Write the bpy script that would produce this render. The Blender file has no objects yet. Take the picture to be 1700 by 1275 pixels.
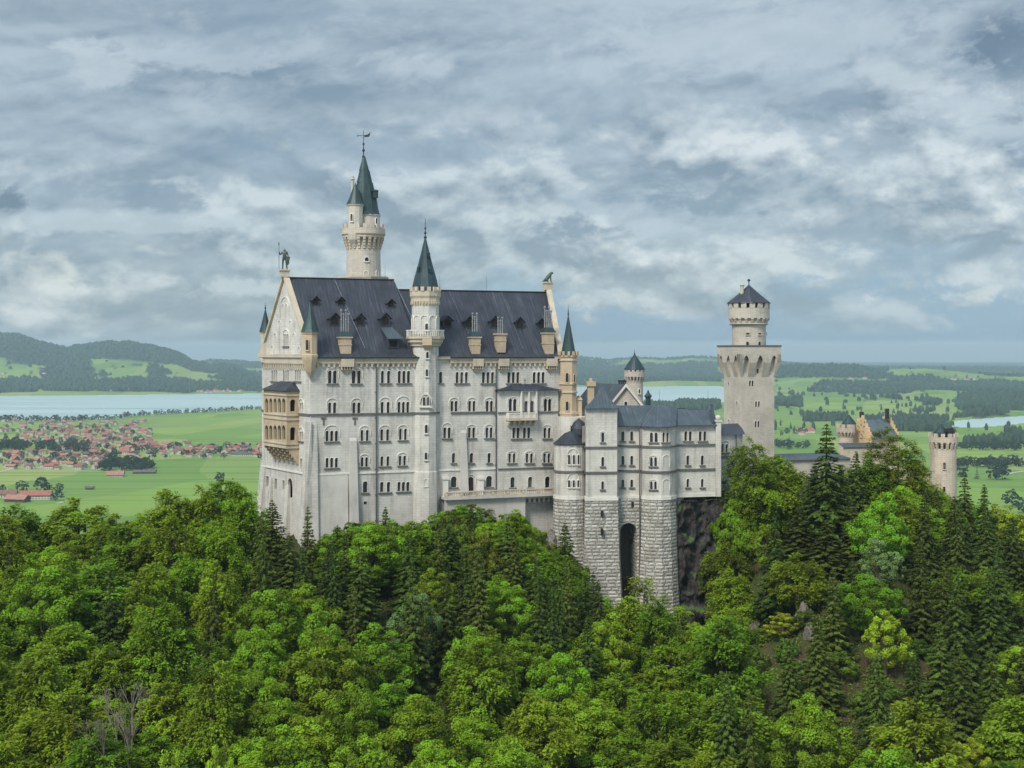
import bpy, bmesh, math, random
import numpy as np
from mathutils import Vector, noise
from mathutils.geometry import tessellate_polygon

# ------------------------------------------------------------------ camera, world, sun, exposure
F, CX, HY, ZC = 2267.0, 850.0, 585.0, 190.0     # focal length and principal point of the photograph (1700 px wide), eye height
SC = bpy.context.scene
cam = bpy.data.objects.new('camera', bpy.data.cameras.new('camera'))
SC.collection.objects.link(cam)
cam.location = (0, 0, ZC); cam.rotation_euler = (math.radians(90), 0, 0)
cam.data.lens = 48.0; cam.data.sensor_width = 36.0; cam.data.shift_y = -(637.5 - HY) / 1700.0
cam.data.clip_start = 1.0; cam.data.clip_end = 90000.0
SC.camera = cam
SC.view_settings.view_transform = 'Standard'; SC.view_settings.look = 'None'
EXPO = 1.25
SC.view_settings.exposure = EXPO; SC.view_settings.gamma = 1.0; SC.view_settings.use_curve_mapping = False
try:
    SC.cycles.use_denoising = True
    SC.cycles.max_bounces = 6; SC.cycles.transparent_max_bounces = 6; SC.cycles.volume_bounces = 0
except Exception:
    pass
SUN_EL, SUN_AZ = math.radians(46), math.radians(210)      # azimuth clockwise from +Y: high, behind the left shoulder
sd = bpy.data.lights.new('sun', 'SUN'); sd.energy = 1.5; sd.angle = math.radians(16); sd.color = (1.0, 0.94, 0.83)
sun = bpy.data.objects.new('sun', sd); SC.collection.objects.link(sun)
_d = Vector((math.sin(SUN_AZ) * math.cos(SUN_EL), math.cos(SUN_AZ) * math.cos(SUN_EL), math.sin(SUN_EL)))
sun.rotation_euler = _d.to_track_quat('Z', 'Y').to_euler(); sun.location = (0, 0, 400)

class N:
    """small node helper"""
    def __init__(s, tree): s.t = tree; s.n = tree.nodes; s.l = tree.links
    def new(s, typ, **kw):
        n = s.n.new(typ)
        for k, v in kw.items(): setattr(n, k, v)
        return n
    def put(s, sock, v):
        if isinstance(v, bpy.types.NodeSocket): s.l.new(v, sock)
        elif v is not None: sock.default_value = v
    def m(s, op, a, b=None, c=None, clamp=False):
        n = s.new('ShaderNodeMath', operation=op, use_clamp=clamp)
        s.put(n.inputs[0], a); s.put(n.inputs[1], b)
        if c is not None: s.put(n.inputs[2], c)
        return n.outputs[0]
    def vm(s, op, a, b=None):
        n = s.new('ShaderNodeVectorMath', operation=op)
        s.put(n.inputs[0], a)
        if b is not None: s.put(n.inputs[1], b)
        return n.outputs['Value'] if op in ('LENGTH', 'DISTANCE', 'DOT_PRODUCT') else n.outputs[0]
    def mix(s, f, a, b, mode='MIX'):
        n = s.new('ShaderNodeMix', data_type='RGBA', blend_type=mode)
        s.put(n.inputs[0], f); s.put(n.inputs[6], a); s.put(n.inputs[7], b)
        return n.outputs[2]
    def noise(s, vec, scale=1.0, detail=6.0, rough=0.55, dist=0.0):
        n = s.new('ShaderNodeTexNoise')
        s.put(n.inputs['Vector'], vec); s.put(n.inputs['Scale'], scale); s.put(n.inputs['Detail'], detail)
        s.put(n.inputs['Roughness'], rough); s.put(n.inputs['Distortion'], dist)
        return n.outputs[0]
    def rng(s, v, a, b, c=0.0, d=1.0, smooth=False):
        n = s.new('ShaderNodeMapRange'); n.interpolation_type = 'SMOOTHSTEP' if smooth else 'LINEAR'
        s.put(n.inputs[0], v)
        for i, q in enumerate((a, b, c, d)): s.put(n.inputs[i + 1], q)
        return n.outputs[0]
    def new_comb(s, a, b, c=0.0):
        n = s.new('ShaderNodeCombineXYZ'); s.put(n.inputs[0], a); s.put(n.inputs[1], b); s.put(n.inputs[2], c); return n.outputs[0]
    def ramp(s, v, stops):
        n = s.new('ShaderNodeValToRGB'); e = n.color_ramp.elements
        while len(e) < len(stops): e.new(0.5)
        for i, (p, c) in enumerate(stops): e[i].position = p; e[i].color = (*c, 1)
        s.put(n.inputs[0], v); return n.outputs[0]

def srgb(r, g, b):
    f = lambda c: (c / 255 / 12.92) if c / 255 <= 0.04045 else ((c / 255 + 0.055) / 1.055) ** 2.4
    return (f(r), f(g), f(b))

def make_world():
    w = bpy.data.worlds.new('World'); SC.world = w; w.use_nodes = True
    k = N(w.node_tree); k.n.clear()
    STR = 0.12
    tc = k.new('ShaderNodeTexCoord').outputs['Generated']
    sky = k.new('ShaderNodeTexSky', sky_type='NISHITA', sun_disc=False)
    sky.sun_elevation = SUN_EL; sky.sun_rotation = SUN_AZ; sky.altitude = 900
    sep = k.new('ShaderNodeSeparateXYZ'); k.put(sep.inputs[0], tc)
    x, y, z = sep.outputs
    # layered cloud deck: the vertical is stretched, as cloud bases are seen edge-on near the horizon
    wn = k.new('ShaderNodeTexNoise'); k.put(wn.inputs['Vector'], k.vm('MULTIPLY', tc, (1, 1, 2.2))); wn.inputs['Scale'].default_value = 5.0; wn.inputs['Detail'].default_value = 5
    wv = k.vm('MULTIPLY', k.vm('SUBTRACT', wn.outputs[1], (.5, .5, .5)), (.10, .10, .10))
    tilt = k.new_comb(x, y, k.m('ADD', z, k.m('MULTIPLY', x, -0.10)))
    warp = k.vm('ADD', k.vm('MULTIPLY', tilt, (1, 1, 2.5)), wv)
    n1 = k.noise(warp, 4.6, 6, 0.54)
    n2 = k.noise(k.vm('ADD', warp, (3.1, 1.7, 0.4)), 15.0, 6, 0.66)
    n3 = k.noise(k.vm('ADD', k.vm('MULTIPLY', tc, (1, 1, 1.5)), wv), 38.0, 4, 0.68)
    # heaps: the same field sampled a little higher gives lit tops and grey undersides
    hp = k.vm('ADD', k.vm('ADD', k.vm('MULTIPLY', tc, (1, 1, 1.7)), (0.13, 0.9, 0.27)), k.vm('MULTIPLY', wv, (.35, .35, .35)))
    h0 = k.noise(hp, 10.5, 7, 0.56)
    h1 = k.noise(k.vm('ADD', hp, (0.004, 0, 0.022)), 10.5, 7, 0.56)
    relief = k.m('MULTIPLY', k.m('SUBTRACT', h0, h1), 5.5)
    g1 = k.noise(k.vm('ADD', warp, (0.003, 0, 0.018)), 4.6, 6, 0.54)
    drel = k.m('MULTIPLY', k.m('SUBTRACT', n1, g1), 8.0)
    S = 1.0 / STR / 2 ** EXPO
    def c(r, g, b):
        g_ = .3 * r + .5 * g + .2 * b; return tuple(q * S for q in srgb(*[v + (g_ - v) * .14 for v in (r, g, b)])) + (1,)
    deck = k.mix(k.rng(n1, 0.37, 0.63, smooth=True), c(124, 148, 166), c(164, 184, 197))
    deck = k.mix(k.rng(drel, -0.5, 0.5), k.mix(0.5, deck, c(108, 131, 149)), k.mix(0.5, deck, c(188, 203, 211)))
    deck = k.mix(k.m('MULTIPLY', k.rng(n2, 0.50, 0.70, smooth=True), 0.5), deck, c(186, 200, 208))
    heap = k.mix(k.rng(relief, -0.42, 0.46), c(116, 137, 153), c(206, 217, 219))
    hm = k.rng(h0, 0.44, 0.54, smooth=True)
    band = k.m('MULTIPLY', k.rng(z, 0.006, 0.03, smooth=True), k.rng(k.m('ADD', z, k.m('MULTIPLY', x, -0.12)), 0.21, 0.13, smooth=True))
    col = k.mix(k.m('MULTIPLY', k.m('MULTIPLY', hm, band), 0.8), deck, heap)
    def spot(px, py, rx, ry):
        d = Vector(((px - CX) / F, 1, (HY - py) / F)); L = d.length; d /= L
        v = k.vm('MULTIPLY', k.vm('SUBTRACT', tc, tuple(d)), (F / L / rx, 2.0, F / L / ry))
        r = k.m('ADD', k.vm('LENGTH', v), k.m('ADD', k.m('MULTIPLY', k.m('SUBTRACT', n2, 0.5), 2.6), k.m('MULTIPLY', k.m('SUBTRACT', n3, 0.5), 2.2)))
        return k.rng(r, 1.25, 0.45, smooth=True)
    # large tone patches: clear blue gaps, dark scud, and sunlit heaps (whose own relief keeps their undersides grey)
    heapb = k.mix(k.rng(relief, -0.40, 0.50), c(120, 141, 157), c(214, 222, 223))
    for px, py, rx, ry, colr, a in [
            (1050, 548, 330, 44, (112, 154, 190), .95), (1480, 530, 420, 60, (120, 158, 190), .95), (840, 480, 90, 50, (128, 166, 194), .6), (1600, 440, 200, 60, (128, 160, 188), .6),
            (1180, 335, 170, 30, (118, 142, 160), .85), (950, 385, 95, 32, (116, 140, 160), .9), (1500, 385, 160, 22, (132, 156, 174), .7), (640, 250, 260, 40, (134, 158, 178), .6),
            (1215, 255, 130, 46, 'h', .95), (1330, 330, 120, 50, 'h', .75), (1640, 300, 120, 60, 'h', .9), (1620, 375, 160, 30, 'h', .8), (1050, 440, 200, 36, 'h', .8), (1650, 440, 70, 40, 'h', .7), (1180, 505, 130, 34, 'h', .7), (1400, 520, 130, 30, 'h', .55),
            (1655, 75, 55, 45, (92, 114, 134), .9), (1690, 130, 40, 50, (112, 134, 152), .7), (4, 342, 34, 24, (88, 112, 134), .9), (270, 335, 60, 26, (118, 142, 162), .8), (130, 310, 70, 22, (128, 152, 170), .7), (270, 380, 30, 14, (120, 144, 162), .8),
            (80, 505, 110, 60, 'h', .9), (85, 458, 50, 26, (216, 221, 214), .75), (20, 470, 60, 40, 'h', .9), (430, 482, 150, 18, (200, 213, 217), .7), (720, 460, 80, 22, 'h', .8), (200, 370, 260, 18, (190, 206, 213), .6),
            (340, 90, 160, 24, (190, 205, 213), .6), (170, 110, 50, 30, (196, 209, 215), .6), (680, 110, 60, 24, (196, 209, 215), .6), (430, 30, 200, 40, (132, 156, 174), .5), (1250, 60, 300, 50, (190, 204, 212), .6), (1640, 180, 100, 40, (196, 209, 216), .6)]:
        col = k.mix(k.m('MULTIPLY', spot(px, py, rx, ry), a), col, heapb if colr == 'h' else c(*colr))
    col = k.mix(k.m('MULTIPLY', k.rng(k.m('ADD', z, k.m('MULTIPLY', n2, 0.008)), 0.0135, 0.0085, smooth=True), 0.92), col, c(214, 228, 232))
    # the physical sky tints whatever shows between the clouds; overhead the overcast is brighter than at the horizon
    col = k.mix(0.06, col, sky.outputs[0])
    gain = k.rng(z, 0.27, 0.95, 1.0, 2.0, smooth=True)
    sc = k.new('ShaderNodeVectorMath', operation='SCALE'); k.put(sc.inputs[0], col); k.put(sc.inputs['Scale'], gain)
    bg = k.new('ShaderNodeBackground'); k.put(bg.inputs[0], sc.outputs[0]); bg.inputs[1].default_value = STR
    out = k.new('ShaderNodeOutputWorld'); k.l.new(bg.outputs[0], out.inputs[0])
    w.cycles.sampling_method = 'MANUAL'; w.cycles.sample_map_resolution = 512
make_world()

# ------------------------------------------------------------------ helpers
COL = SC.collection
def P(px, py, Y): return Vector(((px - CX) / F * Y, Y, ZC + (HY - py) / F * Y))
def tag(o, label=None, cat=None, group=None, kind=None):
    if label: o['label'] = label
    if cat: o['category'] = cat
    if group: o['group'] = group
    if kind: o['kind'] = kind
    return o
def empty(name, loc, label, cat, group=None):
    o = bpy.data.objects.new(name, None); COL.objects.link(o); o.location = loc
    o.empty_display_size = 0.5
    return tag(o, label, cat, group)
def link(name, me, parent=None, loc=None):
    o = bpy.data.objects.new(name, me); COL.objects.link(o)
    if loc is not None: o.location = loc
    if parent is not None:
        o.parent = parent
        o.matrix_parent_inverse.identity()
    return o
def wloc(o):
    v = Vector(o.location)
    while o.parent: o = o.parent; v += o.location
    return v

class MB:
    """collects faces (world coordinates) with UVs in metres and builds ONE mesh object"""
    def __init__(s): s.v = []; s.f = []; s.uv = []; s.mi = []; s.cur = 0
    def face(s, pts, uv=None):
        pts = [Vector(p) for p in pts]; i = len(s.v); s.v += pts; s.f.append(tuple(range(i, i + len(pts))))
        if uv is None:
            n = Vector((0, 0, 0))
            for a in range(len(pts)):
                p, q = pts[a], pts[(a + 1) % len(pts)]
                n += Vector(((p.y - q.y) * (p.z + q.z), (p.z - q.z) * (p.x + q.x), (p.x - q.x) * (p.y + q.y)))
            if n.length < 1e-12: uv = [(0, 0)] * len(pts)
            else:
                n.normalize()
                if abs(n.z) > 0.95: uv = [(p.x, p.y) for p in pts]
                else:
                    t = Vector((-n.y, n.x, 0)).normalized(); b = n.cross(t)
                    uv = [(p.dot(t), p.dot(b)) for p in pts]
        s.uv += uv; s.mi.append(s.cur)
    def quad(s, a, b, c, d): s.face([a, b, c, d])
    def hexa(s, lo, hi):
        """lo, hi: 4 points each, counter-clockwise seen from above"""
        n = len(lo)
        s.face(list(reversed(lo))); s.face(hi)
        for i in range(n):
            j = (i + 1) % n; s.face([lo[i], lo[j], hi[j], hi[i]])
    def box(s, c, sx, sy, sz, ang=0.0, taper=1.0):
        """c = centre of the base"""
        ca, sa = math.cos(ang), math.sin(ang)
        def R(x, y, z): return Vector((c[0] + x * ca - y * sa, c[1] + x * sa + y * ca, c[2] + z))
        q = [(-1, -1), (1, -1), (1, 1), (-1, 1)]
        s.hexa([R(a * sx / 2, b * sy / 2, 0) for a, b in q], [R(a * sx / 2 * taper, b * sy / 2 * taper, sz) for a, b in q])
    def lathe(s, c, prof, seg=24, a0=0.0, cap=True):
        """prof: list of (radius, z), world z; surface of revolution about c"""
        R0 = max(r for r, _ in prof)
        for (r0, z0), (r1, z1) in zip(prof, prof[1:]):
            for i in range(seg):
                t0 = a0 + 2 * math.pi * i / seg; t1 = a0 + 2 * math.pi * (i + 1) / seg
                p = lambda r, t, z: Vector((c[0] + r * math.cos(t), c[1] + r * math.sin(t), z))
                u0, u1 = t0 * R0, t1 * R0; h = math.hypot(r1 - r0, z1 - z0)
                v0 = z0; v1 = z0 + (h if z1 >= z0 else -h)
                if r0 < 1e-4: s.face([p(r0, t0, z0), p(r1, t1, z1), p(r1, t0, z1)], [(u0, v0), (u1, v1), (u0, v1)])
                elif r1 < 1e-4: s.face([p(r0, t0, z0), p(r0, t1, z0), p(r1, t0, z1)], [(u0, v0), (u1, v0), (u0, v1)])
                else: s.face([p(r0, t0, z0), p(r0, t1, z0), p(r1, t1, z1), p(r1, t0, z1)], [(u0, v0), (u1, v0), (u1, v1), (u0, v1)])
        if cap:
            for (r, z), rev in ((prof[0], True), (prof[-1], False)):
                if r > 1e-3:
                    ring = [Vector((c[0] + r * math.cos(a0 + 2 * math.pi * i / seg), c[1] + r * math.sin(a0 + 2 * math.pi * i / seg), z)) for i in range(seg)]
                    s.face(ring[::-1] if rev else ring)
    def tube(s, a, b, ra, rb, seg=6):
        a, b = Vector(a), Vector(b); d = (b - a)
        if d.length < 1e-6: return
        d.normalize(); t = Vector((0, 0, 1)) if abs(d.z) < 0.9 else Vector((1, 0, 0))
        x = d.cross(t).normalized(); y = d.cross(x)
        A = [a + (x * math.cos(q) + y * math.sin(q)) * ra for q in [2 * math.pi * i / seg for i in range(seg)]]
        B = [b + (x * math.cos(q) + y * math.sin(q)) * rb for q in [2 * math.pi * i / seg for i in range(seg)]]
        for i in range(seg):
            j = (i + 1) % seg; s.face([A[i], B[i], B[j], A[j]])
        s.face(A); s.face(B[::-1])
    def ball(s, c, r, seg=10, rings=6, sz=1.0):
        c = Vector(c)
        s.lathe(c, [(r * math.sin(math.pi * i / rings), c.z - r * sz * math.cos(math.pi * i / rings)) for i in range(rings + 1)], seg, cap=False)
    def build(s, name, mats, parent=None, smooth=False):
        base = wloc(parent) if parent is not None else Vector((0, 0, 0))
        if parent is None and s.v:
            xs = [p.x for p in s.v]; ys = [p.y for p in s.v]; zs = [p.z for p in s.v]
            base = Vector(((min(xs) + max(xs)) / 2, (min(ys) + max(ys)) / 2, min(zs)))
        me = bpy.data.meshes.new(name)
        me.from_pydata([tuple(p - base) for p in s.v], [], s.f)
        ul = me.uv_layers.new(name='UVMap')
        ul.data.foreach_set('uv', np.array(s.uv, dtype=np.float32).ravel())
        if not isinstance(mats, (list, tuple)): mats = [mats]
        for m in mats: me.materials.append(m)
        if len(mats) > 1: me.polygons.foreach_set('material_index', np.array(s.mi, dtype=np.int32))
        if smooth:
            bm = bmesh.new(); bm.from_mesh(me); bmesh.ops.remove_doubles(bm, verts=bm.verts, dist=1e-4); bm.to_mesh(me); bm.free()
            me.polygons.foreach_set('use_smooth', np.ones(len(me.polygons), dtype=bool))
            try: me.set_sharp_from_angle(angle=math.radians(38))
            except Exception: pass
        me.update()
        return link(name, me, parent, (0, 0, 0) if parent is not None else base)

# ------------------------------------------------------------------ materials
MATS = {}
def mat(name, fn):
    m = bpy.data.materials.new(name); m.use_nodes = True
    k = N(m.node_tree); k.n.clear()
    out = k.new('ShaderNodeOutputMaterial'); b = k.new('ShaderNodeBsdfPrincipled')
    k.l.new(b.outputs[0], out.inputs[0]); k.b = b; k.out = out
    fn(k, b); MATS[name] = m; return m
def bump(k, h, strength, dist):
    n = k.new('ShaderNodeBump'); n.inputs['Strength'].default_value = strength; n.inputs['Distance'].default_value = dist
    k.put(n.inputs['Height'], h); k.l.new(n.outputs[0], k.b.inputs['Normal'])
def stone(name, c1, c2, mortar, bw, bh, ms, bmp, stain=0.25, stainc=(0.30, 0.285, 0.25), rough=0.85):
    def fn(k, b):
        uv = k.new('ShaderNodeUVMap').outputs[0]
        pos = k.new('ShaderNodeNewGeometry').outputs['Position']
        wob = k.noise(pos, 1.3, 3, .5); wob = k.m('MULTIPLY', wob, 5.0 if ms > .05 else 1.0)
        uvw = k.vm('ADD', uv, k.vm('MULTIPLY', k.new_comb(wob, wob), (0.10, 0.05, 0)))
        br = k.new('ShaderNodeTexBrick'); k.put(br.inputs['Vector'], uvw)
        br.inputs['Color1'].default_value = (*c1, 1); br.inputs['Color2'].default_value = (*c2, 1); br.inputs['Mortar'].default_value = (*mortar, 1)
        br.inputs['Scale'].default_value = 1.0; br.inputs['Mortar Size'].default_value = ms; br.inputs['Brick Width'].default_value = bw
        br.inputs['Row Height'].default_value = bh; br.inputs['Mortar Smooth'].default_value = 0.3; br.inputs['Bias'].default_value = 0.0
        big = k.noise(pos, 0.22, 5, .6); fine = k.noise(pos, 4.0, 5, .65)
        # rain streaks: noise stretched along the vertical
        st = k.noise(k.vm('MULTIPLY', pos, (1.1, 1.1, 0.10)), 1.0, 5, .6)
        col = k.mix(k.m('MULTIPLY', k.rng(st, 0.44, 0.70, smooth=True), stain), br.outputs[0], (*stainc, 1))
        col = k.mix(k.rng(fine, 0.3, 0.7, 0.0, 0.22), col, (*[q * 0.62 for q in c1], 1))
        col = k.mix(k.rng(big, 0.40, 0.62, 0.0, 0.45), col, (*[min(1, q * 1.25) for q in c1], 1))
        k.put(b.inputs['Base Color'], col); b.inputs['Roughness'].default_value = rough
        h = k.m('ADD', k.m('MULTIPLY', k.m('SUBTRACT', 1.0, br.outputs['Fac']), 1.0), k.m('MULTIPLY', fine, 0.5))
        bump(k, h, 0.6, bmp)
    return mat(name, fn)
M_WALL = stone('limestone_wall', (.585, .565, .52), (.50, .482, .445), (.38, .365, .335), 1.15, 0.46, 0.022, 0.03, .75, (.27, .258, .235))
M_TRIM = stone('pale_trim', (.68, .66, .61), (.62, .60, .56), (.50, .48, .45), 1.6, 0.8, 0.012, 0.01, 0.15)
M_TOWER = stone('tower_stone', (.52, .475, .405), (.44, .40, .345), (.33, .30, .265), 0.9, 0.40, 0.02, 0.03, .3)
M_TAN = stone('sandstone', (.50, .40, .275), (.43, .345, .24), (.36, .26, .16), 0.9, 0.42, 0.02, 0.02, .3, (.30, .22, .14))
M_BUFF = stone('buff_stone', (.53, .46, .36), (.47, .41, .32), (.38, .31, .22), 0.9, 0.42, 0.02, 0.02, .35, (.28, .23, .17))
def _rough(k, b):
    uv = k.new('ShaderNodeUVMap').outputs[0]; pos = k.new('ShaderNodeNewGeometry').outputs['Position']
    nz = k.new('ShaderNodeTexNoise'); k.put(nz.inputs['Vector'], pos); nz.inputs['Scale'].default_value = .9; nz.inputs['Detail'].default_value = 3
    sp = k.new('ShaderNodeSeparateXYZ'); k.put(sp.inputs[0], k.vm('ADD', uv, k.vm('MULTIPLY', k.vm('SUBTRACT', nz.outputs[1], (.5, .5, .5)), (.5, .16, 0))))
    row = k.m('FLOOR', k.m('DIVIDE', sp.outputs[1], .62)); rn = k.new('ShaderNodeTexWhiteNoise', noise_dimensions='1D'); k.put(rn.inputs['W'], row)
    fy = k.m('FRACT', k.m('DIVIDE', sp.outputs[1], .62)); u = k.m('ADD', k.m('DIVIDE', sp.outputs[0], k.m('ADD', .85, k.m('MULTIPLY', rn.outputs[0], .75))), k.m('MULTIPLY', rn.outputs[0], 37.0))
    col_i = k.m('FLOOR', u); fx = k.m('FRACT', u); cn = k.new('ShaderNodeTexWhiteNoise', noise_dimensions='2D'); k.put(cn.inputs['Vector'], k.new_comb(col_i, row))
    ex = k.m('MINIMUM', fx, k.m('SUBTRACT', 1.0, fx)); ey = k.m('MULTIPLY', k.m('MINIMUM', fy, k.m('SUBTRACT', 1.0, fy)), .6); e = k.m('MINIMUM', ex, ey)
    f1 = k.noise(pos, 2.2, 6, .7); f2 = k.noise(pos, .35, 5, .6); e = k.m('ADD', e, k.m('MULTIPLY', k.m('SUBTRACT', f1, .5), .22)); joint = k.rng(e, .0, .055, smooth=True)
    colr = k.mix(cn.outputs[0], (.36, .345, .31, 1), (.60, .58, .53, 1)); colr = k.mix(k.rng(f1, .50, .72, 0, .75), colr, (.17, .155, .135, 1)); colr = k.mix(k.rng(f2, .48, .68, 0, .45), colr, (.20, .18, .15, 1))
    k.put(b.inputs['Base Color'], k.mix(joint, (.13, .12, .105, 1), colr)); b.inputs['Roughness'].default_value = .9; bump(k, k.m('ADD', k.m('MULTIPLY', k.rng(e, 0, .28, smooth=True), 1.0), k.m('MULTIPLY', f1, 1.3)), .75, .16)
M_ROUGH = mat('rough_quarry_stone', _rough)
M_GATE = stone('gate_tower_stone', (.58, .50, .40), (.46, .40, .32), (.33, .28, .22), 1.0, 0.5, 0.03, 0.05, .4, (.28, .24, .19))
M_RENDER = stone('lower_plaster', (.52, .50, .46), (.48, .465, .43), (.45, .43, .40), 2.2, 0.9, 0.012, 0.015, .5, (.34, .33, .30))
M_BRICK = stone('red_brick', (.36, .17, .10), (.30, .14, .085), (.30, .25, .2), 0.5, 0.2, 0.02, 0.01)
def roofmat(name, base, hi, pitch, rough=0.38):
    def fn(k, b):
        uv = k.new('ShaderNodeUVMap').outputs[0]
        pos = k.new('ShaderNodeNewGeometry').outputs['Position']
        s = k.new('ShaderNodeSeparateXYZ'); k.put(s.inputs[0], uv)
        fr = k.m('FRACT', k.m('DIVIDE', s.outputs[0], pitch))
        seam = k.m('LESS_THAN', k.m('ABSOLUTE', k.m('SUBTRACT', fr, 0.5)), 0.07)
        idx = k.m('FLOOR', k.m('DIVIDE', s.outputs[0], pitch))
        wn = k.new('ShaderNodeTexWhiteNoise', noise_dimensions='1D'); k.put(wn.inputs['W'], idx)
        streak = k.noise(k.new_comb(k.m('MULTIPLY', s.outputs[0], 1.6), k.m('MULTIPLY', s.outputs[1], 0.16)), 1.0, 6, .65)
        blot = k.noise(pos, 0.35, 6, .6)
        f = k.m('ADD', k.m('MULTIPLY', k.rng(streak, 0.48, 0.75, smooth=True), 0.8), k.m('MULTIPLY', wn.outputs[0], 0.16), clamp=True)
        col = k.mix(f, (*base, 1), (*hi, 1))
        col = k.mix(k.rng(blot, 0.35, 0.7, 0, 0.6, smooth=True), col, (*[q * 0.55 for q in base], 1))
        col = k.mix(k.m('MULTIPLY', seam, 0.55), col, (*[q * 0.4 for q in base], 1))
        k.put(b.inputs['Base Color'], col); b.inputs['Roughness'].default_value = rough
        b.inputs['Metallic'].default_value = 0.15
        bump(k, seam, 0.8, 0.06)
    return mat(name, fn)
M_ROOF = roofmat('dark_sheet_roof', (.034, .041, .060), (.105, .112, .132), 0.62, .55)
M_ROOF2 = roofmat('weathered_sheet_roof', (.062, .085, .105), (.15, .19, .21), 0.60, .5)
M_LIGHTROOF = roofmat('pale_sheet_roof', (.12, .16, .18), (.22, .27, .29), 0.60, .5)
M_YELLOW = stone('yellow_brick_stone', (.70, .52, .30), (.60, .44, .25), (.42, .31, .18), 0.6, 0.3, 0.02, 0.02, .25, (.34, .25, .15))
M_GREEN = roofmat('copper_roof', (.028, .062, .066), (.07, .135, .13), 0.50, .5)
M_DCONE = roofmat('dark_cone_roof', (.022, .050, .062), (.05, .095, .105), 0.45, .5)
def flat(name, c, rough=.6, metal=0.0, var=0.25, sc=2.0, spec=None):
    def fn(k, b):
        pos = k.new('ShaderNodeNewGeometry').outputs['Position']
        nn = k.noise(pos, sc, 5, .6)
        k.put(b.inputs['Base Color'], k.mix(k.rng(nn, .3, .7), (*[q * (1 - var) for q in c], 1), (*[min(1, q * (1 + var)) for q in c], 1)))
        b.inputs['Roughness'].default_value = rough; b.inputs['Metallic'].default_value = metal
        if spec is not None: b.inputs['Specular IOR Level'].default_value = spec
    return mat(name, fn)
def _gl(k, b):
    oi = k.new('ShaderNodeObjectInfo').outputs['Random']; pos = k.new('ShaderNodeNewGeometry').outputs['Position']; nn = k.noise(pos, 1.1, 3, .6)
    f = k.m('MULTIPLY', k.m('POWER', oi, 4.0), k.rng(nn, .4, .65)); k.put(b.inputs['Base Color'], k.mix(f, (.010, .012, .014, 1), (.14, .155, .16, 1))); k.put(b.inputs['Roughness'], k.m('ADD', .06, k.m('MULTIPLY', oi, .2)))  # random grey patches put varied reflections and curtains into the pane colour
M_GLASS = mat('window_glass', _gl)
M_MAUVE = flat('mauve_shutter', (.16, .13, .17), .6)
M_DARK = flat('opening_shade', (.012, .011, .010), .9)  # near-black colour that stands in for the shade inside openings
M_SILL = flat('weathered_sill', (.12, .115, .105), .9)
M_IRON = flat('dark_iron', (.02, .022, .025), .5)
M_BRONZE = flat('green_bronze', (.055, .085, .065), .5, .3)
M_PIPE = flat('downpipe_metal', (.09, .09, .095), .5)
M_POT = flat('chimney_pot', (.24, .25, .26), .8)
M_REDOOR = flat('dark_wood', (.07, .035, .03), .7)
M_WHITE = flat('white_plaster', (.66, .64, .60), .8, 0, .1)
# ------------------------------------------------------------------ terrain: one sheet from the gorge under the viewer to the horizon
def lerp_table(tab, x):
    xs = [q[0] for q in tab]
    return np.interp(x, xs, [q[1] for q in tab])
def pxY(px, Y): return ((px - CX) / F * Y, Y)
_cp = []
def col_pts(px, *pairs):
    for Y, z in pairs: _cp.append((*pxY(px, Y), z))
col_pts(-300, (130, 130), (175, 140), (225, 150), (270, 149), (360, 110))
col_pts(0, (130, 130), (175, 141), (222, 151.5), (250, 150), (350, 108))
col_pts(200, (130, 130), (175, 141), (222, 151.5), (255, 151), (350, 112))
col_pts(430, (150, 132), (190, 144), (226, 153), (262, 154), (340, 125))
col_pts(520, (150, 131), (190, 143), (228, 156.5), (262, 160))
col_pts(620, (150, 130), (190, 142), (222, 152.5), (238, 157), (300, 150))
col_pts(700, (150, 129), (190, 141), (222, 151.5), (238, 157), (300, 152))
col_pts(800, (150, 128), (190, 140), (222, 151.5), (237, 158.5), (300, 154))
col_pts(880, (150, 127), (190, 139), (222, 148.5), (240, 155), (300, 155))
col_pts(960, (150, 126), (190, 136.5), (228, 143), (244, 150), (300, 157))
col_pts(1060, (150, 125), (190, 134), (225, 136), (243, 139), (300, 158))
col_pts(1120, (225, 133), (243, 136))
col_pts(1160, (150, 125), (190, 133), (225, 131), (243, 132), (264, 162), (300, 160))
col_pts(1195, (225, 134), (243, 136))
col_pts(1250, (150, 125), (180, 135), (215, 144), (240, 153), (270, 160), (310, 163))
col_pts(1400, (150, 125), (180, 136), (212, 147), (240, 153), (280, 157), (340, 158))
col_pts(1520, (150, 124), (180, 135), (212, 146), (250, 151), (300, 150), (350, 150))
col_pts(1700, (150, 122), (180, 131), (215, 142), (260, 148), (320, 146), (380, 138))
col_pts(2000, (150, 120), (215, 138), (270, 142), (380, 125))
for px in (-500, 100, 700, 1300, 1900):
    col_pts(px, (30, 96), (90, 108), (430, 92), (520, 45), (640, 10))
_cp = np.array(_cp)
def _tps(P_, V):
    n = len(P_); d = np.linalg.norm(P_[:, None] - P_[None], axis=2)
    K = np.where(d > 0, d * d * np.log(np.maximum(d, 1e-9)), 0) + np.eye(n) * 40.0
    A = np.zeros((n + 3, n + 3)); A[:n, :n] = K; A[:n, n] = 1; A[:n, n + 1:] = P_; A[n, :n] = 1; A[n + 1:, :n] = P_.T
    return np.linalg.solve(A, np.concatenate([V, np.zeros(3)]))
_w = _tps(_cp[:, :2], _cp[:, 2])
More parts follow.
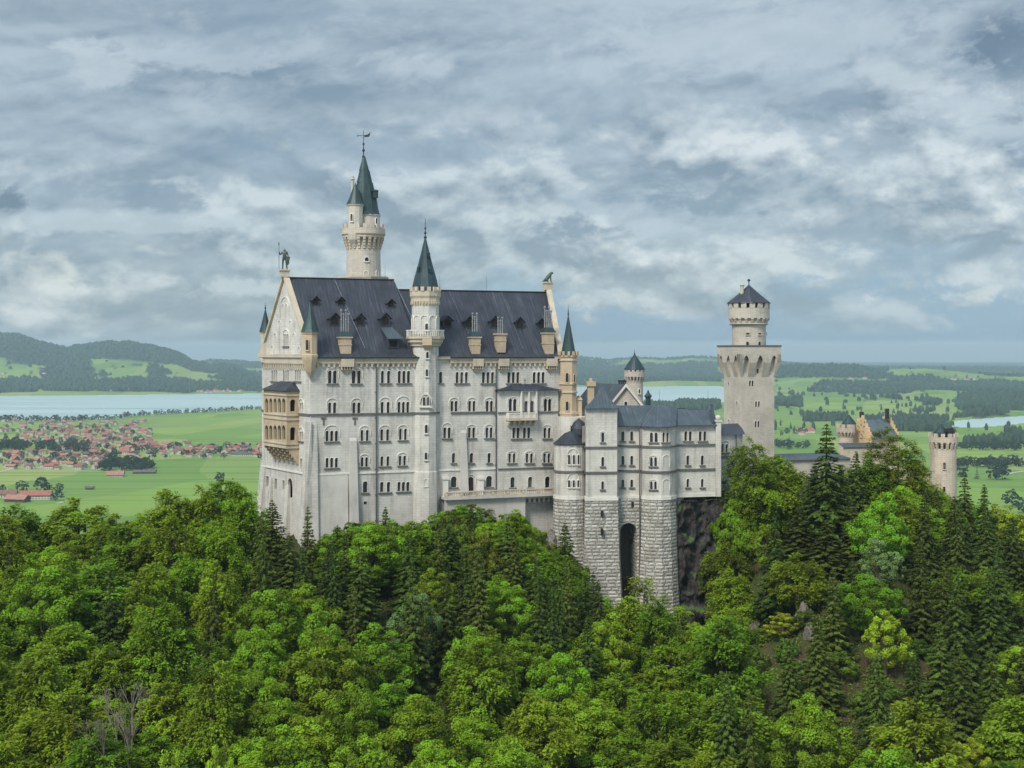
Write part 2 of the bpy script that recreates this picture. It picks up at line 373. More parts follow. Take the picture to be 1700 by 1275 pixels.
def near_h(X, Y):
    X = np.asarray(X, float); Y = np.asarray(Y, float); q = np.stack([X.ravel(), Y.ravel()], 1)
    out = np.empty(len(q))
    for i in range(0, len(q), 4000):
        b = q[i:i + 4000]; d = np.linalg.norm(b[:, None] - _cp[None, :, :2], axis=2)
        K = np.where(d > 0, d * d * np.log(np.maximum(d, 1e-9)), 0)
        out[i:i + 4000] = K @ _w[:-3] + _w[-3] + b @ _w[-2:]
    return out.reshape(X.shape)
def sm(x, a, b):
    t = np.clip((x - a) / (b - a), 0, 1); return t * t * (3 - 2 * t)
def wav(px, D, *terms):
    s = 0
    for (a, b, c, w) in terms: s = s + w * np.sin(a * px + b * D + c)
    return s
YN = [(-400, 702), (0, 698), (150, 696), (195, 694), (215, 690), (260, 687), (340, 683), (430, 678), (600, 674), (960, 672), (1060, 670), (1200, 668), (1240, 662)]
YF = [(-400, 660), (0, 657), (120, 656.5), (440, 653), (700, 648), (960, 642), (1200, 640.5), (1240, 655)]
RN = [(1540, 705), (1575, 708.5), (1610, 710), (1640, 709), (1700, 704), (1800, 700)]
RF = [(1540, 705), (1560, 703), (1600, 697), (1640, 694), (1700, 690), (1800, 687)]
def in_lake(px, D):
    y = HY + 200 * F / D
    m1 = (px < 1240) & (y < lerp_table(YN, px)) & (y > lerp_table(YF, px))
    m2 = (px > 1540) & (y < lerp_table(RN, px)) & (y > lerp_table(RF, px))
    return m1 | m2
SKYL = [(-500, 566), (-150, 560), (0, 555), (30, 556), (60, 567), (110, 579), (140, 573), (180, 568.5), (215, 569), (260, 577), (295, 586), (318, 600), (345, 606), (420, 606), (500, 606)]
SKYM = [(300, 606), (350, 596), (400, 598), (430, 601), (520, 598), (900, 590), (965, 591), (1010, 596), (1060, 592), (1100, 594.5), (1150, 590.5), (1200, 592), (1300, 600), (1380, 607), (1700, 609)]
SKYR = [(1200, 612), (1270, 612), (1310, 608.5), (1380, 607.5), (1425, 609), (1450, 615), (1490, 612), (1540, 612), (1600, 618), (1650, 624), (1800, 622)]
def far_h(px, D):
    z = -9.0 * sm(D, 2400, 3800)
    roll = wav(px, D, (0.012, 0.0021, 0.3, 9), (0.021, -0.0013, 2.0, 7), (0.006, 0.0034, 4.0, 6), (0.037, 0.0027, 1.0, 4))
    z = z + sm(D, 5600, 8200) * np.maximum(roll + 12, 0) * (px > 0) 
    # right hand side: undulating moraine country
    rr = wav(px, D, (0.018, 0.0036, 0.3, 10), (0.010, -0.0028, 2.2, 10))
    z = z + sm(px, 1180, 1320) * sm(D, 3300, 5200) * np.maximum(rr + 6, 0) * 0.8
    def ridge(tab, Dr, w, edge0, edge1):
        h = ZC - (lerp_table(tab, px) - HY) * Dr / F
        h = h + wav(px, 0, (.21, 0, 0, 1.5), (.47, 0, 1, 1.0), (.9, 0, 2, .8)) * Dr / 9000
        g = np.exp(-((D - Dr) / w) ** 2) * sm(px, edge0, edge0 + 40 if edge0 > -900 else edge0 + 1) * (1 - sm(px, edge1 - 60, edge1))
        return (h + 9) * g
    z = np.maximum(z, ridge(SKYL, 10200, 1700, -1000, 440) - 9)
    z = np.maximum(z, ridge(SKYM, 14500, 3000, -1000, 1900) - 9)
    z = np.maximum(z, ridge(SKYR, 8800, 900, 1200, 1850) - 9)
    lake = in_lake(px, D)
    z = np.where(lake, -14.0, z)
    y = HY + 200 * F / D
    return z - D * D / (2 * 6371000 * 1.17) * sm(D, 9000, 14000)
def ground_h(X, Y):
    X = np.asarray(X, float); Y = np.asarray(Y, float)
    D = np.maximum(Y, 1.0); px = CX + F * X / D
    nz = near_h(X, Y) if np.min(Y) < 700 else np.zeros_like(X)
    t = sm(Y, 480, 700)
    return np.where(Y > 700, far_h(px, D), nz * (1 - t) + far_h(px, np.maximum(D, 700)) * t)

# woods on the plain: where the far trees stand (and the ground under them is dark forest floor)
def npnoise(px, D, seed):
    r = np.random.RandomState(seed); s = 0; u = px / 1700.0 * 6; v = np.log(D) * 9
    for o in range(5):
        for _ in range(4):
            a, b, c = r.uniform(-1, 1) * 2 ** o * 2.2, r.uniform(-1, 1) * 2 ** o * 2.2, r.uniform(0, 6.28)
            s = s + np.sin(a * u + b * v + c) / (1.6 ** o)
    return s / 5.0
WOOD_BOXES = [  # px0, px1, y0, y1 of the ground in the photograph where woods grow
    (1290, 1540, 646, 662), (1300, 1560, 660, 676), (1400, 1565, 668, 690), (1345, 1700, 640, 660), (1590, 1720, 655, 684), (1330, 1400, 692, 699), (1480, 1570, 696, 712), (1490, 1580, 706, 718),
    (1600, 1720, 718, 730), (1600, 1700, 722, 732), (1560, 1700, 736, 742), (1500, 1720, 612, 622), (1290, 1420, 606, 622), (1440, 1600, 611, 620), (1290, 1340, 666, 680),
    (70, 155, 633, 652), (0, 60, 645, 655), (0, 70, 575, 606), (160, 440, 644, 652), (280, 340, 606, 614), (130, 175, 596, 606), (360, 440, 600, 608), (960, 1200, 620, 640), (1060, 1200, 634, 640), (1030, 1200, 672, 682), (1125, 1200, 664, 672)]
def noisehash(v):
    return np.abs(np.sin(np.floor(v) * 12.9898) * 43758.5453) % 1.0
def wood_mask(px, D):
    y = HY + 199 * F / D
    n = npnoise(px, D, 5); n7 = npnoise(px * 1.6, D * 1.0, 17)
    m = np.zeros(np.shape(px), bool)
    for a, b, c, d in WOOD_BOXES:
        jx = n * 14; jy = n * 3.0
        m |= (px + jx > a) & (px + jx < b) & (y + jy > c) & (y + jy < d) & ((n7 > .06) | (b - a < 95) | (px < 1200))
    m |= (npnoise(px, D, 11) > np.where(D > 11500, -.15, .34)) & (D > 6000) & (D < 46000)
    m |= (D > 8850 + 200 * n) & (D < 11500) & (px < 450)
    m |= (D > 6700) & (D < 9000) & (px < 450) & (npnoise(px * 3, D, 23) > .42)
    hf = noisehash(px * 7.3 + D * .05); m |= (hf > .984) & (D > 2900) & (D < 9000) & (px > 1280) & (y < 722)
    m |= (hf > .975) & (D > 6700) & (D < 9300) & (px < 450)
    m |= (npnoise(px * 2.4, D, 29) > .55) & (D > 3000) & (D < 9000) & (px > 1280) & (y < 715)
    m |= (D > 8000) & (D < 9700) & (px > 1280) & (px < 1470 + 30 * n)
    return m & ~in_lake(px, D) & (D > 1500)

def make_ground():
    th = np.linspace(-30, 30, 601) * math.pi / 180
    rs = [20.0]
    while rs[-1] < 420: rs.append(rs[-1] + 2.6)
    while rs[-1] < 36000: rs.append(rs[-1] * 1.0125)
    rs = np.array(rs)
    Y = np.repeat(rs[:, None], len(th), 1); X = Y * np.tan(th)[None]
    Z = np.empty_like(X)
    for i in range(len(rs)): Z[i] = ground_h(X[i], Y[i])
    rng_ = np.random.RandomState(3)
    Z += np.where(Y < 430, rng_.normal(0, .35, Z.shape), 0)
    px = CX + F * X / Y
    wd = wood_mask(px, Y).astype(np.float32)
    hill = (1 - sm(Y, 430, 620)).astype(np.float32)
    n, m = X.shape
    co = np.stack([X, Y, Z], -1).reshape(-1, 3).astype(np.float32)
    i = np.arange(n - 1)[:, None] * m + np.arange(m - 1)[None]
    q = np.stack([i, i + 1, i + m + 1, i + m], -1).reshape(-1, 4)
    me = bpy.data.meshes.new('ground'); me.vertices.add(len(co)); me.vertices.foreach_set('co', co.ravel())
    me.loops.add(q.size); me.loops.foreach_set('vertex_index', q.ravel().astype(np.int32))
    me.polygons.add(len(q)); me.polygons.foreach_set('loop_start', np.arange(0, q.size, 4, dtype=np.int32))
    me.update(calc_edges=True)
    me.polygons.foreach_set('use_smooth', np.ones(len(q), bool))
    for nm, arr in (('wood', wd), ('hill', hill)):
        at = me.attributes.new(nm, 'FLOAT', 'POINT'); at.data.foreach_set('value', arr.ravel().astype(np.float32))
    me.materials.append(M_GROUND)
    tag(link('ground', me), kind='structure')
def _gr(k, b):
    pos = k.new('ShaderNodeNewGeometry').outputs['Position']
    wa = k.new('ShaderNodeAttribute', attribute_name='wood').outputs['Fac']
    ha = k.new('ShaderNodeAttribute', attribute_name='hill').outputs['Fac']
    wob = k.new('ShaderNodeTexNoise'); k.put(wob.inputs['Vector'], k.vm('MULTIPLY', pos, (1, 1, 0))); wob.inputs['Scale'].default_value = .0011; wob.inputs['Detail'].default_value = 2
    wv = k.vm('ADD', k.vm('MULTIPLY', pos, (.0060, .0026, 0)), k.vm('MULTIPLY', wob.outputs[1], (1.1, 1.1, 0)))
    vo = k.new('ShaderNodeTexVoronoi'); vo.feature = 'F1'; k.put(vo.inputs['Vector'], wv); vo.inputs['Scale'].default_value = 1.0
    sp = k.new('ShaderNodeSeparateXYZ'); k.put(sp.inputs[0], vo.outputs['Color'])
    field = k.ramp(sp.outputs[0], [(0.0, (.11, .22, .035)), (.3, (.17, .30, .045)), (.55, (.22, .34, .06)), (.75, (.30, .35, .10)), (1.0, (.13, .26, .045))])
    fine = k.noise(k.vm('MULTIPLY', pos, (.012, .004, 0)), 1, 6, .65)
    col = k.mix(k.rng(fine, .35, .7, 0, .5), field, (.20, .25, .08, 1))
    mow = k.noise(k.vm('MULTIPLY', pos, (.0012, .035, 0)), 1, 3, .5)
    col = k.mix(k.rng(mow, .52, .60, 0, .5), col, (.09, .17, .035, 1))
    col = k.mix(wa, col, (.030, .055, .022, 1))
    # the castle hill: leaf litter, moss, earth
    e = k.noise(pos, .25, 7, .65); e2 = k.noise(pos, 1.6, 6, .7)
    hc = k.mix(k.rng(e, .4, .62), (.075, .055, .028, 1), (.055, .085, .020, 1))
    hc = k.mix(k.rng(e2, .52, .75), hc, (.14, .10, .062, 1))
    col = k.mix(ha, col, hc)
    k.put(b.inputs['Base Color'], col); b.inputs['Roughness'].default_value = .95; b.inputs['Specular IOR Level'].default_value = .15
    bump(k, k.m('ADD', k.m('MULTIPLY', e2, ha), 0.0), .9, .5)
M_GROUND = mat('meadow_and_forest_floor', _gr)
make_ground()
def _wt(k, b):
    pos = k.new('ShaderNodeNewGeometry').outputs['Position']
    w1 = k.noise(k.vm('MULTIPLY', pos, (.0006, .004, 0)), 1, 5, .6)
    k.put(b.inputs['Base Color'], k.mix(k.rng(w1, .35, .65), (.36, .50, .49, 1), (.46, .58, .56, 1)))
    k.put(b.inputs['Roughness'], k.rng(w1, .3, .7, .25, .5)); b.inputs['Specular IOR Level'].default_value = .6
    bump(k, k.noise(k.vm('MULTIPLY', pos, (.05, .05, 0)), 1, 4, .6), .25, .6)
M_WATER = mat('milky_lake_water', _wt)
def make_water(name, near, far, x0, x1):
    mb = MB(); ps = np.linspace(x0, x1, 60)
    a = []; c = []
    for p in ps:
        dn = 200 * F / (lerp_table(near, p) - HY); df = 200 * F / (lerp_table(far, p) - HY)
        a.append(Vector((*pxY(p, dn - 60), -10.0))); c.append(Vector((*pxY(p, df + 120), -10.0)))
    for i in range(len(ps) - 1): mb.face([a[i], a[i + 1], c[i + 1], c[i]])
    tag(mb.build(name, M_WATER), kind='structure')
make_water('lake_water', YN, YF, -400, 1238)
make_water('pond_water', RN, RF, 1541, 1800)
# ------------------------------------------------------------------ castle masonry helpers
class Face:
    """a vertical wall plane; t runs left to right as seen from outside, out is towards the viewer's side"""
    def __init__(s, a, b):
        s.a = Vector((a[0], a[1])); d = Vector((b[0] - a[0], b[1] - a[1])); s.L = d.length; s.u = d / s.L; s.n = Vector((s.u.y, -s.u.x))
    def pix(s, px, py, off=0.0):
        dx = (px - CX) / F; ax, ay = s.a.x + s.n.x * off, s.a.y + s.n.y * off
        t = (ay * dx - ax) / (s.u.x - s.u.y * dx); Y = ay + s.u.y * t
        return t, ZC + (HY - py) / F * Y
    def pt(s, t, z, off=0.0):
        return Vector((s.a.x + s.u.x * t + s.n.x * off, s.a.y + s.u.y * t + s.n.y * off, z))
    def sub(s, off):
        return Face(s.a + s.n * off, s.a + s.u * s.L + s.n * off)
def bar(mb, fc, t0, t1, z0, z1, o0, o1):
    """box lying on a wall plane between offsets o0 (inner) and o1 (outer)"""
    lo = [fc.pt(t0, z0, o1), fc.pt(t1, z0, o1), fc.pt(t1, z0, o0), fc.pt(t0, z0, o0)]
    hi = [fc.pt(t0, z1, o1), fc.pt(t1, z1, o1), fc.pt(t1, z1, o0), fc.pt(t0, z1, o0)]
    mb.hexa(lo, hi)
def arch_poly(t0, t1, z0, z1, arched=True, n=6):
    if not arched: return [(t0, z0), (t1, z0), (t1, z1), (t0, z1)]
    r = (t1 - t0) / 2; c = (t0 + t1) / 2; zs = max(z1 - r, z0 + .05)
    return [(t0, z0), (t1, z0)] + [(c + r * math.cos(math.pi * i / n), zs + (z1 - zs) * math.sin(math.pi * i / n)) for i in range(n + 1)]
def wall(mb, fc, poly, holes, depth=0.42, off=0.0):
    loops = [[Vector((t, z, 0)) for t, z in poly]] + [[Vector((t, z, 0)) for t, z in h] for h in holes]
    flatp = [p for lp in loops for p in lp]
    for tri in tessellate_polygon(loops):
        p = [flatp[i] for i in tri]
        if abs((p[1] - p[0]).cross(p[2] - p[0]).z) < 1e-7: continue
        if (p[1] - p[0]).cross(p[2] - p[0]).z < 0: p.reverse()
        mb.face([fc.pt(q.x, q.y, off) for q in p], [(q.x, q.y) for q in p])
    for h in holes:
        n = len(h)
        for i in range(n):
            a, b = h[i], h[(i + 1) % n]
            mb.face([fc.pt(a[0], a[1], off), fc.pt(b[0], b[1], off), fc.pt(b[0], b[1], off - depth), fc.pt(a[0], a[1], off - depth)][::-1])
def ring(mb, fc, inner, w, o0, o1, closed=False):
    """moulding that follows a polyline (t,z), w wide on its outer side"""
    cx = sum(p[0] for p in inner) / len(inner); cz = sum(p[1] for p in inner) / len(inner)
    out = []
    for i, p in enumerate(inner):
        d = Vector((p[0] - cx, p[1] - cz)); d = d.normalized() * w if d.length > 1e-6 else Vector((0, 0))
        out.append((p[0] + d.x, p[1] + d.y))
    n = len(inner)
    for i in range(n if closed else n - 1):
        j = (i + 1) % n
        a, b, c, d = inner[i], inner[j], out[j], out[i]
        mb.face([fc.pt(*a, o1), fc.pt(*d, o1), fc.pt(*c, o1), fc.pt(*b, o1)][::-1])
        mb.face([fc.pt(*d, o0), fc.pt(*d, o1), fc.pt(*c, o1), fc.pt(*c, o0)])
        mb.face([fc.pt(*a, o0), fc.pt(*b, o0), fc.pt(*b, o1), fc.pt(*a, o1)])

def window(parent, fc, xs, y0, y1, w=5.2, hood=None, arched=True, sill=True, off=0.0, pane=None, label=None, frame=None, holes=None, depth=.42, name='window'):
    """xs: pixel centres of the lights, y0/y1 top and bottom row; adds the holes and builds window > pane, sill"""
    hs = []; w = w * 1.14
    for x in xs:
        t0, zt = fc.pix(x - w / 2, y0, off); t1, _ = fc.pix(x + w / 2, y0, off); _, zb = fc.pix(x, y1, off)
        hs.append(arch_poly(t0, t1, zb, zt, arched))
    if holes is not None: holes += hs
    t0 = min(p[0] for h in hs for p in h); t1 = max(p[0] for h in hs for p in h)
    zb = min(p[1] for h in hs for p in h); zt = max(p[1] for h in hs for p in h)
    fr = MB()
    for h in hs: ring(fr, fc, h[1:] + h[:1], .10, off, off + .055)
    if hood is not None:
        c = (t0 + t1) / 2; r = (t1 - t0) / 2 + .22; _, zh = fc.pix(xs[0], hood, off)
        base = zt - .25
        rz = max(zh - base - .16, r * .5)
        arc = [(c + r * math.cos(math.pi * i / 12), base + rz * math.sin(math.pi * i / 12)) for i in range(13)]
        ring(fr, fc, [(c + r, zb + (zt - zb) * .45)] + arc + [(c - r, zb + (zt - zb) * .45)], .16, off, off + .13)
    if len(hs) > 1:   # small columns with capitals between the lights
        for a, b in zip(hs, hs[1:]):
            c = (a[1][0] + b[0][0]) / 2
            if b[0][0] - a[1][0] < 1.3:
                p = fc.pt(c, zb, off - .10)
                fr.lathe(p, [(.13, zb), (.10, zb + .15), (.10, zt - .75), (.19, zt - .5)], 8)
    wo = fr.build(name, frame or M_TRIM, parent)
    if label: wo['label'] = label
    p = MB(); d = depth - .03
    p.face([fc.pt(t0 - .1, zb - .1, off - d), fc.pt(t1 + .1, zb - .1, off - d), fc.pt(t1 + .1, zt + .1, off - d), fc.pt(t0 - .1, zt + .1, off - d)])
    for h in hs:   # mullion and transom of each light
        c = (h[0][0] + h[1][0]) / 2
        bar(p, fc, c - .035, c + .035, zb, zt, off - d + .005, off - d + .06)
        bar(p, fc, h[0][0], h[1][0], zb + (zt - zb) * .62, zb + (zt - zb) * .62 + .07, off - d + .005, off - d + .055)
    p.build('pane', pane or M_GLASS, wo)
    if sill:
        sl = MB(); bar(sl, fc, t0 - .28, t1 + .28, zb - .24, zb - .02, off - .05, off + .26); sl.build('sill', M_SILL, wo)
    return wo
def stuck_window(parent, p, n, w, h, arched=True, frame=None, name='window', fw=.14):
    """small window in a curved tower wall: moulded frame standing proud round a dark recess"""
    n = Vector((n[0], n[1])).normalized(); u = Vector((-n.y, n.x))
    fc = Face((p[0] - u.x * w / 2, p[1] - u.y * w / 2), (p[0] + u.x * w / 2, p[1] + u.y * w / 2))
    hole = arch_poly(0, w, p[2], p[2] + h, arched)
    fr = MB(); ring(fr, fc, hole[1:] + hole[:1], fw, -.12, .16); bar(fr, fc, -fw, w + fw, p[2] - .2, p[2], -.12, .22)
    wo = fr.build(name, frame or M_TRIM, parent)
    pa = MB(); pa.face([fc.pt(a, b, .045) for a, b in hole]); pa.build('pane', M_GLASS, wo)
    return wo
def corbel_band(mb, fc, t0, t1, z0, z1, step=.9, off=0.0, out=.45):
    """round-arched corbel frieze: a projecting band carried on little brackets"""
    h = z1 - z0
    bar(mb, fc, t0, t1, z0 + h * .45, z1, off, off + out)
    n = max(1, int((t1 - t0) / step))
    for i in range(n + 1):
        t = t0 + (t1 - t0) * i / n
        bar(mb, fc, max(t0, t - .16), min(t1, t + .16), z0, z0 + h * .45, off, off + out * .8)
        if i < n:
            w = (t1 - t0) / n; arc = [(t + .16 + (w - .32) * (1 - math.cos(math.pi * k / 4)) / 2, z0 + h * .2 + h * .25 * math.sin(math.pi * k / 4)) for k in range(5)]
            for a, b in zip(arc, arc[1:]):
                mb.face([fc.pt(a[0], a[1], off + out * .8), fc.pt(b[0], b[1], off + out * .8), fc.pt(b[0], z0 + h * .45, off + out * .8), fc.pt(a[0], z0 + h * .45, off + out * .8)])
def ring_arc(c, r, n, a0=0.0):
    return [(c[0] + r * math.cos(a0 + 2 * math.pi * i / n), c[1] + r * math.sin(a0 + 2 * math.pi * i / n), a0 + 2 * math.pi * i / n) for i in range(n)]
def merlons(mb, c, r, z0, h, n, w, d=.45, a0=0.0):
    for x, y, a in ring_arc(c, r, n, a0): mb.box((x, y, z0), d, w, h, a)
def machicol(mb, c, r0, r1, z0, z1, n, a0=0.0, wf=.42):
    """stepped brackets under a projecting ring, arches between them"""
    w = 2 * math.pi * r1 / n * wf
    for x, y, a in ring_arc(c, 1.0, n, a0):
        dx, dy = math.cos(a), math.sin(a)
        for k in range(4):
            rr = r0 + (r1 - r0) * (k + 1) / 4.0; zz = z0 + (z1 - z0) * k / 4.0
            mb.box((c[0] + dx * (r0 - .3 + rr) / 2, c[1] + dy * (r0 - .3 + rr) / 2, zz), rr - r0 + .3, w, (z1 - z0) / 4 + .002 * k, a)
def finial(parent, c, z, h, s=1.0, vane=False, name='finial'):
    mb = MB()
    mb.lathe(c, [(.22 * s, z - .1), (.26 * s, z + .15), (.08 * s, z + .35), (.08 * s, z + h * .18), (.24 * s, z + h * .24), (.07 * s, z + h * .32), (.06 * s, z + h * .42), (.19 * s, z + h * .48), (.05 * s, z + h * .54), (.04 * s, z + h * .97), (0.0, z + h)], 8)
    if vane:
        zz = z + h * .78
        mb.tube((c[0] - 1.1, c[1], zz), (c[0] + 1.1, c[1], zz), .06, .06, 5)
        mb.tube((c[0] - 1.15, c[1], zz - .22), (c[0] - 1.15, c[1], zz + .22), .05, .05, 5)
        mb.hexa([Vector((c[0] + .15, c[1] - .06, zz - .3)), Vector((c[0] + 1.1, c[1] - .05, zz - .2)), Vector((c[0] + 1.1, c[1] + .05, zz - .2)), Vector((c[0] + .15, c[1] + .06, zz - .3))],
                [Vector((c[0] + .15, c[1] - .06, zz + .1)), Vector((c[0] + 1.3, c[1] - .05, zz + .35)), Vector((c[0] + 1.3, c[1] + .05, zz + .35)), Vector((c[0] + .15, c[1] + .06, zz + .1))])
        mb.tube((c[0] + .9, c[1], zz + .2), (c[0] + 1.35, c[1], zz + .62), .12, .05, 5)
    return mb.build(name, M_IRON, parent)
def tower_xy(px, D): return Vector(((px - CX) / F * D, D))
def zat(py, D): return ZC + (HY - py) / F * D
def rpx(w, D): return w / F * D       # pixel length -> metres at depth D
def wall_az(c, px):                     # direction from a tower's axis to the viewer, turned so the surface point shows at px
    v = Vector((-c[0], -c[1])); return v.normalized()
def round_window(parent, c, r, px, ytop, ybot, w, **kw):
    """window on a round tower at picture column px"""
    D = c[1]; s = ((px - CX) / F * D - c[0]) / r; s = max(-.93, min(.93, s)); a = math.asin(s)
    n = Vector((math.sin(a), -math.cos(a))); Y = c[1] - r * math.cos(a)
    z0 = zat(ybot, Y); z1 = zat(ytop, Y)
    return stuck_window(parent, (c[0] + n.x * r, c[1] + n.y * r, z0), n, w, z1 - z0, **kw)

# ------------------------------------------------------------------ the palace
C0 = tower_xy(515, 235); U = Vector((.928, .372)).normalized(); V = Vector((-.527, .850)).normalized()
LS, LW = 47.2, 22.4
SH = .37      # the east end is not square to the front: its wall runs more steeply away
C1 = C0 + U * LS; CW = C0 + V * LW; CN = C1 + (V + U * SH) * LW
FS = Face(C0, C1); FW = Face(CW, C0); FE = Face(C1, CN); FN = Face(CN, CW)
ZE, ZB = 189.2, 148.0
palace = empty('palace', (C0.x, C0.y, ZB), 'huge pale limestone palace with steep dark roof and tan corner turrets', 'castle building')
def palace_walls():
    holes = []
    win = lambda xs, y0, y1, **k: window(palace, FS, xs, y0, y1, holes=holes, **k)
    # top storey
    for xs in ((547.6, 555.9), (587, 596)): win(xs, 615, 636.5, w=5.6, hood=610)
    win((635, 645.2), 615.5, 636, w=4.6); win((663, 670.7, 678.3), 615.5, 636, w=4.8)
    win((731.6,), 617, 636, w=4.8)
    for xs in ((759, 766.7, 774.4), (802.6, 810.2, 817.8), (844.8, 852.3, 859.8), (887, 894.4, 901.8)): win(xs, 617.5, 636, w=4.6)
    # second storey, hooded
    win((547.3, 555.6), 668, 686, w=4.8, hood=660); win((587.5, 595.8), 668, 686, w=4.8, hood=660)
    win((634.5, 644.4), 667, 685.5, w=4.6, hood=658.5); win((662.5, 669.8, 677), 667, 685.5, w=4.4, hood=657)
    for xs in ((750.3, 757.2), (779.8, 787), (809, 816)): win(xs, 665.5, 683, w=4.4, hood=659, sill=False)
    # third
    win((543, 550.7, 558.5), 715, 732.5, w=4.6, hood=705); win((601, 609.8), 713.5, 732, w=4.2, hood=706)
    win((633.8, 643.6), 712.5, 731.5, w=4.4, hood=705); win((664.8, 673.2), 711.5, 730.5, w=4.2, hood=704.5)
    win((738.4, 745.8), 709.5, 727.5, w=4.6, hood=701); win((779.3, 786.5), 709.5, 727, w=4.4, hood=704); win((808.5, 815.5), 709.5, 727, w=4.4, hood=704)
    # fourth
    win((543, 550.7, 558.5), 760, 776.5, w=4.6); win((601.3, 608.6), 759, 775, w=4.2, hood=753); win((634, 644), 757.5, 773.8, w=4.4); win((664.2, 671.8), 756.5, 772.5, w=4.2, hood=750.5)
    for x in (753, 782.8, 812.2): win((x,), 752, 768.5, w=5)
    # ground storey
    win((606.3,), 799, 817.8, w=7); win((633.8, 645), 800, 817, w=5.2); win((662.5, 669.8, 677.2), 800, 815.5, w=4.8)
    win((606.3,), 832.5, 837.5, w=5, arched=False, sill=False)
    win((753.4,), 791, 809, w=8.6); win((812,), 790, 808.5, w=9)
    win((781.6,), 792, 816, w=8.6, hood=787, sill=False, pane=M_REDOOR, name='door')
    tL = -0.0
    pts = [(tL, ZB), (LS, ZB), (LS, ZE), (tL, ZE)]
    mb = MB(); wall(mb, FS, pts, holes)
    for a in (FE, FN): wall(mb, a, [(0, ZB), (a.L, ZB), (a.L, ZE), (0, ZE)], [])
    # west gable wall with its openings
    wh = []
    for cx in (455.7, 475, 494.7): window(palace, FW, (cx - 3.5, cx, cx + 3.5), 614, 632.5, w=2.3, holes=wh)
    window(palace, FW, (472, 475, 478), 554, 574.5, w=2.1, holes=wh, hood=546)
    window(palace, FW, (498.8, 502), 668, 681, w=2.3, holes=wh, hood=661, sill=False); window(palace, FW, (498.8, 502), 716, 732, w=2.3, holes=wh, hood=708)
    window(palace, FW, (500,), 761, 777, w=3, holes=wh, arched=False, sill=False)
    for x, a, b, w_ in ((444, 790, 808, 4), (458, 794, 812, 3.6), (471, 797, 813, 3), (482, 793, 826, 7)): window(palace, FW, (x,), a, b, w=w_, holes=wh, arched=(x == 482), sill=False)
    _, zp = FW.pix(475, 470)
    wall(mb, FW, [(0, ZB), (FW.L, ZB), (FW.L, ZE), (FW.L / 2 + .35, 203.6), (FW.L / 2 - .35, 203.6), (0, ZE)], wh)
    wall(mb, FE, [(0, ZE), (FE.L, ZE), (FE.L / 2, 202.6)], [])
    mb.build('wall', M_WALL, palace)
    # blind arcading that steps up the gable
    mb = MB()
    for x, ya, yb, w_ in ((452.5, 574, 589, 4), (457.5, 553, 584, 4.2), (464.5, 532, 562, 4.2), (470.8, 505, 540, 3.8), (476, 505, 540, 3.6), (482.5, 532, 562, 4.2), (488.5, 553, 570, 4.2), (497, 576, 589, 5)):
        t0, z1 = FW.pix(x - w_ / 2, ya); t1, _ = FW.pix(x + w_ / 2, ya); _, z0 = FW.pix(x, yb)
        h = arch_poly(t0, t1, z0, z1); ring(mb, FW, h[1:] + h[:1], .13, 0, .12)
    t0, z1 = FW.pix(466.5, 494); t1, _ = FW.pix(480.5, 494); _, z0 = FW.pix(474, 508)
    h = arch_poly(t0, t1, z0, z1, n=10); ring(mb, FW, h[1:], .16, 0, .14)
    mb.build('blind_arcade', M_TRIM, palace)
    # string courses
    for t0, t1, y in ((0.0, 19.3, 687.5), (25.6, 35.0, 684.7)):
        mb = MB(); z = FS.pix(600 if t0 == 0 else 800, y)[1]
        bar(mb, FS, t0, t1, z - .16, z + .16, 0, .22); mb.build('string_course', M_SILL, palace)
    mb = MB(); z = FS.pix(600, 687.5)[1]; bar(mb, FW, 0, FW.L, z - .16, z + .16, 0, .22)
    mb.build('string_course', M_SILL, palace)
    mb = MB(); z = FS.pix(640, 784)[1]
    bar(mb, FS, 0, LS, z - .14, z + .14, 0, .16); bar(mb, FW, 0, FW.L, z - .14, z + .14, 0, .2)
    mb.build('plinth_band', M_WHITE, palace)
    # frieze under the eaves
    mb = MB(); corbel_band(mb, FS, 0.3, 19.6, ZE - 1.75, ZE - .35, .95); corbel_band(mb, FS, 25.4, LS - 1.5, ZE - 1.75, ZE - .35, .95); corbel_band(mb, FW, .8, FW.L - .8, ZE - 2.1, ZE - .1, .8)
    bar(mb, FS, 0, LS, ZE - .35, ZE + .02, 0, .7); bar(mb, FW, -.2, FW.L + .7, ZE - .1, ZE + .5, 0, .75)
    mb.build('cornice', M_BUFF, palace)
    # raking coping of the gables
    for fc in (FW, FE):
        mb = MB(); L = fc.L; zt = 204.2 if fc is FW else 202.9
        for s in (-1, 1):
            a = (L / 2, zt); b = (L / 2 + s * (L / 2 + .25), ZE + .35)
            lo = [fc.pt(a[0], a[1] - .7, .45), fc.pt(b[0], b[1] - .55, .45), fc.pt(b[0], b[1] - .55, -.55), fc.pt(a[0], a[1] - .7, -.55)]
            hi = [p + Vector((0, 0, .75)) for p in lo]
            if s < 0: lo.reverse(); hi.reverse()
            mb.hexa(lo, hi)
        mb.build('gable_coping', M_BUFF, palace)
palace_walls()
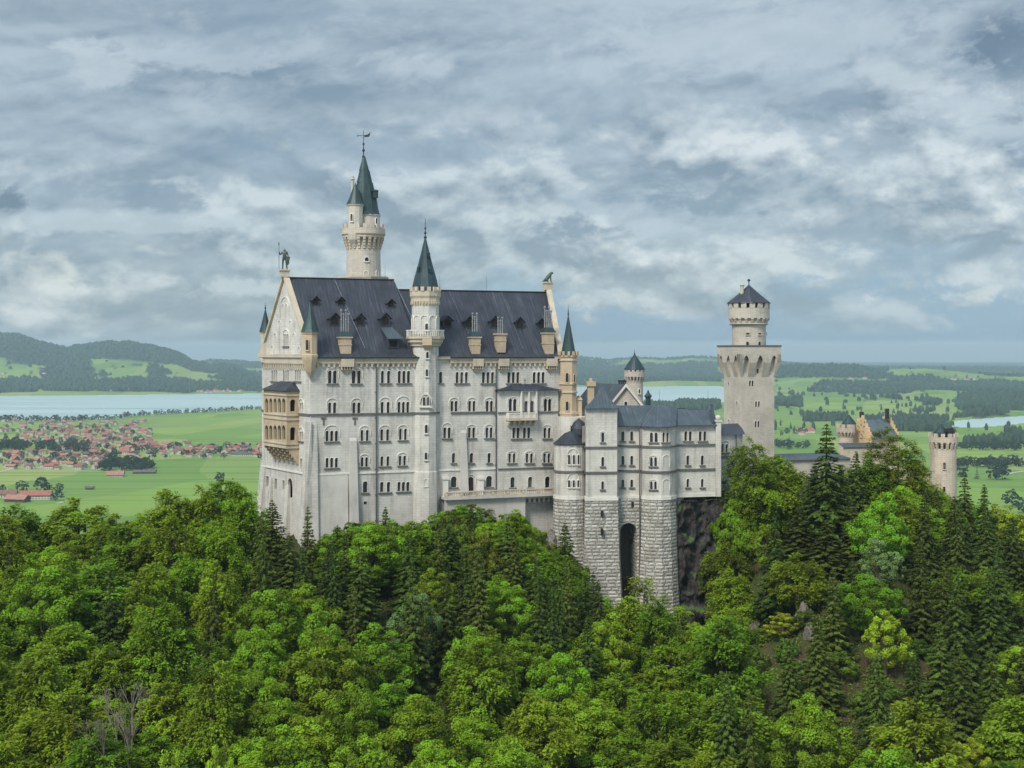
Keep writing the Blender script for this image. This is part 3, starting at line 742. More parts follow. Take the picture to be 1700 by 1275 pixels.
def palace_roof():
    mb = MB()
    ov = .75; tk = 20.3
    def pt(t, s, z): q = C0 + U * (t + SH * s * max(0, min(1, (t - tk) / (LS - tk)))) + V * s; return Vector((q.x, q.y, z))
    def plane(t0, t1, z0, zr, sov=ov):
        sl = (zr - z0) / (LW / 2)
        mb.face([pt(t0, -sov, z0 - sl * sov * .25), pt(t1, -sov, z0 - sl * sov * .25), pt(t1, .6, z0 + sl * .45), pt(t0, .6, z0 + sl * .45)])
        mb.face([pt(t0, .6, z0 + sl * .45), pt(t1, .6, z0 + sl * .45), pt(t1, LW / 2, zr), pt(t0, LW / 2, zr)])
        mb.face([pt(t1, LW + sov, z0 - .3), pt(t0, LW + sov, z0 - .3), pt(t0, LW / 2, zr), pt(t1, LW / 2, zr)])
    plane(.35, tk, ZE + .12, 203.3); plane(tk, LS - .35, ZE + .12, 201.5)
    mb.face([pt(tk, -.4, ZE), pt(tk, LW / 2, 203.3), pt(tk, LW + .4, ZE)][::-1])
    mb.face([pt(tk, -.4, ZE), pt(tk, LW + .4, ZE), pt(tk, LW / 2, 203.3)][::-1])
    roof = mb.build('roof', M_ROOF, palace)
    g = MB()   # gutters and the bright seams of the fire breaks
    g.tube(pt(.3, -ov - .05, ZE - .12), pt(19.8, -ov - .05, ZE - .12), .14, .14, 8); g.tube(pt(25.2, -ov - .05, ZE - .12), pt(LS - 1.6, -ov - .05, ZE - .12), .14, .14, 8)
    g.build('gutter', M_IRON, roof)
    g = MB()
    for t, za in ((.55, 203.3), (9.0, 203.3), (20.25, 203.3), (29.6, 201.5), (38.7, 201.5)):
        sl = (za - ZE - .12) / (LW / 2)
        a = pt(t + (1.2 if t > 1 else .2), 1.0, ZE + .12 + sl * 1.0 + .14); b = pt(t, LW / 2, za + .05); g.tube(a, b, .065, .065, 4)
    g.build('roof_seam', M_ROOF2, roof)
    g = MB(); g.tube(pt(.4, LW / 2, 203.4), pt(tk, LW / 2, 203.4), .16, .16, 6); g.tube(pt(tk, LW / 2, 201.6), pt(LS - .4, LW / 2, 201.6), .16, .16, 6); g.build('ridge_cap', M_IRON, roof)
    # point of the south slope that shows at (px, py)
    def on_roof(px, py, zr):
        best = None; dx = (px - CX) / F
        n = 400
        for i in range(n):
            s = LW / 2 * i / n; a = C0 + V * s
            t = (a.y * dx - a.x) / (U.x - U.y * dx); q = a + U * t
            z = ZE + .12 + (zr - ZE - .12) * s / (LW / 2); e = abs((HY - py) * q.y / F + ZC - z)
            k = SH * s / (LS - tk); t = (t + tk * k) / (1 + k) if t > tk else t
            if best is None or e < best[0]: best = (e, t, s, z)
        return best[1:]
    # dormers
    for px, py, k in ((524, 508, .8), (566, 508, .75), (649, 512, .8), (556, 541, 1.05), (598, 541, 1.0), (640, 541, 1.05), (743, 544, 1.0), (779, 545, 1.0), (822, 545, 1.05), (863, 546, 1.0), (899, 546, .9)):
        zr = 203.3 if px < 668 else 201.5
        t, s, z = on_roof(px, py, zr); sl = (zr - ZE) / (LW / 2)
        w = .85 * k; h = 1.35 * k; dep = h / sl + 1.1
        d = MB(); A = lambda a, b, c: pt(t + a, s + b, z + c)
        d.face([A(-w, 0, 0), A(w, 0, 0), A(w, 0, h), A(0, 0, h + .75 * k), A(-w, 0, h)])
        d.face([A(-w, dep, 0), A(-w, 0, 0), A(-w, 0, h), A(-w, dep, h)]); d.face([A(w, 0, 0), A(w, dep, 0), A(w, dep, h), A(w, 0, h)])
        for sg in (-1, 1):
            f = [A(sg * (w + .2), -.35, h - .15), A(0, -.35, h + .9 * k), A(0, dep + .9, h + .9 * k), A(sg * (w + .2), dep, h - .15)]
            d.face(f); d.face([p + Vector((0, 0, -.07)) for p in f[::-1]])
        dm = d.build('dormer', M_ROOF, roof)
        d = MB(); d.face([A(-w * .7, -.03, .25), A(w * .7, -.03, .25), A(w * .7, -.03, h * .9), A(0, -.03, h + .35 * k), A(-w * .7, -.03, h * .9)]); d.build('opening', M_DARK, dm)
    t, s, z = on_roof(653, 578, 203.3)     # shed dormer with a raised flap
    d = MB(); A = lambda a, b, c: pt(t + a, s + b, z + c)
    d.hexa([A(-1.0, 0, 0), A(1.0, 0, 0), A(1.0, 2, 0), A(-1.0, 2, 0)], [A(-1.0, 0, 1.5), A(1.0, 0, 1.5), A(1.0, 2, 2.2), A(-1.0, 2, 2.2)])
    dm = d.build('dormer', M_ROOF, roof)
    d = MB(); d.hexa([A(-1.5, -.9, 1.6), A(1.5, -.9, 1.6), A(1.1, 2.6, 3.6), A(-1.1, 2.6, 3.6)], [A(-1.5, -.9, 1.7), A(1.5, -.9, 1.7), A(1.1, 2.6, 3.7), A(-1.1, 2.6, 3.7)]); d.build('flap', M_ROOF2, dm)
    d = MB(); d.face([A(-.7, -.02, .2), A(.7, -.02, .2), A(.7, -.02, 1.3), A(-.7, -.02, 1.3)]); d.build('opening', M_DARK, dm)
    # chimneys that rise through the eaves
    for px, yb, yt, w, cap, pt_top, npt in ((574, 585, 559, 2.15, 'g', 513, 4), (790, 585, 559, 1.9, 'd', 519, 3), (832.5, 577, 554, 1.9, 'n', 526, 3), (912, 587, 552, 2.0, 'd', 508, 4)):
        off = .5
        tt, z0 = FS.pix(px, yb, -off); _, z1 = FS.pix(px, yt, -off); _, z2 = FS.pix(px, pt_top, -off - .6)
        c = FS.pt(tt, 0, -off - w * .32); ang = math.atan2(U.y, U.x)
        m = MB(); m.box((c.x, c.y, z0 - .9), w * .80, w * .72, .9, ang, 1.08); m.box((c.x, c.y, z0), w * .86, w * .76, (z1 - z0) * .45, ang, 1.05)
        m.box((c.x, c.y, z0 + (z1 - z0) * .45), w * 1.0, w * .86, .18, ang); m.box((c.x, c.y, z0 + (z1 - z0) * .45 + .18), w * .9, w * .8, (z1 - z0) * .55 - .4, ang, 1.04)
        m.box((c.x, c.y, z1 - .22), w * 1.12, w * 1.0, .28, ang)
        ch = m.build('chimney', M_TAN, palace)
        if cap != 'n':
            m = MB(); m.box((c.x, c.y, z1 + .06), w * 1.18, w * 1.05, .85, ang, .62); m.build('cap', M_GREEN if cap == 'g' else M_DCONE, ch)
        zt = z1 + (.8 if cap != 'n' else .06); hh = z2 - zt
        for i in range(npt):
            m = MB(); x = (i - (npt - 1) / 2) * .42; q = Vector((c.x, c.y)) + U * x; hp = hh * (.82 if i % 2 else 1.0)
            m.lathe(q, [(.12, zt - .1), (.105, zt + hp * .5), (.20, zt + hp * .53), (.105, zt + hp * .56), (.10, zt + hp * .88), (.21, zt + hp * .92), (.18, zt + hp)], 8)
            m.build('chimney_pot', M_POT, ch)
        # corbelled foot on the wall below the eaves
        m = MB(); zc = ZE - .1
        bar(m, FS, tt - w * .52, tt + w * .52, zc - 1.6, zc - .25, .45, .95)
        for i in range(5): bar(m, FS, tt - w * .5 + i * w * .22, tt - w * .5 + i * w * .22 + .2, zc - 2.1, zc - 1.6, .0, .75)
        m.face([FS.pt(tt - w * .5, zc - 2.1, .46), FS.pt(tt, zc - 3.0, .10), FS.pt(tt + w * .5, zc - 2.1, .46)]); m.build('corbel', M_BUFF, ch)
palace_roof()
def palace_extras():
    # downpipes
    for px in (624, 822.8):
        t, _ = FS.pix(px, 700); m = MB(); m.tube(FS.pt(t, ZE - .4, .28), FS.pt(t, 154, .28), .13, .13, 6)
        for z in np.arange(156, 188, 4.5): bar(m, FS, t - .2, t + .2, z, z + .12, .02, .3)
        m.build('downpipe', M_PIPE, palace)
    # lightning rods
    for t, zr in ((18.6, 203.3), (29.2, 201.5), (38.6, 201.5)):
        q = C0 + U * t + V * LW / 2; m = MB(); m.tube((q.x, q.y, zr), (q.x, q.y, zr + 2.9), .035, .02, 4); m.build('lightning_rod', M_PIPE, palace)
    # light pilaster strips that widen downwards
    for x0, x1, yt, yb in ((580, 591.5, 732, 880), (764.5, 773, 719, 818)):
        t0, zt = FS.pix(x0, yt); t1, _ = FS.pix(x1, yt); _, zb = FS.pix(x0, yb)
        m = MB(); lo = [FS.pt(t0 - .15, zb, 1.3), FS.pt(t1 + .15, zb, 1.3), FS.pt(t1 + .15, zb, 0), FS.pt(t0 - .15, zb, 0)]
        hi = [FS.pt(t0, zt, .35), FS.pt(t1, zt, .35), FS.pt(t1, zt + .5, 0), FS.pt(t0, zt + .5, 0)]; m.hexa(lo, hi); m.build('buttress', M_RENDER, palace)
    # thickened lower walls and battered corners
    m = MB(); z1 = FS.pix(640, 784)[1] - .14
    def slab(fc, t0, t1, za, zb, oa, ob, m=m):
        lo = [fc.pt(t0, zb, ob), fc.pt(t1, zb, ob), fc.pt(t1, zb, -.02), fc.pt(t0, zb, -.02)]
        hi = [fc.pt(t0, za, oa), fc.pt(t1, za, oa), fc.pt(t1, za, -.02), fc.pt(t0, za, -.02)]; m.hexa(lo, hi)
    slab(FS, .2, 6.6, z1, 150, .10, 1.2); m.build('battered_base', M_RENDER, palace)
    m = MB()
    zc = FS.pix(515, 700)[1]
    slab(FS, -.9, 1.2, zc, 150, .05, 1.6, m); slab(FW, FW.L - 1.6, FW.L + .55, zc, 150, .06, 2.2, m)
    zc2 = FW.pix(440, 765)[1]; slab(FW, -.5, 1.8, zc2, 150, .05, 2.0, m)
    slab(FW, 4.2, 5.4, FW.pix(452, 792)[1], 150, .3, 1.6, m); slab(FW, 12.3, 13.6, FW.pix(480, 806)[1], 150, .3, 1.8, m)
    m.build('buttress', M_WALL, palace)
    # carved masonry monogram plaques above the third storey
    # (plain T-shaped wall anchors)
    for px in (537, 589):
        t, z = FS.pix(px, 696); m = MB(); bar(m, FS, t - .45, t + .45, z, z + .32, 0, .12); bar(m, FS, t - .12, t + .12, z - 1.0, z, 0, .12); m.build('wall_anchor', M_SILL, palace)
    # terrace with balustrade in front of the right half
    t0, _ = FS.pix(731, 820); tA, zt = FS.pix(760, 821, 2.6); zt += 0.0
    t1 = FS.pix(922, 815)[0]
    m = MB(); bar(m, FS, t0, t1, zt - .9, zt - .45, 0, 2.9); bar(m, FS, t0 + 6, t1, zt - 1.3, zt - .9, 0, 2.3)
    for i in range(11): bar(m, FS, t0 + 12.5 + i * .95, t0 + 12.9 + i * .95, zt - 2.1, zt - 1.3, 0, 1.9)
    ter = m.build('terrace', M_RENDER, palace)
    m = MB(); bar(m, FS, t0, t1, zt + .35, zt + .55, 2.55, 2.95); bar(m, FS, t0, t1, zt - .45, zt - .28, 2.6, 2.9)
    n = int((t1 - t0) / .42)
    for i in range(n + 1):
        t = t0 + (t1 - t0) * i / n
        if i % 7 == 0: bar(m, FS, t - .18, t + .18, zt - .28, zt + .35, 2.58, 2.92)
        else: m.lathe(FS.pt(t, 0, 2.75), [(.07, zt - .28), (.12, zt - .05), (.07, zt + .35)], 6, cap=False)
    m.build('balustrade', M_BUFF, ter)
    m = MB(); wall(m, FS, [(t0, 150), (t0 + 15.5, 150), (t0 + 15.5, zt - .9), (t0, zt - .9)], [], off=2.2); m.face([FS.pt(t0 + 15.5, 150, 2.2), FS.pt(t0 + 15.5, 150, 0), FS.pt(t0 + 15.5, zt - .9, 0), FS.pt(t0 + 15.5, zt - .9, 2.2)]); m.build('retaining_wall', M_RENDER, ter)
    for px in (739.5, 798.5):
        t, z = FS.pix(px, 796, .5); m = MB(); bar(m, FS, t - .42, t + .42, zt - .45, z, 0, .8); bar(m, FS, t - .55, t + .55, z, z + .45, 0, .95)
        m.build('terrace_pier', M_WHITE, ter)
palace_extras()
def projecting_bay():
    # shallow projection at the right end: its own walls, hipped roof and small balcony
    t0 = FS.pix(824.5, 700)[0]; t1 = FS.pix(926.5, 700, .6)[0]; off = .6
    z1 = FS.pix(870, 647, off)[1]; B = FS; holes = []
    bay = MB()
    kw = dict(off=off, holes=holes)
    window(palace, B, (847.6, 854.8), 662, 682.5, w=5.4, hood=660, sill=False, **kw); window(palace, B, (905.8, 912.8), 662, 682.5, w=5.4, hood=660, sill=False, **kw)
    window(palace, B, (873.5, 883.3), 665.5, 684, w=5.6, sill=False, pane=M_MAUVE, **kw)
    window(palace, B, (853, 860, 870.7, 877.9), 709.5, 727.5, w=4.4, hood=None, **kw); window(palace, B, (904.8, 912), 710, 727.5, w=4.2, hood=704.5, **kw)
    for xs in ((846.2, 853.6), (875.2, 882.4), (904.2, 911.4)): window(palace, B, xs, 752.5, 768.5, w=4.2, hood=748, **kw)
    window(palace, B, (851,), 792, 809.5, w=6.6, **kw); window(palace, B, (880.3,), 791.5, 809.5, w=6.6, pane=M_SILL, **kw); window(palace, B, (909,), 791, 809.5, w=7.4, **kw)
    wall(bay, B, [(t0, ZB), (t1, ZB), (t1, z1), (t0, z1)], holes, off=off)
    for t in (t0, t1): bay.face([B.pt(t, ZB, 0), B.pt(t, ZB, off), B.pt(t, z1, off), B.pt(t, z1, 0)] if t == t0 else [B.pt(t, ZB, off), B.pt(t, ZB, 0), B.pt(t, z1, 0), B.pt(t, z1, off)])
    bw = bay.build('projecting_bay', M_WALL, palace)
    m = MB(); z = FS.pix(870, 684.8, off)[1]; bar(m, B, t0, t1, z - .14, z + .14, off, off + .2); m.build('string_course', M_SILL, bw); m = MB(); z = FS.pix(870, 777.5, off)[1]; bar(m, B, t0, t1, z - .12, z + .12, off, off + .18)
    m.build('string_course', M_SILL, bw)
    m = MB(); zt = FS.pix(880, 637.5)[1]; c0, c1 = t0 + (t1 - t0) * .30, t0 + (t1 - t0) * .60
    a, b = B.pt(t0 - .4, z1 - .05, off + .7), B.pt(t1 + .4, z1 - .05, off + .7); c, d = B.pt(c1, zt, .02), B.pt(c0, zt, .02); e, g = B.pt(t0 - .4, z1 - .05, 0), B.pt(t1 + .4, z1 - .05, 0)
    m.face([a, b, c, d]); m.face([e, a, d]); m.face([b, g, c]); m.face([a + Vector((0, 0, -.12)), b + Vector((0, 0, -.12)), g + Vector((0, 0, -.12)), e + Vector((0, 0, -.12))][::-1]); m.face([a, a + Vector((0, 0, -.12)), b + Vector((0, 0, -.12)), b])
    rf = m.build('bay_roof', M_ROOF, bw)
    m = MB(); q = B.pt((c0 + c1) / 2, 0, .5); m.tube((q.x, q.y, zt - .3), (q.x, q.y, zt + 1.1), .06, .05, 5); m.tube((q.x - .3, q.y, zt + .7), (q.x + .3, q.y, zt + .7), .04, .04, 4); m.build('cross_finial', M_IRON, rf)
    # balcony
    o = off; ta, zb = FS.pix(844, 694.5, o + 1.2); tb, _ = FS.pix(892, 694, o + 1.2); zr = FS.pix(868, 685, o + 1.2)[1]
    m = MB(); bar(m, B, ta, tb, zb - .45, zb, o, o + 1.5)
    for i in range(6):
        t = ta + .3 + i * (tb - ta - .6) / 5; bar(m, B, t - .15, t + .15, zb - .95, zb - .45, o, o + 1.1); bar(m, B, t - .13, t + .13, zb - 1.4, zb - .95, o, o + .5)
    bal = m.build('balcony', M_BUFF, bw)
    m = MB(); bar(m, B, ta, tb, zr - .16, zr, o + 1.3, o + 1.5)
    for i in range(22):
        t = ta + .1 + i * (tb - ta - .2) / 21; bar(m, B, t - .05, t + .05, zb, zr - .16, o + 1.34, o + 1.46)
    for t in (ta, tb - .15): bar(m, B, t, t + .15, zb, zr, o, o + 1.3)
    m.build('railing', M_TRIM, bal)
    m = MB(); ta, z2 = FS.pix(866, 650, o + .5); tb = FS.pix(891, 650, o + .5)[0]
    for t in (ta, (ta + tb) / 2, tb): bar(m, B, t - .12, t + .12, zb, z2, o, o + .55)
    bar(m, B, ta - .12, tb + .12, z2, z2 + .35, o, o + .6); m.build('aedicule', M_TRIM, bal)
projecting_bay()
def west_loggia():
    # two-storey tan loggia hung on the west wall
    p = 2.3
    t0 = FW.pix(437.5, 700, p)[0]; t1 = FW.pix(476, 700, p)[0]
    zr = FW.pix(460, 648, p)[1]; z0 = FW.pix(460, 742, p)[1]; holes = []
    front = MB()
    for y0, y1 in ((661, 685), (706, 730)):
        for i in range(5):
            w = (t1 - t0 - .9) / 5; a = t0 + .45 + i * w + .22; zt = FW.pix(443 + i * 6.8, y0, p)[1]; zb = FW.pix(443 + i * 6.8, y1, p)[1]
            holes.append(arch_poly(a, a + w - .44, zb, zt))
    lg = front; wall(front, FW, [(t0, z0), (t1, z0), (t1, zr), (t0, zr)], holes, depth=.5, off=p)
    S = Face(FW.pt(t1, 0, p).xy, FW.pt(t1, 0, 0).xy); hs = []
    for y0, y1 in ((663, 683), (709, 731)):
        ta = S.L * .28; tb = S.L * .72; zt = S.pix(486, y0)[1]; zb = S.pix(486, y1)[1]; hs.append(arch_poly(ta, tb, zb, zt))
    wall(front, S, [(0, z0), (S.L, z0), (S.L, zr), (0, zr)], hs, depth=.5)
    front.face([FW.pt(t0, z0, 0), FW.pt(t0, z0, p), FW.pt(t0, zr, p), FW.pt(t0, zr, 0)])
    front.face([FW.pt(t0, z0, p), FW.pt(t0, z0, 0), FW.pt(t1, z0, 0), FW.pt(t1, z0, p)])
    w = front.build('loggia', M_TAN, palace)
    m = MB(); m.face([FW.pt(t0 + .1, z0, p - .55), FW.pt(t1 - .5, z0, p - .55), FW.pt(t1 - .5, zr, p - .55), FW.pt(t0 + .1, zr, p - .55)]); m.face([S.pt(.55, z0, -.52), S.pt(S.L, z0, -.52), S.pt(S.L, zr, -.52), S.pt(.55, zr, -.52)]); m.build('shade_sheet', M_DARK, w)  # near-black sheets close behind the arches stand in for the loggia's shade
    m = MB()
    for y in (655, 688, 695, 735, 741):
        z = FW.pix(460, y, p)[1]; bar(m, FW, t0 - .15, t1 + .15, z - .14, z + .14, p, p + .18); bar(m, S, -.15, S.L, z - .14, z + .14, 0, .18)
    m.build('moulding', M_BUFF, w)
    m = MB()
    for i in range(6):
        t = t0 + .3 + i * (t1 - t0 - .6) / 5; zz = z0
        for k in range(5): bar(m, FW, t - .17, t + .17, zz - .55 * (k + 1), zz - .55 * k, 0, p * (1 - k / 5.0) * .95)
    lo = [S.pt(0, z0 - .1, -.01), S.pt(S.L, z0 - .1, -.01), S.pt(S.L, z0 - .1, -.5), S.pt(0, z0 - .1, -.5)]
    m.face([S.pt(0, z0, -.02), S.pt(S.L, z0 - 3.2, -.02), S.pt(S.L, z0, -.02)]); m.build('corbel', M_TAN, w)
    m = MB(); zt = zr + 1.55; a, b = FW.pt(t0 - .35, zr, p + .4), FW.pt(t1 + .35, zr, p + .4); c, d = FW.pt(t1 + .35, zr, 0), FW.pt(t0 - .35, zr, 0); e, g = FW.pt(t0 + 2.2, zt, 0), FW.pt(t1 - 2.2, zt, 0)
    m.face([a, b, g, e]); m.face([b, c, g]); m.face([d, a, e]); m.face([a + Vector((0, 0, -.1)), b + Vector((0, 0, -.1)), c + Vector((0, 0, -.1)), d + Vector((0, 0, -.1))][::-1]); m.build('loggia_roof', M_ROOF, w)
west_loggia()
def corner_turret(px, D, r, ybody0, ybody1, ycone1, body, conem, seg=8, foot=None, win=None, battlement=False, fin=1.6, cr=1.25):
    c = tower_xy(px, D); m = MB(); z0, z1 = zat(ybody1, D), zat(ybody0, D); zt = zat(ycone1, D)
    if foot: m.lathe(c, [(.15, foot), (r * .55, foot + 1.0), (r * .6, foot + 1.1), (r * 1.05, z0 - .5), (r * 1.12, z0)], seg, .39)
    m.lathe(c, [(r * 1.12, z0), (r * 1.12, z0 + .3), (r, z0 + .4), (r, z1 - .45), (r * 1.13, z1 - .3), (r * 1.13, z1)], seg, .39)
    tu = m.build('corner_turret', body, palace)
    if battlement: m = MB(); merlons(m, c, r * 1.12, z1, .75, 12, .42, .3); m.build('battlement', body, tu)
    m = MB(); R = r * (cr if not battlement else .98); m.lathe(c, [(R, z1 - .02), (R * .9, z1 + .35), (R * .55, z1 + (zt - z1) * .42), (R * .27, z1 + (zt - z1) * .72), (0.02, zt)], seg, .39, cap=False)
    cn = m.build('cone_roof', conem, tu); finial(cn, c, zt - .15, fin, .6)
    for wx, wy0, wy1, ww in (win or []):
        s = max(-.9, min(.9, ((wx - CX) / F * D - c.x) / r)); a = math.asin(s); n = Vector((math.sin(a), -math.cos(a)))
        stuck_window(tu, (c.x + n.x * r * .97, c.y + n.y * r * .97, zat(wy1, D)), n, ww, zat(wy0, D) - zat(wy1, D), frame=body)
    return c, z0, z1
corner_turret(440.5, 253, .85, 551, 597, 511, M_BUFF, M_DCONE, foot=ZE - 2.2, fin=1.2, cr=1.35)
corner_turret(514.5, 234.6, 1.30, 551, 592, 498, M_TAN, M_GREEN, foot=ZE - 3.6, win=[(512, 564, 581, .5)], fin=.9)
corner_turret(943.5, 252.6, 1.62, 590, 686, 521, M_TAN, M_GREEN, foot=FS.pix(932, 712)[1], win=[(941, 619, 634, .5), (941, 666, 681, .5), (953, 622, 634, .4)], battlement=True, fin=1.9)
def turret_bands():
    c = tower_xy(943.5, 252.6)
    for y in (598, 637, 651, 686): m = MB(); z = zat(y, 252.6); m.lathe(c, [(1.64, z - .2), (1.85, z - .1), (1.85, z + .15), (1.64, z + .2)], 8, .39); m.build('turret_moulding', M_BUFF, palace)
turret_bands()
# green bronze figures carved as one skin each
def skin_figure(name, verts, edges, radii, material, parent, root=0, sub=1):
    me = bpy.data.meshes.new(name); me.from_pydata([tuple(v) for v in verts], edges, []); o = link(name, me, parent, (0, 0, 0) if parent else None)
    me.materials.append(material)
    md = o.modifiers.new('skin', 'SKIN'); md.use_smooth_shade = True
    for i, r in enumerate(radii): me.skin_vertices[0].data[i].radius = (r, r); me.skin_vertices[0].data[i].use_root = (i == root)
    s = o.modifiers.new('sub', 'SUBSURF'); s.levels = sub; s.render_levels = sub
    return o
def knight():
    q = C0 + V * LW / 2 - U * .1; z = 204.3
    m = MB(); m.box((q.x, q.y, z - .8), 1.5, 1.5, 1.1, .38); m.box((q.x, q.y, z + .3), 1.9, 1.9, .22, .38); m.build('statue_pedestal', M_BUFF, palace)
    st = empty('statue', (q.x, q.y, z + .52), 'green bronze knight statue holding a lance and shield, standing on the gable tip', 'statue')
    h = 1.0; k = 3.9 / 1.85
    J = [(0, 0, .98), (0, 0, 1.22), (0, 0, 1.48), (0, 0, 1.60), (0, -.02, 1.74), (-.12, 0, .92), (-.15, -.03, .50), (-.16, 0, .06), (-.17, -.14, .03), (.12, 0, .92), (.17, -.06, .50), (.20, .04, .06), (.22, -.10, .03),
         (-.20, 0, 1.45), (-.38, -.03, 1.24), (-.44, -.10, 1.50), (.20, 0, 1.45), (.30, -.03, 1.18), (.26, -.16, .98)]
    E = [(0, 1), (1, 2), (2, 3), (3, 4), (0, 5), (5, 6), (6, 7), (7, 8), (0, 9), (9, 10), (10, 11), (11, 12), (2, 13), (13, 14), (14, 15), (2, 16), (16, 17), (17, 18)]
    R = [.17, .15, .19, .07, .12, .11, .08, .055, .05, .11, .08, .055, .05, .09, .06, .045, .09, .06, .045]
    skin_figure('body', [(a * k, b * k, c * k) for a, b, c in J], E, [r * k for r in R], M_BRONZE, st)
    b = wloc(st)
    m = MB(); m.tube(b + Vector((-.95, -.25, .1)), b + Vector((-.98, -.25, 4.6)), .05, .04, 5); m.lathe((b.x - .98, b.y - .25), [(.04, b.z + 4.3), (.13, b.z + 4.5), (0, b.z + 5.0)], 5); m.build('lance', M_BRONZE, st)
    m = MB(); m.hexa([b + Vector(v) for v in ((.30, -.55, 1.5), (.75, -.5, 1.0), (.8, -.4, 1.0), (.34, -.42, 1.5))], [b + Vector(v) for v in ((.28, -.6, 2.3), (1.05, -.55, 2.3), (1.08, -.42, 2.3), (.32, -.45, 2.3))])
    m.hexa([b + Vector(v) for v in ((.62, -.42, .75), (.7, -.42, .75), (.7, -.36, .75), (.62, -.36, .75))], [b + Vector(v) for v in ((.30, -.55, 1.5), (.95, -.5, 1.3), (.97, -.4, 1.3), (.34, -.42, 1.5))]); m.build('shield', M_BRONZE, st)
knight()
def lion():
    q = C0 + U * (LS - .1 + SH * LW / 2) + V * LW / 2; z = 202.6
    m = MB(); m.box((q.x, q.y, z - .6), 1.5, 1.5, 1.3, .38); m.box((q.x, q.y, z + .7), 1.8, 1.8, .2, .38); m.build('statue_pedestal', M_BUFF, palace)
    st = empty('statue', (q.x, q.y, z + .9), 'green bronze lion statue sitting on the far right end of the roof ridge', 'statue')
    J = [(-.45, 0, .45), (-.1, 0, .75), (.3, 0, 1.15), (.50, 0, 1.55), (.72, 0, 1.62), (.40, -.2, .9), (.50, -.2, .45), (.52, -.2, .06), (.72, -.2, .05), (.40, .2, .9), (.50, .2, .45), (.52, .2, .06), (.72, .2, .05),
         (-.35, -.32, .35), (.05, -.36, .45), (-.12, -.34, .06), (.15, -.34, .05), (-.35, .32, .35), (.05, .36, .45), (-.12, .34, .06), (.15, .34, .05), (-.8, 0, .15), (-.95, -.2, .3), (.95, 0, 1.5)]
    E = [(0, 1), (1, 2), (2, 3), (3, 4), (4, 23), (2, 5), (5, 6), (6, 7), (7, 8), (2, 9), (9, 10), (10, 11), (11, 12), (0, 13), (13, 14), (14, 15), (15, 16), (0, 17), (17, 18), (18, 19), (19, 20), (0, 21), (21, 22)]
    R = [.40, .36, .36, .30, .22, .14, .11, .10, .09, .14, .11, .10, .09, .22, .14, .09, .09, .22, .14, .09, .09, .06, .05, .12]
    skin_figure('body', [Vector(j) * 1.15 for j in J], E, [r * 1.1 for r in R], M_BRONZE, st)
lion()
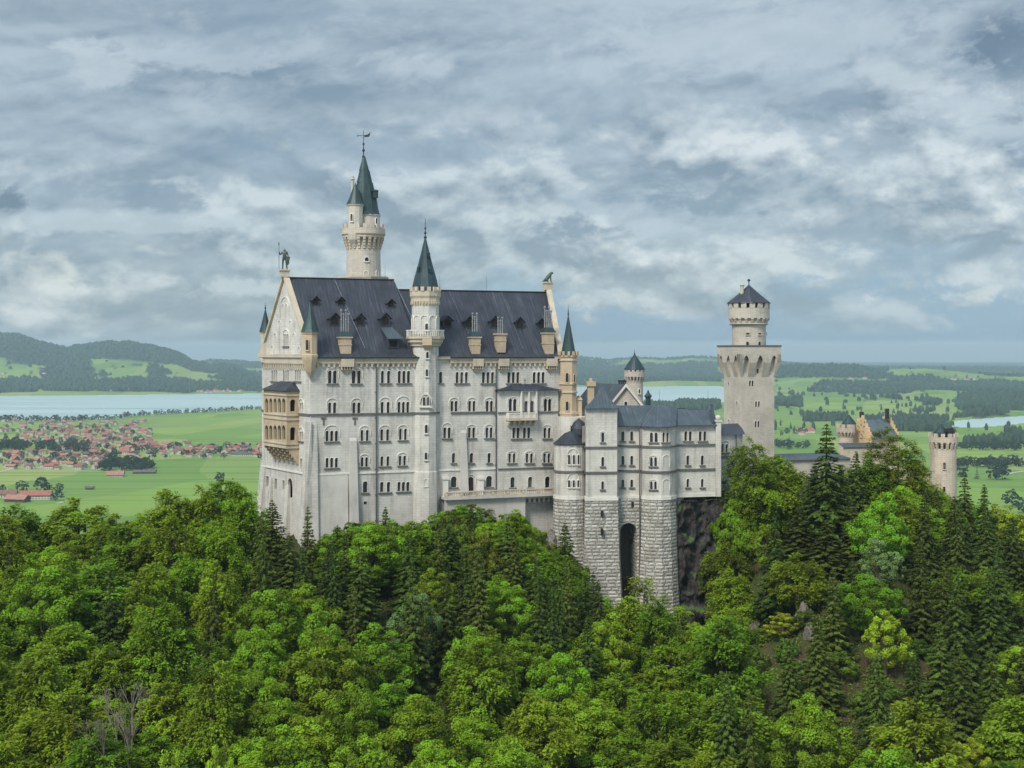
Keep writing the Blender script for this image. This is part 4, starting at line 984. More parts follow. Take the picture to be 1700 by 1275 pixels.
# ------------------------------------------------------------------ stair turret in the middle of the palace front
def stair_turret():
    D = 243.6; c = tower_xy(706, D); r = 2.40; DF = D - r * .9
    st = empty('stair_turret', (c.x, c.y, 148), 'slim pale stair turret with dark spire and balcony, middle of the palace front', 'castle tower')
    z = lambda y: zat(y, DF)
    S = 10; a0 = -math.pi / 2 - math.pi / S
    m = MB(); m.lathe(c, [(r * 1.22, 148), (r * 1.06, z(784)), (r, z(783)), (r, z(575))], S, a0, cap=False); m.lathe(c, [(r, z(552)), (r, z(497))], S, a0)
    m.lathe(c, [(r, z(575)), (r, z(552))], S, a0); m.build('wall', M_WALL, st)
    m = MB(); m.lathe(c, [(r + .02, z(576)), (r + .35, z(574)), (r + .35, z(572)), (r + .75, z(568)), (r + .75, z(565)), (r + 1.05, z(562)), (r + 1.05, z(558.5)), (r, z(558))], S, a0)
    b = m.build('balcony', M_BUFF, st)
    m = MB(); zb, zt = z(558.4), z(549)
    for x, y, a in ring_arc(c, r + .9, 48, .07): m.box((x, y, zb), .10, .14, zt - zb, a)
    m.lathe(c, [(r + .78, zt), (r + 1.06, zt), (r + 1.06, zt + .16), (r + .78, zt + .16), (r + .78, zt)], S, a0, cap=False); m.build('railing', M_TRIM, b)
    m = MB(); m.lathe(c, [(r + .02, z(507)), (r + .02, z(504)), (r + .16, z(500)), (r + .16, z(495)), (r + .35, z(491)), (r + .35, z(483)), (r - .3, z(483))], S, a0)
    for i in range(30):
        x, y, a = ring_arc(c, r + .1, 30)[i]; m.box((x, y, z(505)), .3, .22, .55, a)
    m.build('cornice', M_BUFF, st); m = MB(); merlons(m, c, r + .18, z(483), .75, 14, .62, .4, .1); m.build('battlement', M_BUFF, st)
    m = MB(); R = 2.45; zc = z(477)
    prof = [(R, z(483)), (R * .97, zc), (R * .80, z(460)), (R * .52, z(437)), (R * .27, z(414)), (.10, z(392))]; m.lathe(c, prof, 10, a0, cap=False)
    cn = m.build('spire', M_DCONE, st); finial(cn, c, z(393), z(360) - z(393), 1.1)
    for px, py in ((696, 447), (715, 449), (711, 423)):   # little spire dormers
        s = (px - 706) / F * D; rr = R * np.interp(py, [392, 414, 437, 460, 477], [.04, .27, .52, .8, .97]); a = math.asin(max(-.9, min(.9, s / rr))); n = Vector((math.sin(a), -math.cos(a)))
        q = (c.x + n.x * rr * .92, c.y + n.y * rr * .92, z(py) - .3); m = MB(); ang = math.atan2(n.y, n.x); m.box(q, .7, .55, .65, ang); m.box((q[0], q[1], q[2] + .65), .8, .65, .4, ang, .1); m.build('spire_dormer', M_DCONE, cn)
    # blind arcade round the upper shaft
    m = MB()
    for i in range(S):
        t0 = a0 + 2 * math.pi * i / S; t1 = a0 + 2 * math.pi * (i + 1) / S
        p1 = (c.x + r * math.cos(t0), c.y + r * math.sin(t0)); p0 = (c.x + r * math.cos(t1), c.y + r * math.sin(t1))
        fc = Face(p1, p0)
        h = arch_poly(.12, fc.L - .12, z(547), z(524), n=8); ring(m, fc, h[1:] + h[:1], .12, 0, .14)
    m.build('blind_arcade', M_TRIM, st)
    kw = dict(frame=M_TRIM)
    for px, a, b_, w in ((710, 537, 548, .62), (710.8, 584, 594.5, .48), (710, 613, 624.5, .48), (709, 705, 719, .5), (708.6, 751, 763, .5), (708.8, 795, 807, .55)): round_window(st, c, r, px, a, b_, w, **kw)
    for px in (705.5, 711.8): round_window(st, c, r, px, 659, 673.5, .42, **kw)
    m = MB(); fc = Face((c.x - 1.1, c.y - r - .02), (c.x + 1.3, c.y - r - .02)); z0, z1 = z(668), z(655)
    arc = [(1.35 + .95 * math.cos(math.pi * i / 10), z0 + (z1 - z0) * math.sin(math.pi * i / 10)) for i in range(11)]; ring(m, fc, arc, .16, -.25, .16); bar(m, fc, .2, 2.5, z(676.5), z(674.8), -.3, .25); m.build('hood_mould', M_TRIM, st)
    # corbelled oriel below the balcony
    fc = Face((c.x - .3, c.y - r), (c.x + 1.6, c.y - r)); m = MB(); bar(m, fc, 0, 1.65, z(573), z(557), -.4, .85); lo = [fc.pt(.25, z(580), .1), fc.pt(1.4, z(580), .1), fc.pt(1.4, z(580), -.4), fc.pt(.25, z(580), -.4)]
    m.hexa(lo, [fc.pt(0, z(573), .85), fc.pt(1.65, z(573), .85), fc.pt(1.65, z(573), -.4), fc.pt(0, z(573), -.4)]); m.build('oriel', M_TAN, st)
    m = MB(); m.lathe(c, [(r * 1.01, z(686) - .16), (r * 1.08, z(686) - .16), (r * 1.08, z(686) + .16), (r * 1.01, z(686) + .16)], S, a0, cap=False); m.build('string_course', M_SILL, st)
stair_turret()
def north_tower():
    D = 266.0; c = tower_xy(603.5, D); z = lambda y: zat(y, D - 3); px = lambda w: rpx(w, D)
    t = empty('tall_tower', (c.x, c.y, 150), 'tallest round tower with green pointed spire and weathervane, rising behind the palace roof', 'castle tower')
    r = px(28); seg = 28
    m = MB(); m.lathe(c, [(px(43), 150), (px(43), z(461)), (px(43.5), z(461)), (px(43.5), z(458.5)), (r, z(458))], 8, .39); m.build('plinth', M_TOWER, t)
    m = MB(); m.lathe(c, [(r * 1.03, z(460)), (r, z(414)), (r, z(392))], seg); m.build('shaft', M_TOWER, t)
    m = MB(); machicol(m, c, r, px(34), z(412), z(392), 22); m.lathe(c, [(r + .02, z(396)), (px(34.5), z(393)), (px(34.5), z(390)), (px(36.5), z(388)), (px(36.5), z(384)), (px(30), z(384))], seg); m.build('corbel_ring', M_BUFF, t)
    m = MB(); m.lathe(c, [(px(35.5), z(384)), (px(35.5), z(378)), (px(32.5), z(378)), (px(32.5), z(384))], seg, cap=False); merlons(m, c, px(34), z(378), z(371) - z(378), 18, .78, .35); m.build('parapet', M_TOWER, t)
    cu = tower_xy(610, D); ru = px(20.5)
    m = MB(); m.lathe(cu, [(ru, z(386)), (ru, z(357)), (ru * 1.08, z(356)), (ru * 1.08, z(354.5))], 20); m.build('upper_drum', M_TOWER, t)
    m = MB(); cs = tower_xy(607.5, D); R = px(24); prof = [(R, z(355)), (R * .90, z(345)), (R * .74, z(320)), (R * .55, z(300)), (R * .36, z(280)), (.25, z(256))]
    for (r0, z0), (r1, z1) in zip(prof, prof[1:]): m.lathe((cs.x + (c.x - cs.x) * (z0 - z(355)) / (z(256) - z(355)), cs.y), [(r0, z0), (r1, z1)], 10, .3, cap=False)
    sp = m.build('spire', M_GREEN, t); finial(sp, c, z(257), z(211) - z(257), 1.25, vane=True)
    m = MB(); m.box((tower_xy(624, D).x, c.y - 1.4, z(327)), 1.0, 1.0, 1.3, .3); m.box((tower_xy(624, D).x, c.y - 1.4, z(327) + 1.3), 1.3, 1.3, .3, .3, .4); m.build('spire_dormer', M_DCONE, sp)
    ct = tower_xy(590, D - 2.6); rt = px(12.8)
    tt = MB(); tt.lathe(ct, [(rt * .15, z(416)), (rt * .45, z(409)), (rt * .55, z(405)), (rt * .9, z(398)), (rt, z(390)), (rt, z(342)), (rt * 1.12, z(341)), (rt * 1.12, z(338.5))], 12, .1); tu = tt.build('oriel_turret', M_TOWER, t)
    m = MB(); m.lathe(ct, [(rt * 1.18, z(339)), (rt * .82, z(329)), (rt * .45, z(316)), (.02, z(303))], 12, .1, cap=False); m.build('cone_roof', M_GREEN, tu)
    round_window(tu, ct, rt, 585.5, 355, 367, .5, frame=M_TRIM)
    ch = tower_xy(585.2, D - 1.5); m = MB(); m.lathe(ch, [(.28, z(335)), (.28, z(298)), (.45, z(296)), (.3, z(294)), (.3, z(291))], 8); m.build('chimney', M_TOWER, t)
    for x, a, b, w in ((611.5, 427, 433.5, .75), (610.5, 450, 458, .75), (627, 450, 458, .6)): round_window(t, c, r, x, a, b, w, arched=True, frame=M_TRIM)
    round_window(t, cu, ru, 626, 362, 372, .5, frame=M_TRIM)
    # iron ring that shows as a thin line under the corbels
north_tower()

# ------------------------------------------------------------------ the lower residential wing with its rusticated foundation
def wing():
    w = empty('residential_wing', (*tower_xy(1080, 250), 140), 'lower pale three-storey wing with bowed front on a rough stone arched foundation', 'castle building')
    Q = lambda px, D: tower_xy(px, D)
    c1 = Q(947, 247.2); r1 = rpx(27, 245)
    bow = [Q(1062, 247.0), Q(1067, 245.4), Q(1079, 244.2), Q(1098, 243.8), Q(1112, 244.6), Q(1120, 246.0), Q(1124, 248.4)]
    arcs = [Vector((c1.x + r1 * math.cos(a), c1.y + r1 * math.sin(a))) for a in [math.radians(q) for q in (178, 205, 232, 259, 286, 313, 340)]]
    sq = [Q(973, 242.8), Q(1024.5, 243.4)]
    path = arcs + [None] + [Q(971, 247.5)] + sq + [Q(1024.8, 246.5), bow[0]] + bow[1:] + [Q(1189, 250.4)]
    ZEv = zat(707, 245.5); Z1 = zat(741, 245.2); Z2 = zat(782.5, 245.2); Z3 = zat(828, 245.2)
    segs = [(a, b) for a, b in zip(path, path[1:]) if a is not None and b is not None]
    W = []   # windows: (pixel columns, y0, y1, w, hood, kind)
    W += [((943.8, 951.4, 958.8), 755, 770.8, 4.2, 745.5), ((943.8, 951.2, 958.4), 797, 809, 3.6, 786)]
    W += [((1000.7,), 718, 734, 4.4, 715), ((1000.7,), 758.5, 774, 4.2, None), ((1000.5,), 799, 812.5, 4.0, None)]
    for x in (1034, 1048.8): W += [((x,), 716, 732, 4.4, None), ((x,), 756.5, 772, 4.2, None), ((x,), 796, 809, 4.2, None)]
    W += [((1081.5, 1089.3), 718, 734, 4.4, None), ((1101.8, 1108.4), 718, 734, 3.8, None), ((1081.4, 1088.4), 759, 774, 3.8, 755), ((1081.4, 1088.2), 799, 812.5, 3.6, 795)]
    for x in (1138.5, 1162.6): W += [((x, x + 7.6), 716, 732, 4.4, None)]
    for x in (1142, 1166): W += [((x,), 756, 772, 4.4, None), ((x,), 795, 809, 4.2, None)]
    mb = MB()
    tower_top = zat(678, 242)
    for a, b in segs:
        fc = Face(a, b); pa = CX + F * a.x / a.y; pb = CX + F * b.x / b.y; holes = []
        issq = abs(pa - 973) < 3 and abs(pb - 1024) < 2 or abs(pa - 971) < .5 or abs(pb - 1024.8) < .5
        top = tower_top if issq else (zat(738, 244) if pb < 972 and pa < 972 else ZEv)
        for xs, y0, y1, ww, hood in W:
            if sum(xs) / len(xs) > min(pa, pb) and sum(xs) / len(xs) < max(pa, pb) and pb > pa + 3:
                if pb < 972:   # on the round bay: glued windows instead
                    continue
                window(w, fc, xs, y0, y1, w=ww, hood=hood, holes=holes, depth=.35)
        wall(mb, fc, [(0, Z3), (fc.L, Z3), (fc.L, top), (0, top)], holes, depth=.35)
    bk = [Q(1189, 250.4), Q(1189, 262) + Vector((1, 0)), Q(960, 262), c1]
    for a, b in zip(bk, bk[1:]): wall(mb, Face(a, b), [(0, Z3 - 8), ((b - a).length, Z3 - 8), ((b - a).length, ZEv), (0, ZEv)], [])
    wall(mb, Face(Q(1024.8, 246.5), Q(1026, 253)), [(0, ZEv - 1), (6.4, ZEv - 1), (6.4, tower_top), (0, tower_top)], []); wall(mb, Face(Q(972, 253), Q(971, 247.5)), [(0, ZEv - 4), (5.4, ZEv - 4), (5.4, tower_top), (0, tower_top)], [])
    mb.build('wall', M_WALL, w)
    for xs, y0, y1, ww, hood in W[:2]:
        for x in xs: round_window(w, c1, r1 * .985, x, y0, y1, .40)
        m = MB(); cc = c1; pts = []
        mid = sum(xs) / 3; s = ((mid - CX) / F * 245 - c1.x) / r1; a = math.asin(s); n = Vector((math.sin(a), -math.cos(a))); u = Vector((-n.y, n.x)); q = Vector(c1) + n * (r1 * .97)
        fc = Face(q - u * 1.2, q + u * 1.2); zb, zt = zat(y0 + 1, 244.5), zat(hood, 244.5)
        ring(m, fc, [(1.2 + 1.05 * math.cos(math.pi * i / 10), zb + (zt - zb) * math.sin(math.pi * i / 10)) for i in range(11)], .13, -.2, .12); m.build('hood_mould', M_TRIM, w)
    fc = Face(bow[3], bow[4])   # blind arches of the bow
    for y0, y1 in ((756, 776), (796, 814)):
        m = MB(); ta, zt = fc.pix(1100, y0); tb, _ = fc.pix(1111.5, y0); _, zb = fc.pix(1105, y1); h = arch_poly(ta, tb, zb, zt, n=8); ring(m, fc, h[1:] + h[:1], .12, 0, .10); m.build('blind_arch', M_TRIM, w)
    m = MB()
    for a, b in segs:
        fc = Face(a, b); pb = CX + F * b.x / b.y; pa = CX + F * a.x / a.y
        bar(m, fc, -.08, fc.L + .08, Z2 - .2, Z2 + .12, 0, .24)
    m.build('string_course', M_SILL, w); m = MB()
    for a, b in segs:
        fc = Face(a, b); pb = CX + F * b.x / b.y
        if pb > 971.5: bar(m, fc, -.08, fc.L + .08, Z1 - .2, Z1 + .12, 0, .24)
    m.build('string_course', M_SILL, w)
    m = MB()
    for a, b in segs: fc = Face(a, b); bar(m, fc, -.1, fc.L + .1, Z3 - .1, Z3 + .5, 0, .22)
    m.build('plinth_band', M_TRIM, w)
    m = MB(); m.tube((*Q(971.2, 246.2), ZEv), (*Q(971.2, 245.2), 146), .13, .13, 6); m.build('downpipe', M_PIPE, w)
    m = MB(); q = Q(1062.2, 245.4); m.tube((*q, ZEv), (*q, 146), .13, .13, 6); m.build('downpipe', M_PIPE, w)
    q = Q(1125, 247.2); m = MB(); m.tube((*q, Z3), (*q, 146), .10, .10, 6); m.build('downpipe', M_PIPE, w)
    # corner pier with stone ball
    q = Q(1192, 250.2); m = MB(); m.box((q.x, q.y, Z3 - .1), .95, .95, zat(700, 250) - Z3 + .1, .05); m.box((q.x, q.y, zat(700, 250)), 1.25, 1.25, .3, .05); m.ball((q.x, q.y, zat(700, 250) + .75), .48); m.build('corner_pier', M_WALL, w)
    # foundation: rusticated battered skirt
    def skirt(mb, pts, zt, zb, ot, ob, steps=3):
        nn = []
        for i in range(len(pts)):
            d = Vector((0, 0))
            if i > 0: e = (pts[i] - pts[i - 1]).normalized(); d += Vector((e.y, -e.x))
            if i < len(pts) - 1: e = (pts[i + 1] - pts[i]).normalized(); d += Vector((e.y, -e.x))
            nn.append(d.normalized())
        u = 0
        for i in range(len(pts) - 1):
            L = (pts[i + 1] - pts[i]).length
            for k in range(steps):
                f0, f1 = k / steps, (k + 1) / steps; z0, z1 = zt + (zb - zt) * f0, zt + (zb - zt) * f1; o0, o1 = ot + (ob - ot) * f0 ** 1.3, ot + (ob - ot) * f1 ** 1.3
                P0 = lambda j, o, z: Vector((*(pts[j] + nn[j] * o), z))
                mb.face([P0(i, o1, z1), P0(i + 1, o1, z1), P0(i + 1, o0, z0), P0(i, o0, z0)], [(u, z1), (u + L, z1), (u + L, z0), (u, z0)])
            u += L
    m = MB()
    skirt(m, arcs, Z3 - .1, 138, .12, 1.0); skirt(m, [Q(971, 247.5)] + sq + [Q(1025.2, 249.5)], Z3 - .1, 136, .15, 1.5)
    skirt(m, [Q(1061, 249.5)] + bow, Z3 - .1, 136, .10, 1.3); skirt(m, [bow[-1], Q(1134, 249.3), Q(1135, 256)], Z3 - .1, 136, .1, .5)
    fnd = m.build('foundation', M_ROUGH, w)
    m = MB(); fc = Face(Q(1023, 245.9), Q(1064, 246.4)); zt = fc.pix(1043, 868)[1]; t0 = fc.pix(1029.5, 900)[0]; t1 = fc.pix(1057, 900)[0]
    wall(m, fc, [(0, 137), (fc.L, 137), (fc.L, Z3 - .1), (0, Z3 - .1)], [arch_poly(t0, t1, 137.2, zt, n=12)], depth=6.0, off=.1); m.build('arched_wall', M_ROUGH, fnd)
    m = MB(); m.face([fc.pt(-.5, 137, -5.8), fc.pt(fc.L + .5, 137, -5.8), fc.pt(fc.L + .5, zt + 1, -5.8), fc.pt(-.5, zt + 1, -5.8)]); m.build('vault_back', M_SILL, fnd)
    m = MB()
    for px, y0, y1, D in ((960, 832, 842, 245.0), (999.5, 848, 857, 242.4), (999.5, 878, 888, 242.2), (1028, 832, 844, 246.2), (1050, 833, 842, 246.2)):
        q = P(px, y1, D - .12); m = MB(); m.box((q.x, q.y + .3, q.z), .42, .7, zat(y0, D) - zat(y1, D)); m.build('vent_slit', M_DARK, fnd)
    # roofs
    zr = zat(673, 252.5); zr2 = zat(681, 254); ov = .45
    e = [Q(1024, 246.1), Q(1061.5, 246.6), Q(1066.5, 245.0), Q(1079, 243.8), Q(1098, 243.4), Q(1112.5, 244.2), Q(1121, 245.6), Q(1125, 248.0), Q(1190, 250)]
    R = lambda px, D, z: Vector((*Q(px, D), z))
    rid = [R(1024, 252.5, zr), R(1058, 252.7, zr), R(1078, 252.8, zr), R(1090, 252.9, zr), R(1098, 252.9, zr), R(1106, 253, zr), R(1114, 253, zr - .1), R(1125, 253.4, zr2 + .3), R(1185, 255, zr2)]
    m = MB(); E = [Vector((p.x, p.y - .35, ZEv - .02)) for p in e]
    for i in range(len(E) - 1): m.face([E[i], E[i + 1], rid[i + 1], rid[i]]); m.face([E[i] + Vector((0, 0, -.22)), E[i + 1] + Vector((0, 0, -.22)), E[i + 1], E[i]])
    m.face([rid[0], rid[-1], R(1188, 260, ZEv), R(1024, 260, ZEv)]); m.face([E[-1], R(1188, 260, ZEv), rid[-1]]); rf = m.build('roof', M_ROOF2, w)
    m = MB(); a = R(1183, 250.5, ZEv); lo = [R(1184.5, 249.9, ZEv - .2), R(1188, 249.9, ZEv - .2), R(1188, 260, ZEv - .2), R(1184.5, 260, ZEv - .2)]
    m.face([R(1186, 249.7, ZEv + .3), R(1186, 260, ZEv + .3), R(1183, 255, zr2 + 1.0)]); m.hexa([R(1182, 249.8, ZEv), R(1187, 249.8, ZEv), R(1187, 255, ZEv), R(1182, 255, ZEv)], [R(1182, 249.8, ZEv + .5), R(1187, 249.8, ZEv + .5), R(1183.5, 255, zr2 + 1.1), R(1179, 255, zr2 + 1.1)]); m.build('firewall', M_ROOF, rf)
    for px, y in ((1095, 648), (1175.5, 649)):
        q = Q(px, 253); m = MB(); m.tube((q.x, q.y, zr - .6), (q.x, q.y, zat(y, 253)), .035, .02, 4); m.build('lightning_rod', M_PIPE, rf)
    m = MB(); q = Q(1076, 254.5); m.lathe(q, [(.5, zr - .8), (.5, zat(660, 254)), (.7, zat(659, 254)), (.7, zat(657, 254)), (.3, zat(653, 254)), (.12, zat(648, 254))], 8); m.build('chimney', M_GREEN, rf)
    m = MB(); q = Q(980.6, 254); m.box((q.x, q.y, zr - 2), 1.15, 1.15, zat(641, 254) - zr + 2, .1); m.box((q.x, q.y, zat(641, 254)), 1.7, 1.7, .9, .1); m.box((q.x, q.y, zat(641, 254) + .9), .5, .5, .6, .1); m.build('chimney', M_TAN, w)
    m = MB(); q = Q(961, 253); m.box((q.x, q.y, zat(700, 253)), 1.0, 1.0, zat(664, 253) - zat(700, 253), .1); m.box((q.x, q.y, zat(664, 253)), 1.3, 1.3, .8, .1, .3); m.build('chimney', M_TAN, w)
    # pyramid roof of the square stair block
    m = MB(); zt = zat(641, 246); zb = tower_top; A = R(970.8, 242.2, zb); B = R(1026.2, 242.8, zb); C = R(1027, 250, zb); Dd = R(971, 250, zb); cx = R(999.5, 246.2, zt)
    def mid(p, f, s): v = p.lerp(Vector((cx.x, cx.y, p.z)), f); v.z = zb + (zt - zb) * s; return v
    prof = [(0, 0), (.28, .17), (.58, .48), (.82, .80), (.985, 1.0)]
    for (f0, s0), (f1, s1) in zip(prof, prof[1:]):
        for p, q in ((A, B), (B, C), (C, Dd), (Dd, A)): m.face([mid(p, f0, s0), mid(q, f0, s0), mid(q, f1, s1), mid(p, f1, s1)])
    m.face([A - Vector((0, 0, .15)), B - Vector((0, 0, .15)), C - Vector((0, 0, .15)), Dd - Vector((0, 0, .15))][::-1]); m.face([A - Vector((0, 0, .15)), B - Vector((0, 0, .15)), B, A]); m.build('pyramid_roof', M_ROOF2, w)
    # roof of the round bay and the half cone behind it
    m = MB(); m.lathe(c1, [(r1 * 1.08, zat(739, 244)), (r1 * 1.08, zat(737.8, 244)), (r1 * .8, zat(731, 245)), (r1 * .38, zat(720, 246)), (.2, zat(716, 247))], 18, .2); q = Q(961, 248.2); m.lathe(q, [(1.55, zat(722, 247)), (1.5, zat(712, 247)), (1.05, zat(702, 247)), (.1, zat(695, 247))], 14); m.build('bay_roof', M_ROOF, w)
    m = MB(); q = Q(951, 251); m.lathe(q, [(2.9, zat(735, 250)), (2.9, zat(692, 250))], 12); m.build('rounded_link', M_WALL, w)
wing()
def chapel_and_round_tower():
    h = empty('rear_house', (*tower_xy(1037, 268), 165), 'pale gabled house with slate roof behind the residential wing', 'castle building')
    a, b = tower_xy(1012, 266), tower_xy(1066, 266); fc = Face(a, b); zE = zat(676, 266); zA = zat(641, 266); bk = Vector((-6.0, 12.0))
    m = MB(); L = fc.L; wall(m, fc, [(0, 160), (L, 160), (L, zE), (L / 2, zA), (0, zE)], []); wall(m, Face(a + bk, a), [(0, 160), (bk.length, 160), (bk.length, zE), (0, zE)], []); m.build('wall', M_TOWER, h)
    m = MB(); apex = fc.pt(L / 2, zA + .35, .5); ap2 = Vector((*(fc.pt(L / 2, 0, 0).xy + bk), zA + .35)); l1 = fc.pt(-.5, zE - .1, .5); r1 = fc.pt(L + .5, zE - .1, .5); l2 = Vector((*(a + bk), zE - .1)) + Vector((-.6, 0, 0)); r2 = Vector((*(b + bk), zE - .1))
    m.face([l1, apex, ap2, l2][::-1]); m.face([apex, r1, r2, ap2][::-1]); m.build('roof', M_ROOF2, h)
    m = MB()
    for s0, s1 in ((l1, apex), (apex, r1)): m.hexa([s0 + Vector((0, -.1, -.5)), s1 + Vector((0, -.1, -.5)), s1 + Vector((0, .7, -.5)), s0 + Vector((0, .7, -.5))], [s0 + Vector((0, -.1, .12)), s1 + Vector((0, -.1, .12)), s1 + Vector((0, .7, .12)), s0 + Vector((0, .7, .12))])
    m.build('gable_coping', M_TRIM, h); stuck_window(h, (fc.pt(L / 2, 0, 0).x, fc.pt(L / 2, 0, 0).y, zat(674, 266)), (0, -1), .6, .9)
    m = MB()
    for i in range(4): m.lathe(tower_xy(1028 + i * 3.4, 268), [(.16, zA - .6), (.16, zat(634, 268)), (.24, zat(633.5, 268)), (.2, zat(631, 268))], 6)
    m.build('chimney_pot', M_IRON, h)
    D = 282; c = tower_xy(1053.5, D); z = lambda y: zat(y, D - 2); r = rpx(14, D)
    t = empty('round_tower', (c.x, c.y, 160), 'small round tower with dark cone roof and battlement, behind the residential wing by the lake', 'castle tower')
    m = MB(); m.lathe(c, [(r, 160), (r, z(632))], 20); m.build('shaft', M_TOWER, t); R = rpx(17.2, D)
    m = MB(); machicol(m, c, r, R, z(634), z(625), 18); m.lathe(c, [(r, z(627)), (R, z(625.5)), (R, z(617)), (R * .8, z(617))], 20); m.build('corbel_ring', M_TOWER, t)
    m = MB(); merlons(m, c, R - .18, z(617), z(613.5) - z(617), 14, .62, .36); m.build('battlement', M_TOWER, t)
    m = MB(); m.lathe(c, [(R * .82, z(617)), (R * .82, z(613.5))], 16); m.build('gap_shade', M_DARK, t)  # near-black drum stands in for the shade between the merlons
    m = MB(); m.lathe(c, [(R * 1.05, z(614)), (R * .72, z(605)), (R * .3, z(594)), (.03, z(588))], 16, cap=False); cn = m.build('cone_roof', M_DCONE, t); finial(cn, c, z(589), 1.1, .7)
    round_window(t, c, r, 1060, 646, 653, .45)
chapel_and_round_tower()
def square_tower():
    A = tower_xy(1231, 312); th = math.radians(19); a = 8.5; ux = Vector((math.cos(th), math.sin(th))); vx = Vector((-math.sin(th), math.cos(th)))
    c = A + ux * a / 2 + vx * a / 2; z = lambda y: zat(y, 312)
    t = empty('square_tower', (c.x, c.y, 150), 'tall square tower with arcaded platform and round crenellated turret on top', 'castle tower')
    crn = [A, A + ux * a, A + ux * a + vx * a, A + vx * a]; fs = [Face(crn[i], crn[(i + 1) % 4]) for i in range(4)]
    m = MB(); holes = {0: [], 3: []}
    for px, y0, y1 in ((1245.2, 631.5, 641), (1249.6, 631.5, 641), (1255.3, 666, 675.5), (1260, 666, 675.5), (1254.5, 699, 709.5), (1259.3, 699, 709.5)): window(t, fs[0], (px,), y0, y1, w=3.0, holes=holes[0], sill=False, depth=.3)
    window(t, fs[0], (1258,), 612, 620, w=3, holes=holes[0], sill=False)
    for px, y0, y1 in ((1209.8, 634, 641), (1223.5, 666, 675), (1210.3, 696, 704)): window(t, fs[3], (px,), y0, y1, w=2.2, holes=holes[3], sill=False, depth=.3)
    for i, f in enumerate(fs): wall(m, f, [(0, 150), (f.L, 150), (f.L, z(578)), (0, z(578))], holes.get(i, []), depth=.3)
    m.build('shaft', M_TOWER, t)
    # arcaded platform carried on wedge-shaped corbels
    o = 1.12; m = MB(); zt, zs, zb = z(575.5), z(602), z(626)
    for f in fs:
        n = 3; x0, x1 = -o, f.L + o; w = (x1 - x0) / n; poly = [(x0, zt), (x0, zs)]
        for i in range(n):
            l = x0 + i * w + .92; r = x0 + (i + 1) * w - .92; hgt = z(590) - zs
            poly += [(l, zs)] + [(l + (r - l) * k / 8, zs + hgt * (1 - abs(1 - k / 4) ** 1.7)) for k in range(1, 8)] + [(r, zs)]
        poly += [(x1, zs), (x1, zt)]; poly.reverse(); wall(m, f, poly, [], off=o)
        for i in range(n + 1):
            tc = x0 + i * w; ta, tb = max(x0, tc - .92), min(x1, tc + .92)
            ba, bb = (max(0, min(f.L, ta)), max(0, min(f.L, tb)))
            if bb - ba < .2: ba, bb = (0, .35) if i == 0 else (f.L - .35, f.L)
            lo = [f.pt(ba, zb, .02), f.pt(bb, zb, .02), f.pt(bb, zb, -.1), f.pt(ba, zb, -.1)]; hi = [f.pt(ta, zs, o - .003), f.pt(tb, zs, o - .003), f.pt(tb, zs, -.1), f.pt(ta, zs, -.1)]; m.hexa(lo, hi)
            lo2 = hi; hi2 = [p + Vector((0, 0, z(590) - zs + .3)) for p in hi]; m.hexa(lo2, hi2)
    m.face([f.pt(-o, zt, o) for f in fs]); m.build('arcaded_platform', M_TOWER, t)
    m = MB(); q = [f.pt(-o - .12, zt + .01, o + .12) for f in fs]; m.hexa(q, [p + Vector((0, 0, .35)) for p in q]); m.build('platform_edge', M_SILL, t)
    c2 = c; D = c.y; r = rpx(28, D); z = lambda y: zat(y, D - 4); R = rpx(34, D)
    m = MB(); m.lathe(c2, [(r, zt), (r, z(538))], 26); m.build('drum', M_TOWER, t)
    m = MB(); m.lathe(c2, [(r, z(540)), (R * .97, z(537.5)), (R * .86, z(536)), (R * .86, z(529)), (R, z(528)), (R, z(511)), (R * .85, z(511))], 26); machicol(m, c2, R * .84, R, z(537), z(527.5), 20); m.build('corbel_ring', M_TOWER, t)
    m = MB(); merlons(m, c2, R - .2, z(511), z(502.5) - z(511), 15, 1.25, .45, .1); m.build('battlement', M_TOWER, t)
    m = MB(); m.lathe(c2, [(R * .84, z(511)), (R * .84, z(502.6))], 20); m.build('gap_shade', M_DARK, t)  # dark filler behind the merlons puts the shade of the gaps into colour
    m = MB(); m.lathe(c2, [(R * 1.07, z(503)), (R * 1.04, z(501)), (R * .56, z(488)), (R * .1, z(474)), (.03, z(471))], 12, cap=False); cn = m.build('pointed_roof', M_ROOF, t)
    m = MB(); m.lathe(c2, [(.12, z(473)), (.10, z(466)), (.35, z(465)), (.35, z(463)), (0, z(461))], 8); m.build('finial', M_IRON, cn)
    q = tower_xy(1232, D - 1.2); m = MB(); m.lathe(q, [(.42, z(490)), (.42, z(474)), (.62, z(473)), (.55, z(471.5))], 8); m.build('chimney', M_TOWER, cn)
    for x, a_, b_, w in ((1237, 552.5, 555.5, .8), (1256.5, 552.5, 555.5, .8), (1236.5, 567, 575, .62), (1256, 567, 575, .7), (1270, 552.5, 555.5, .7)): round_window(t, c2, r, x, a_, b_, w, arched=(b_ > 560), frame=M_TOWER)
square_tower()
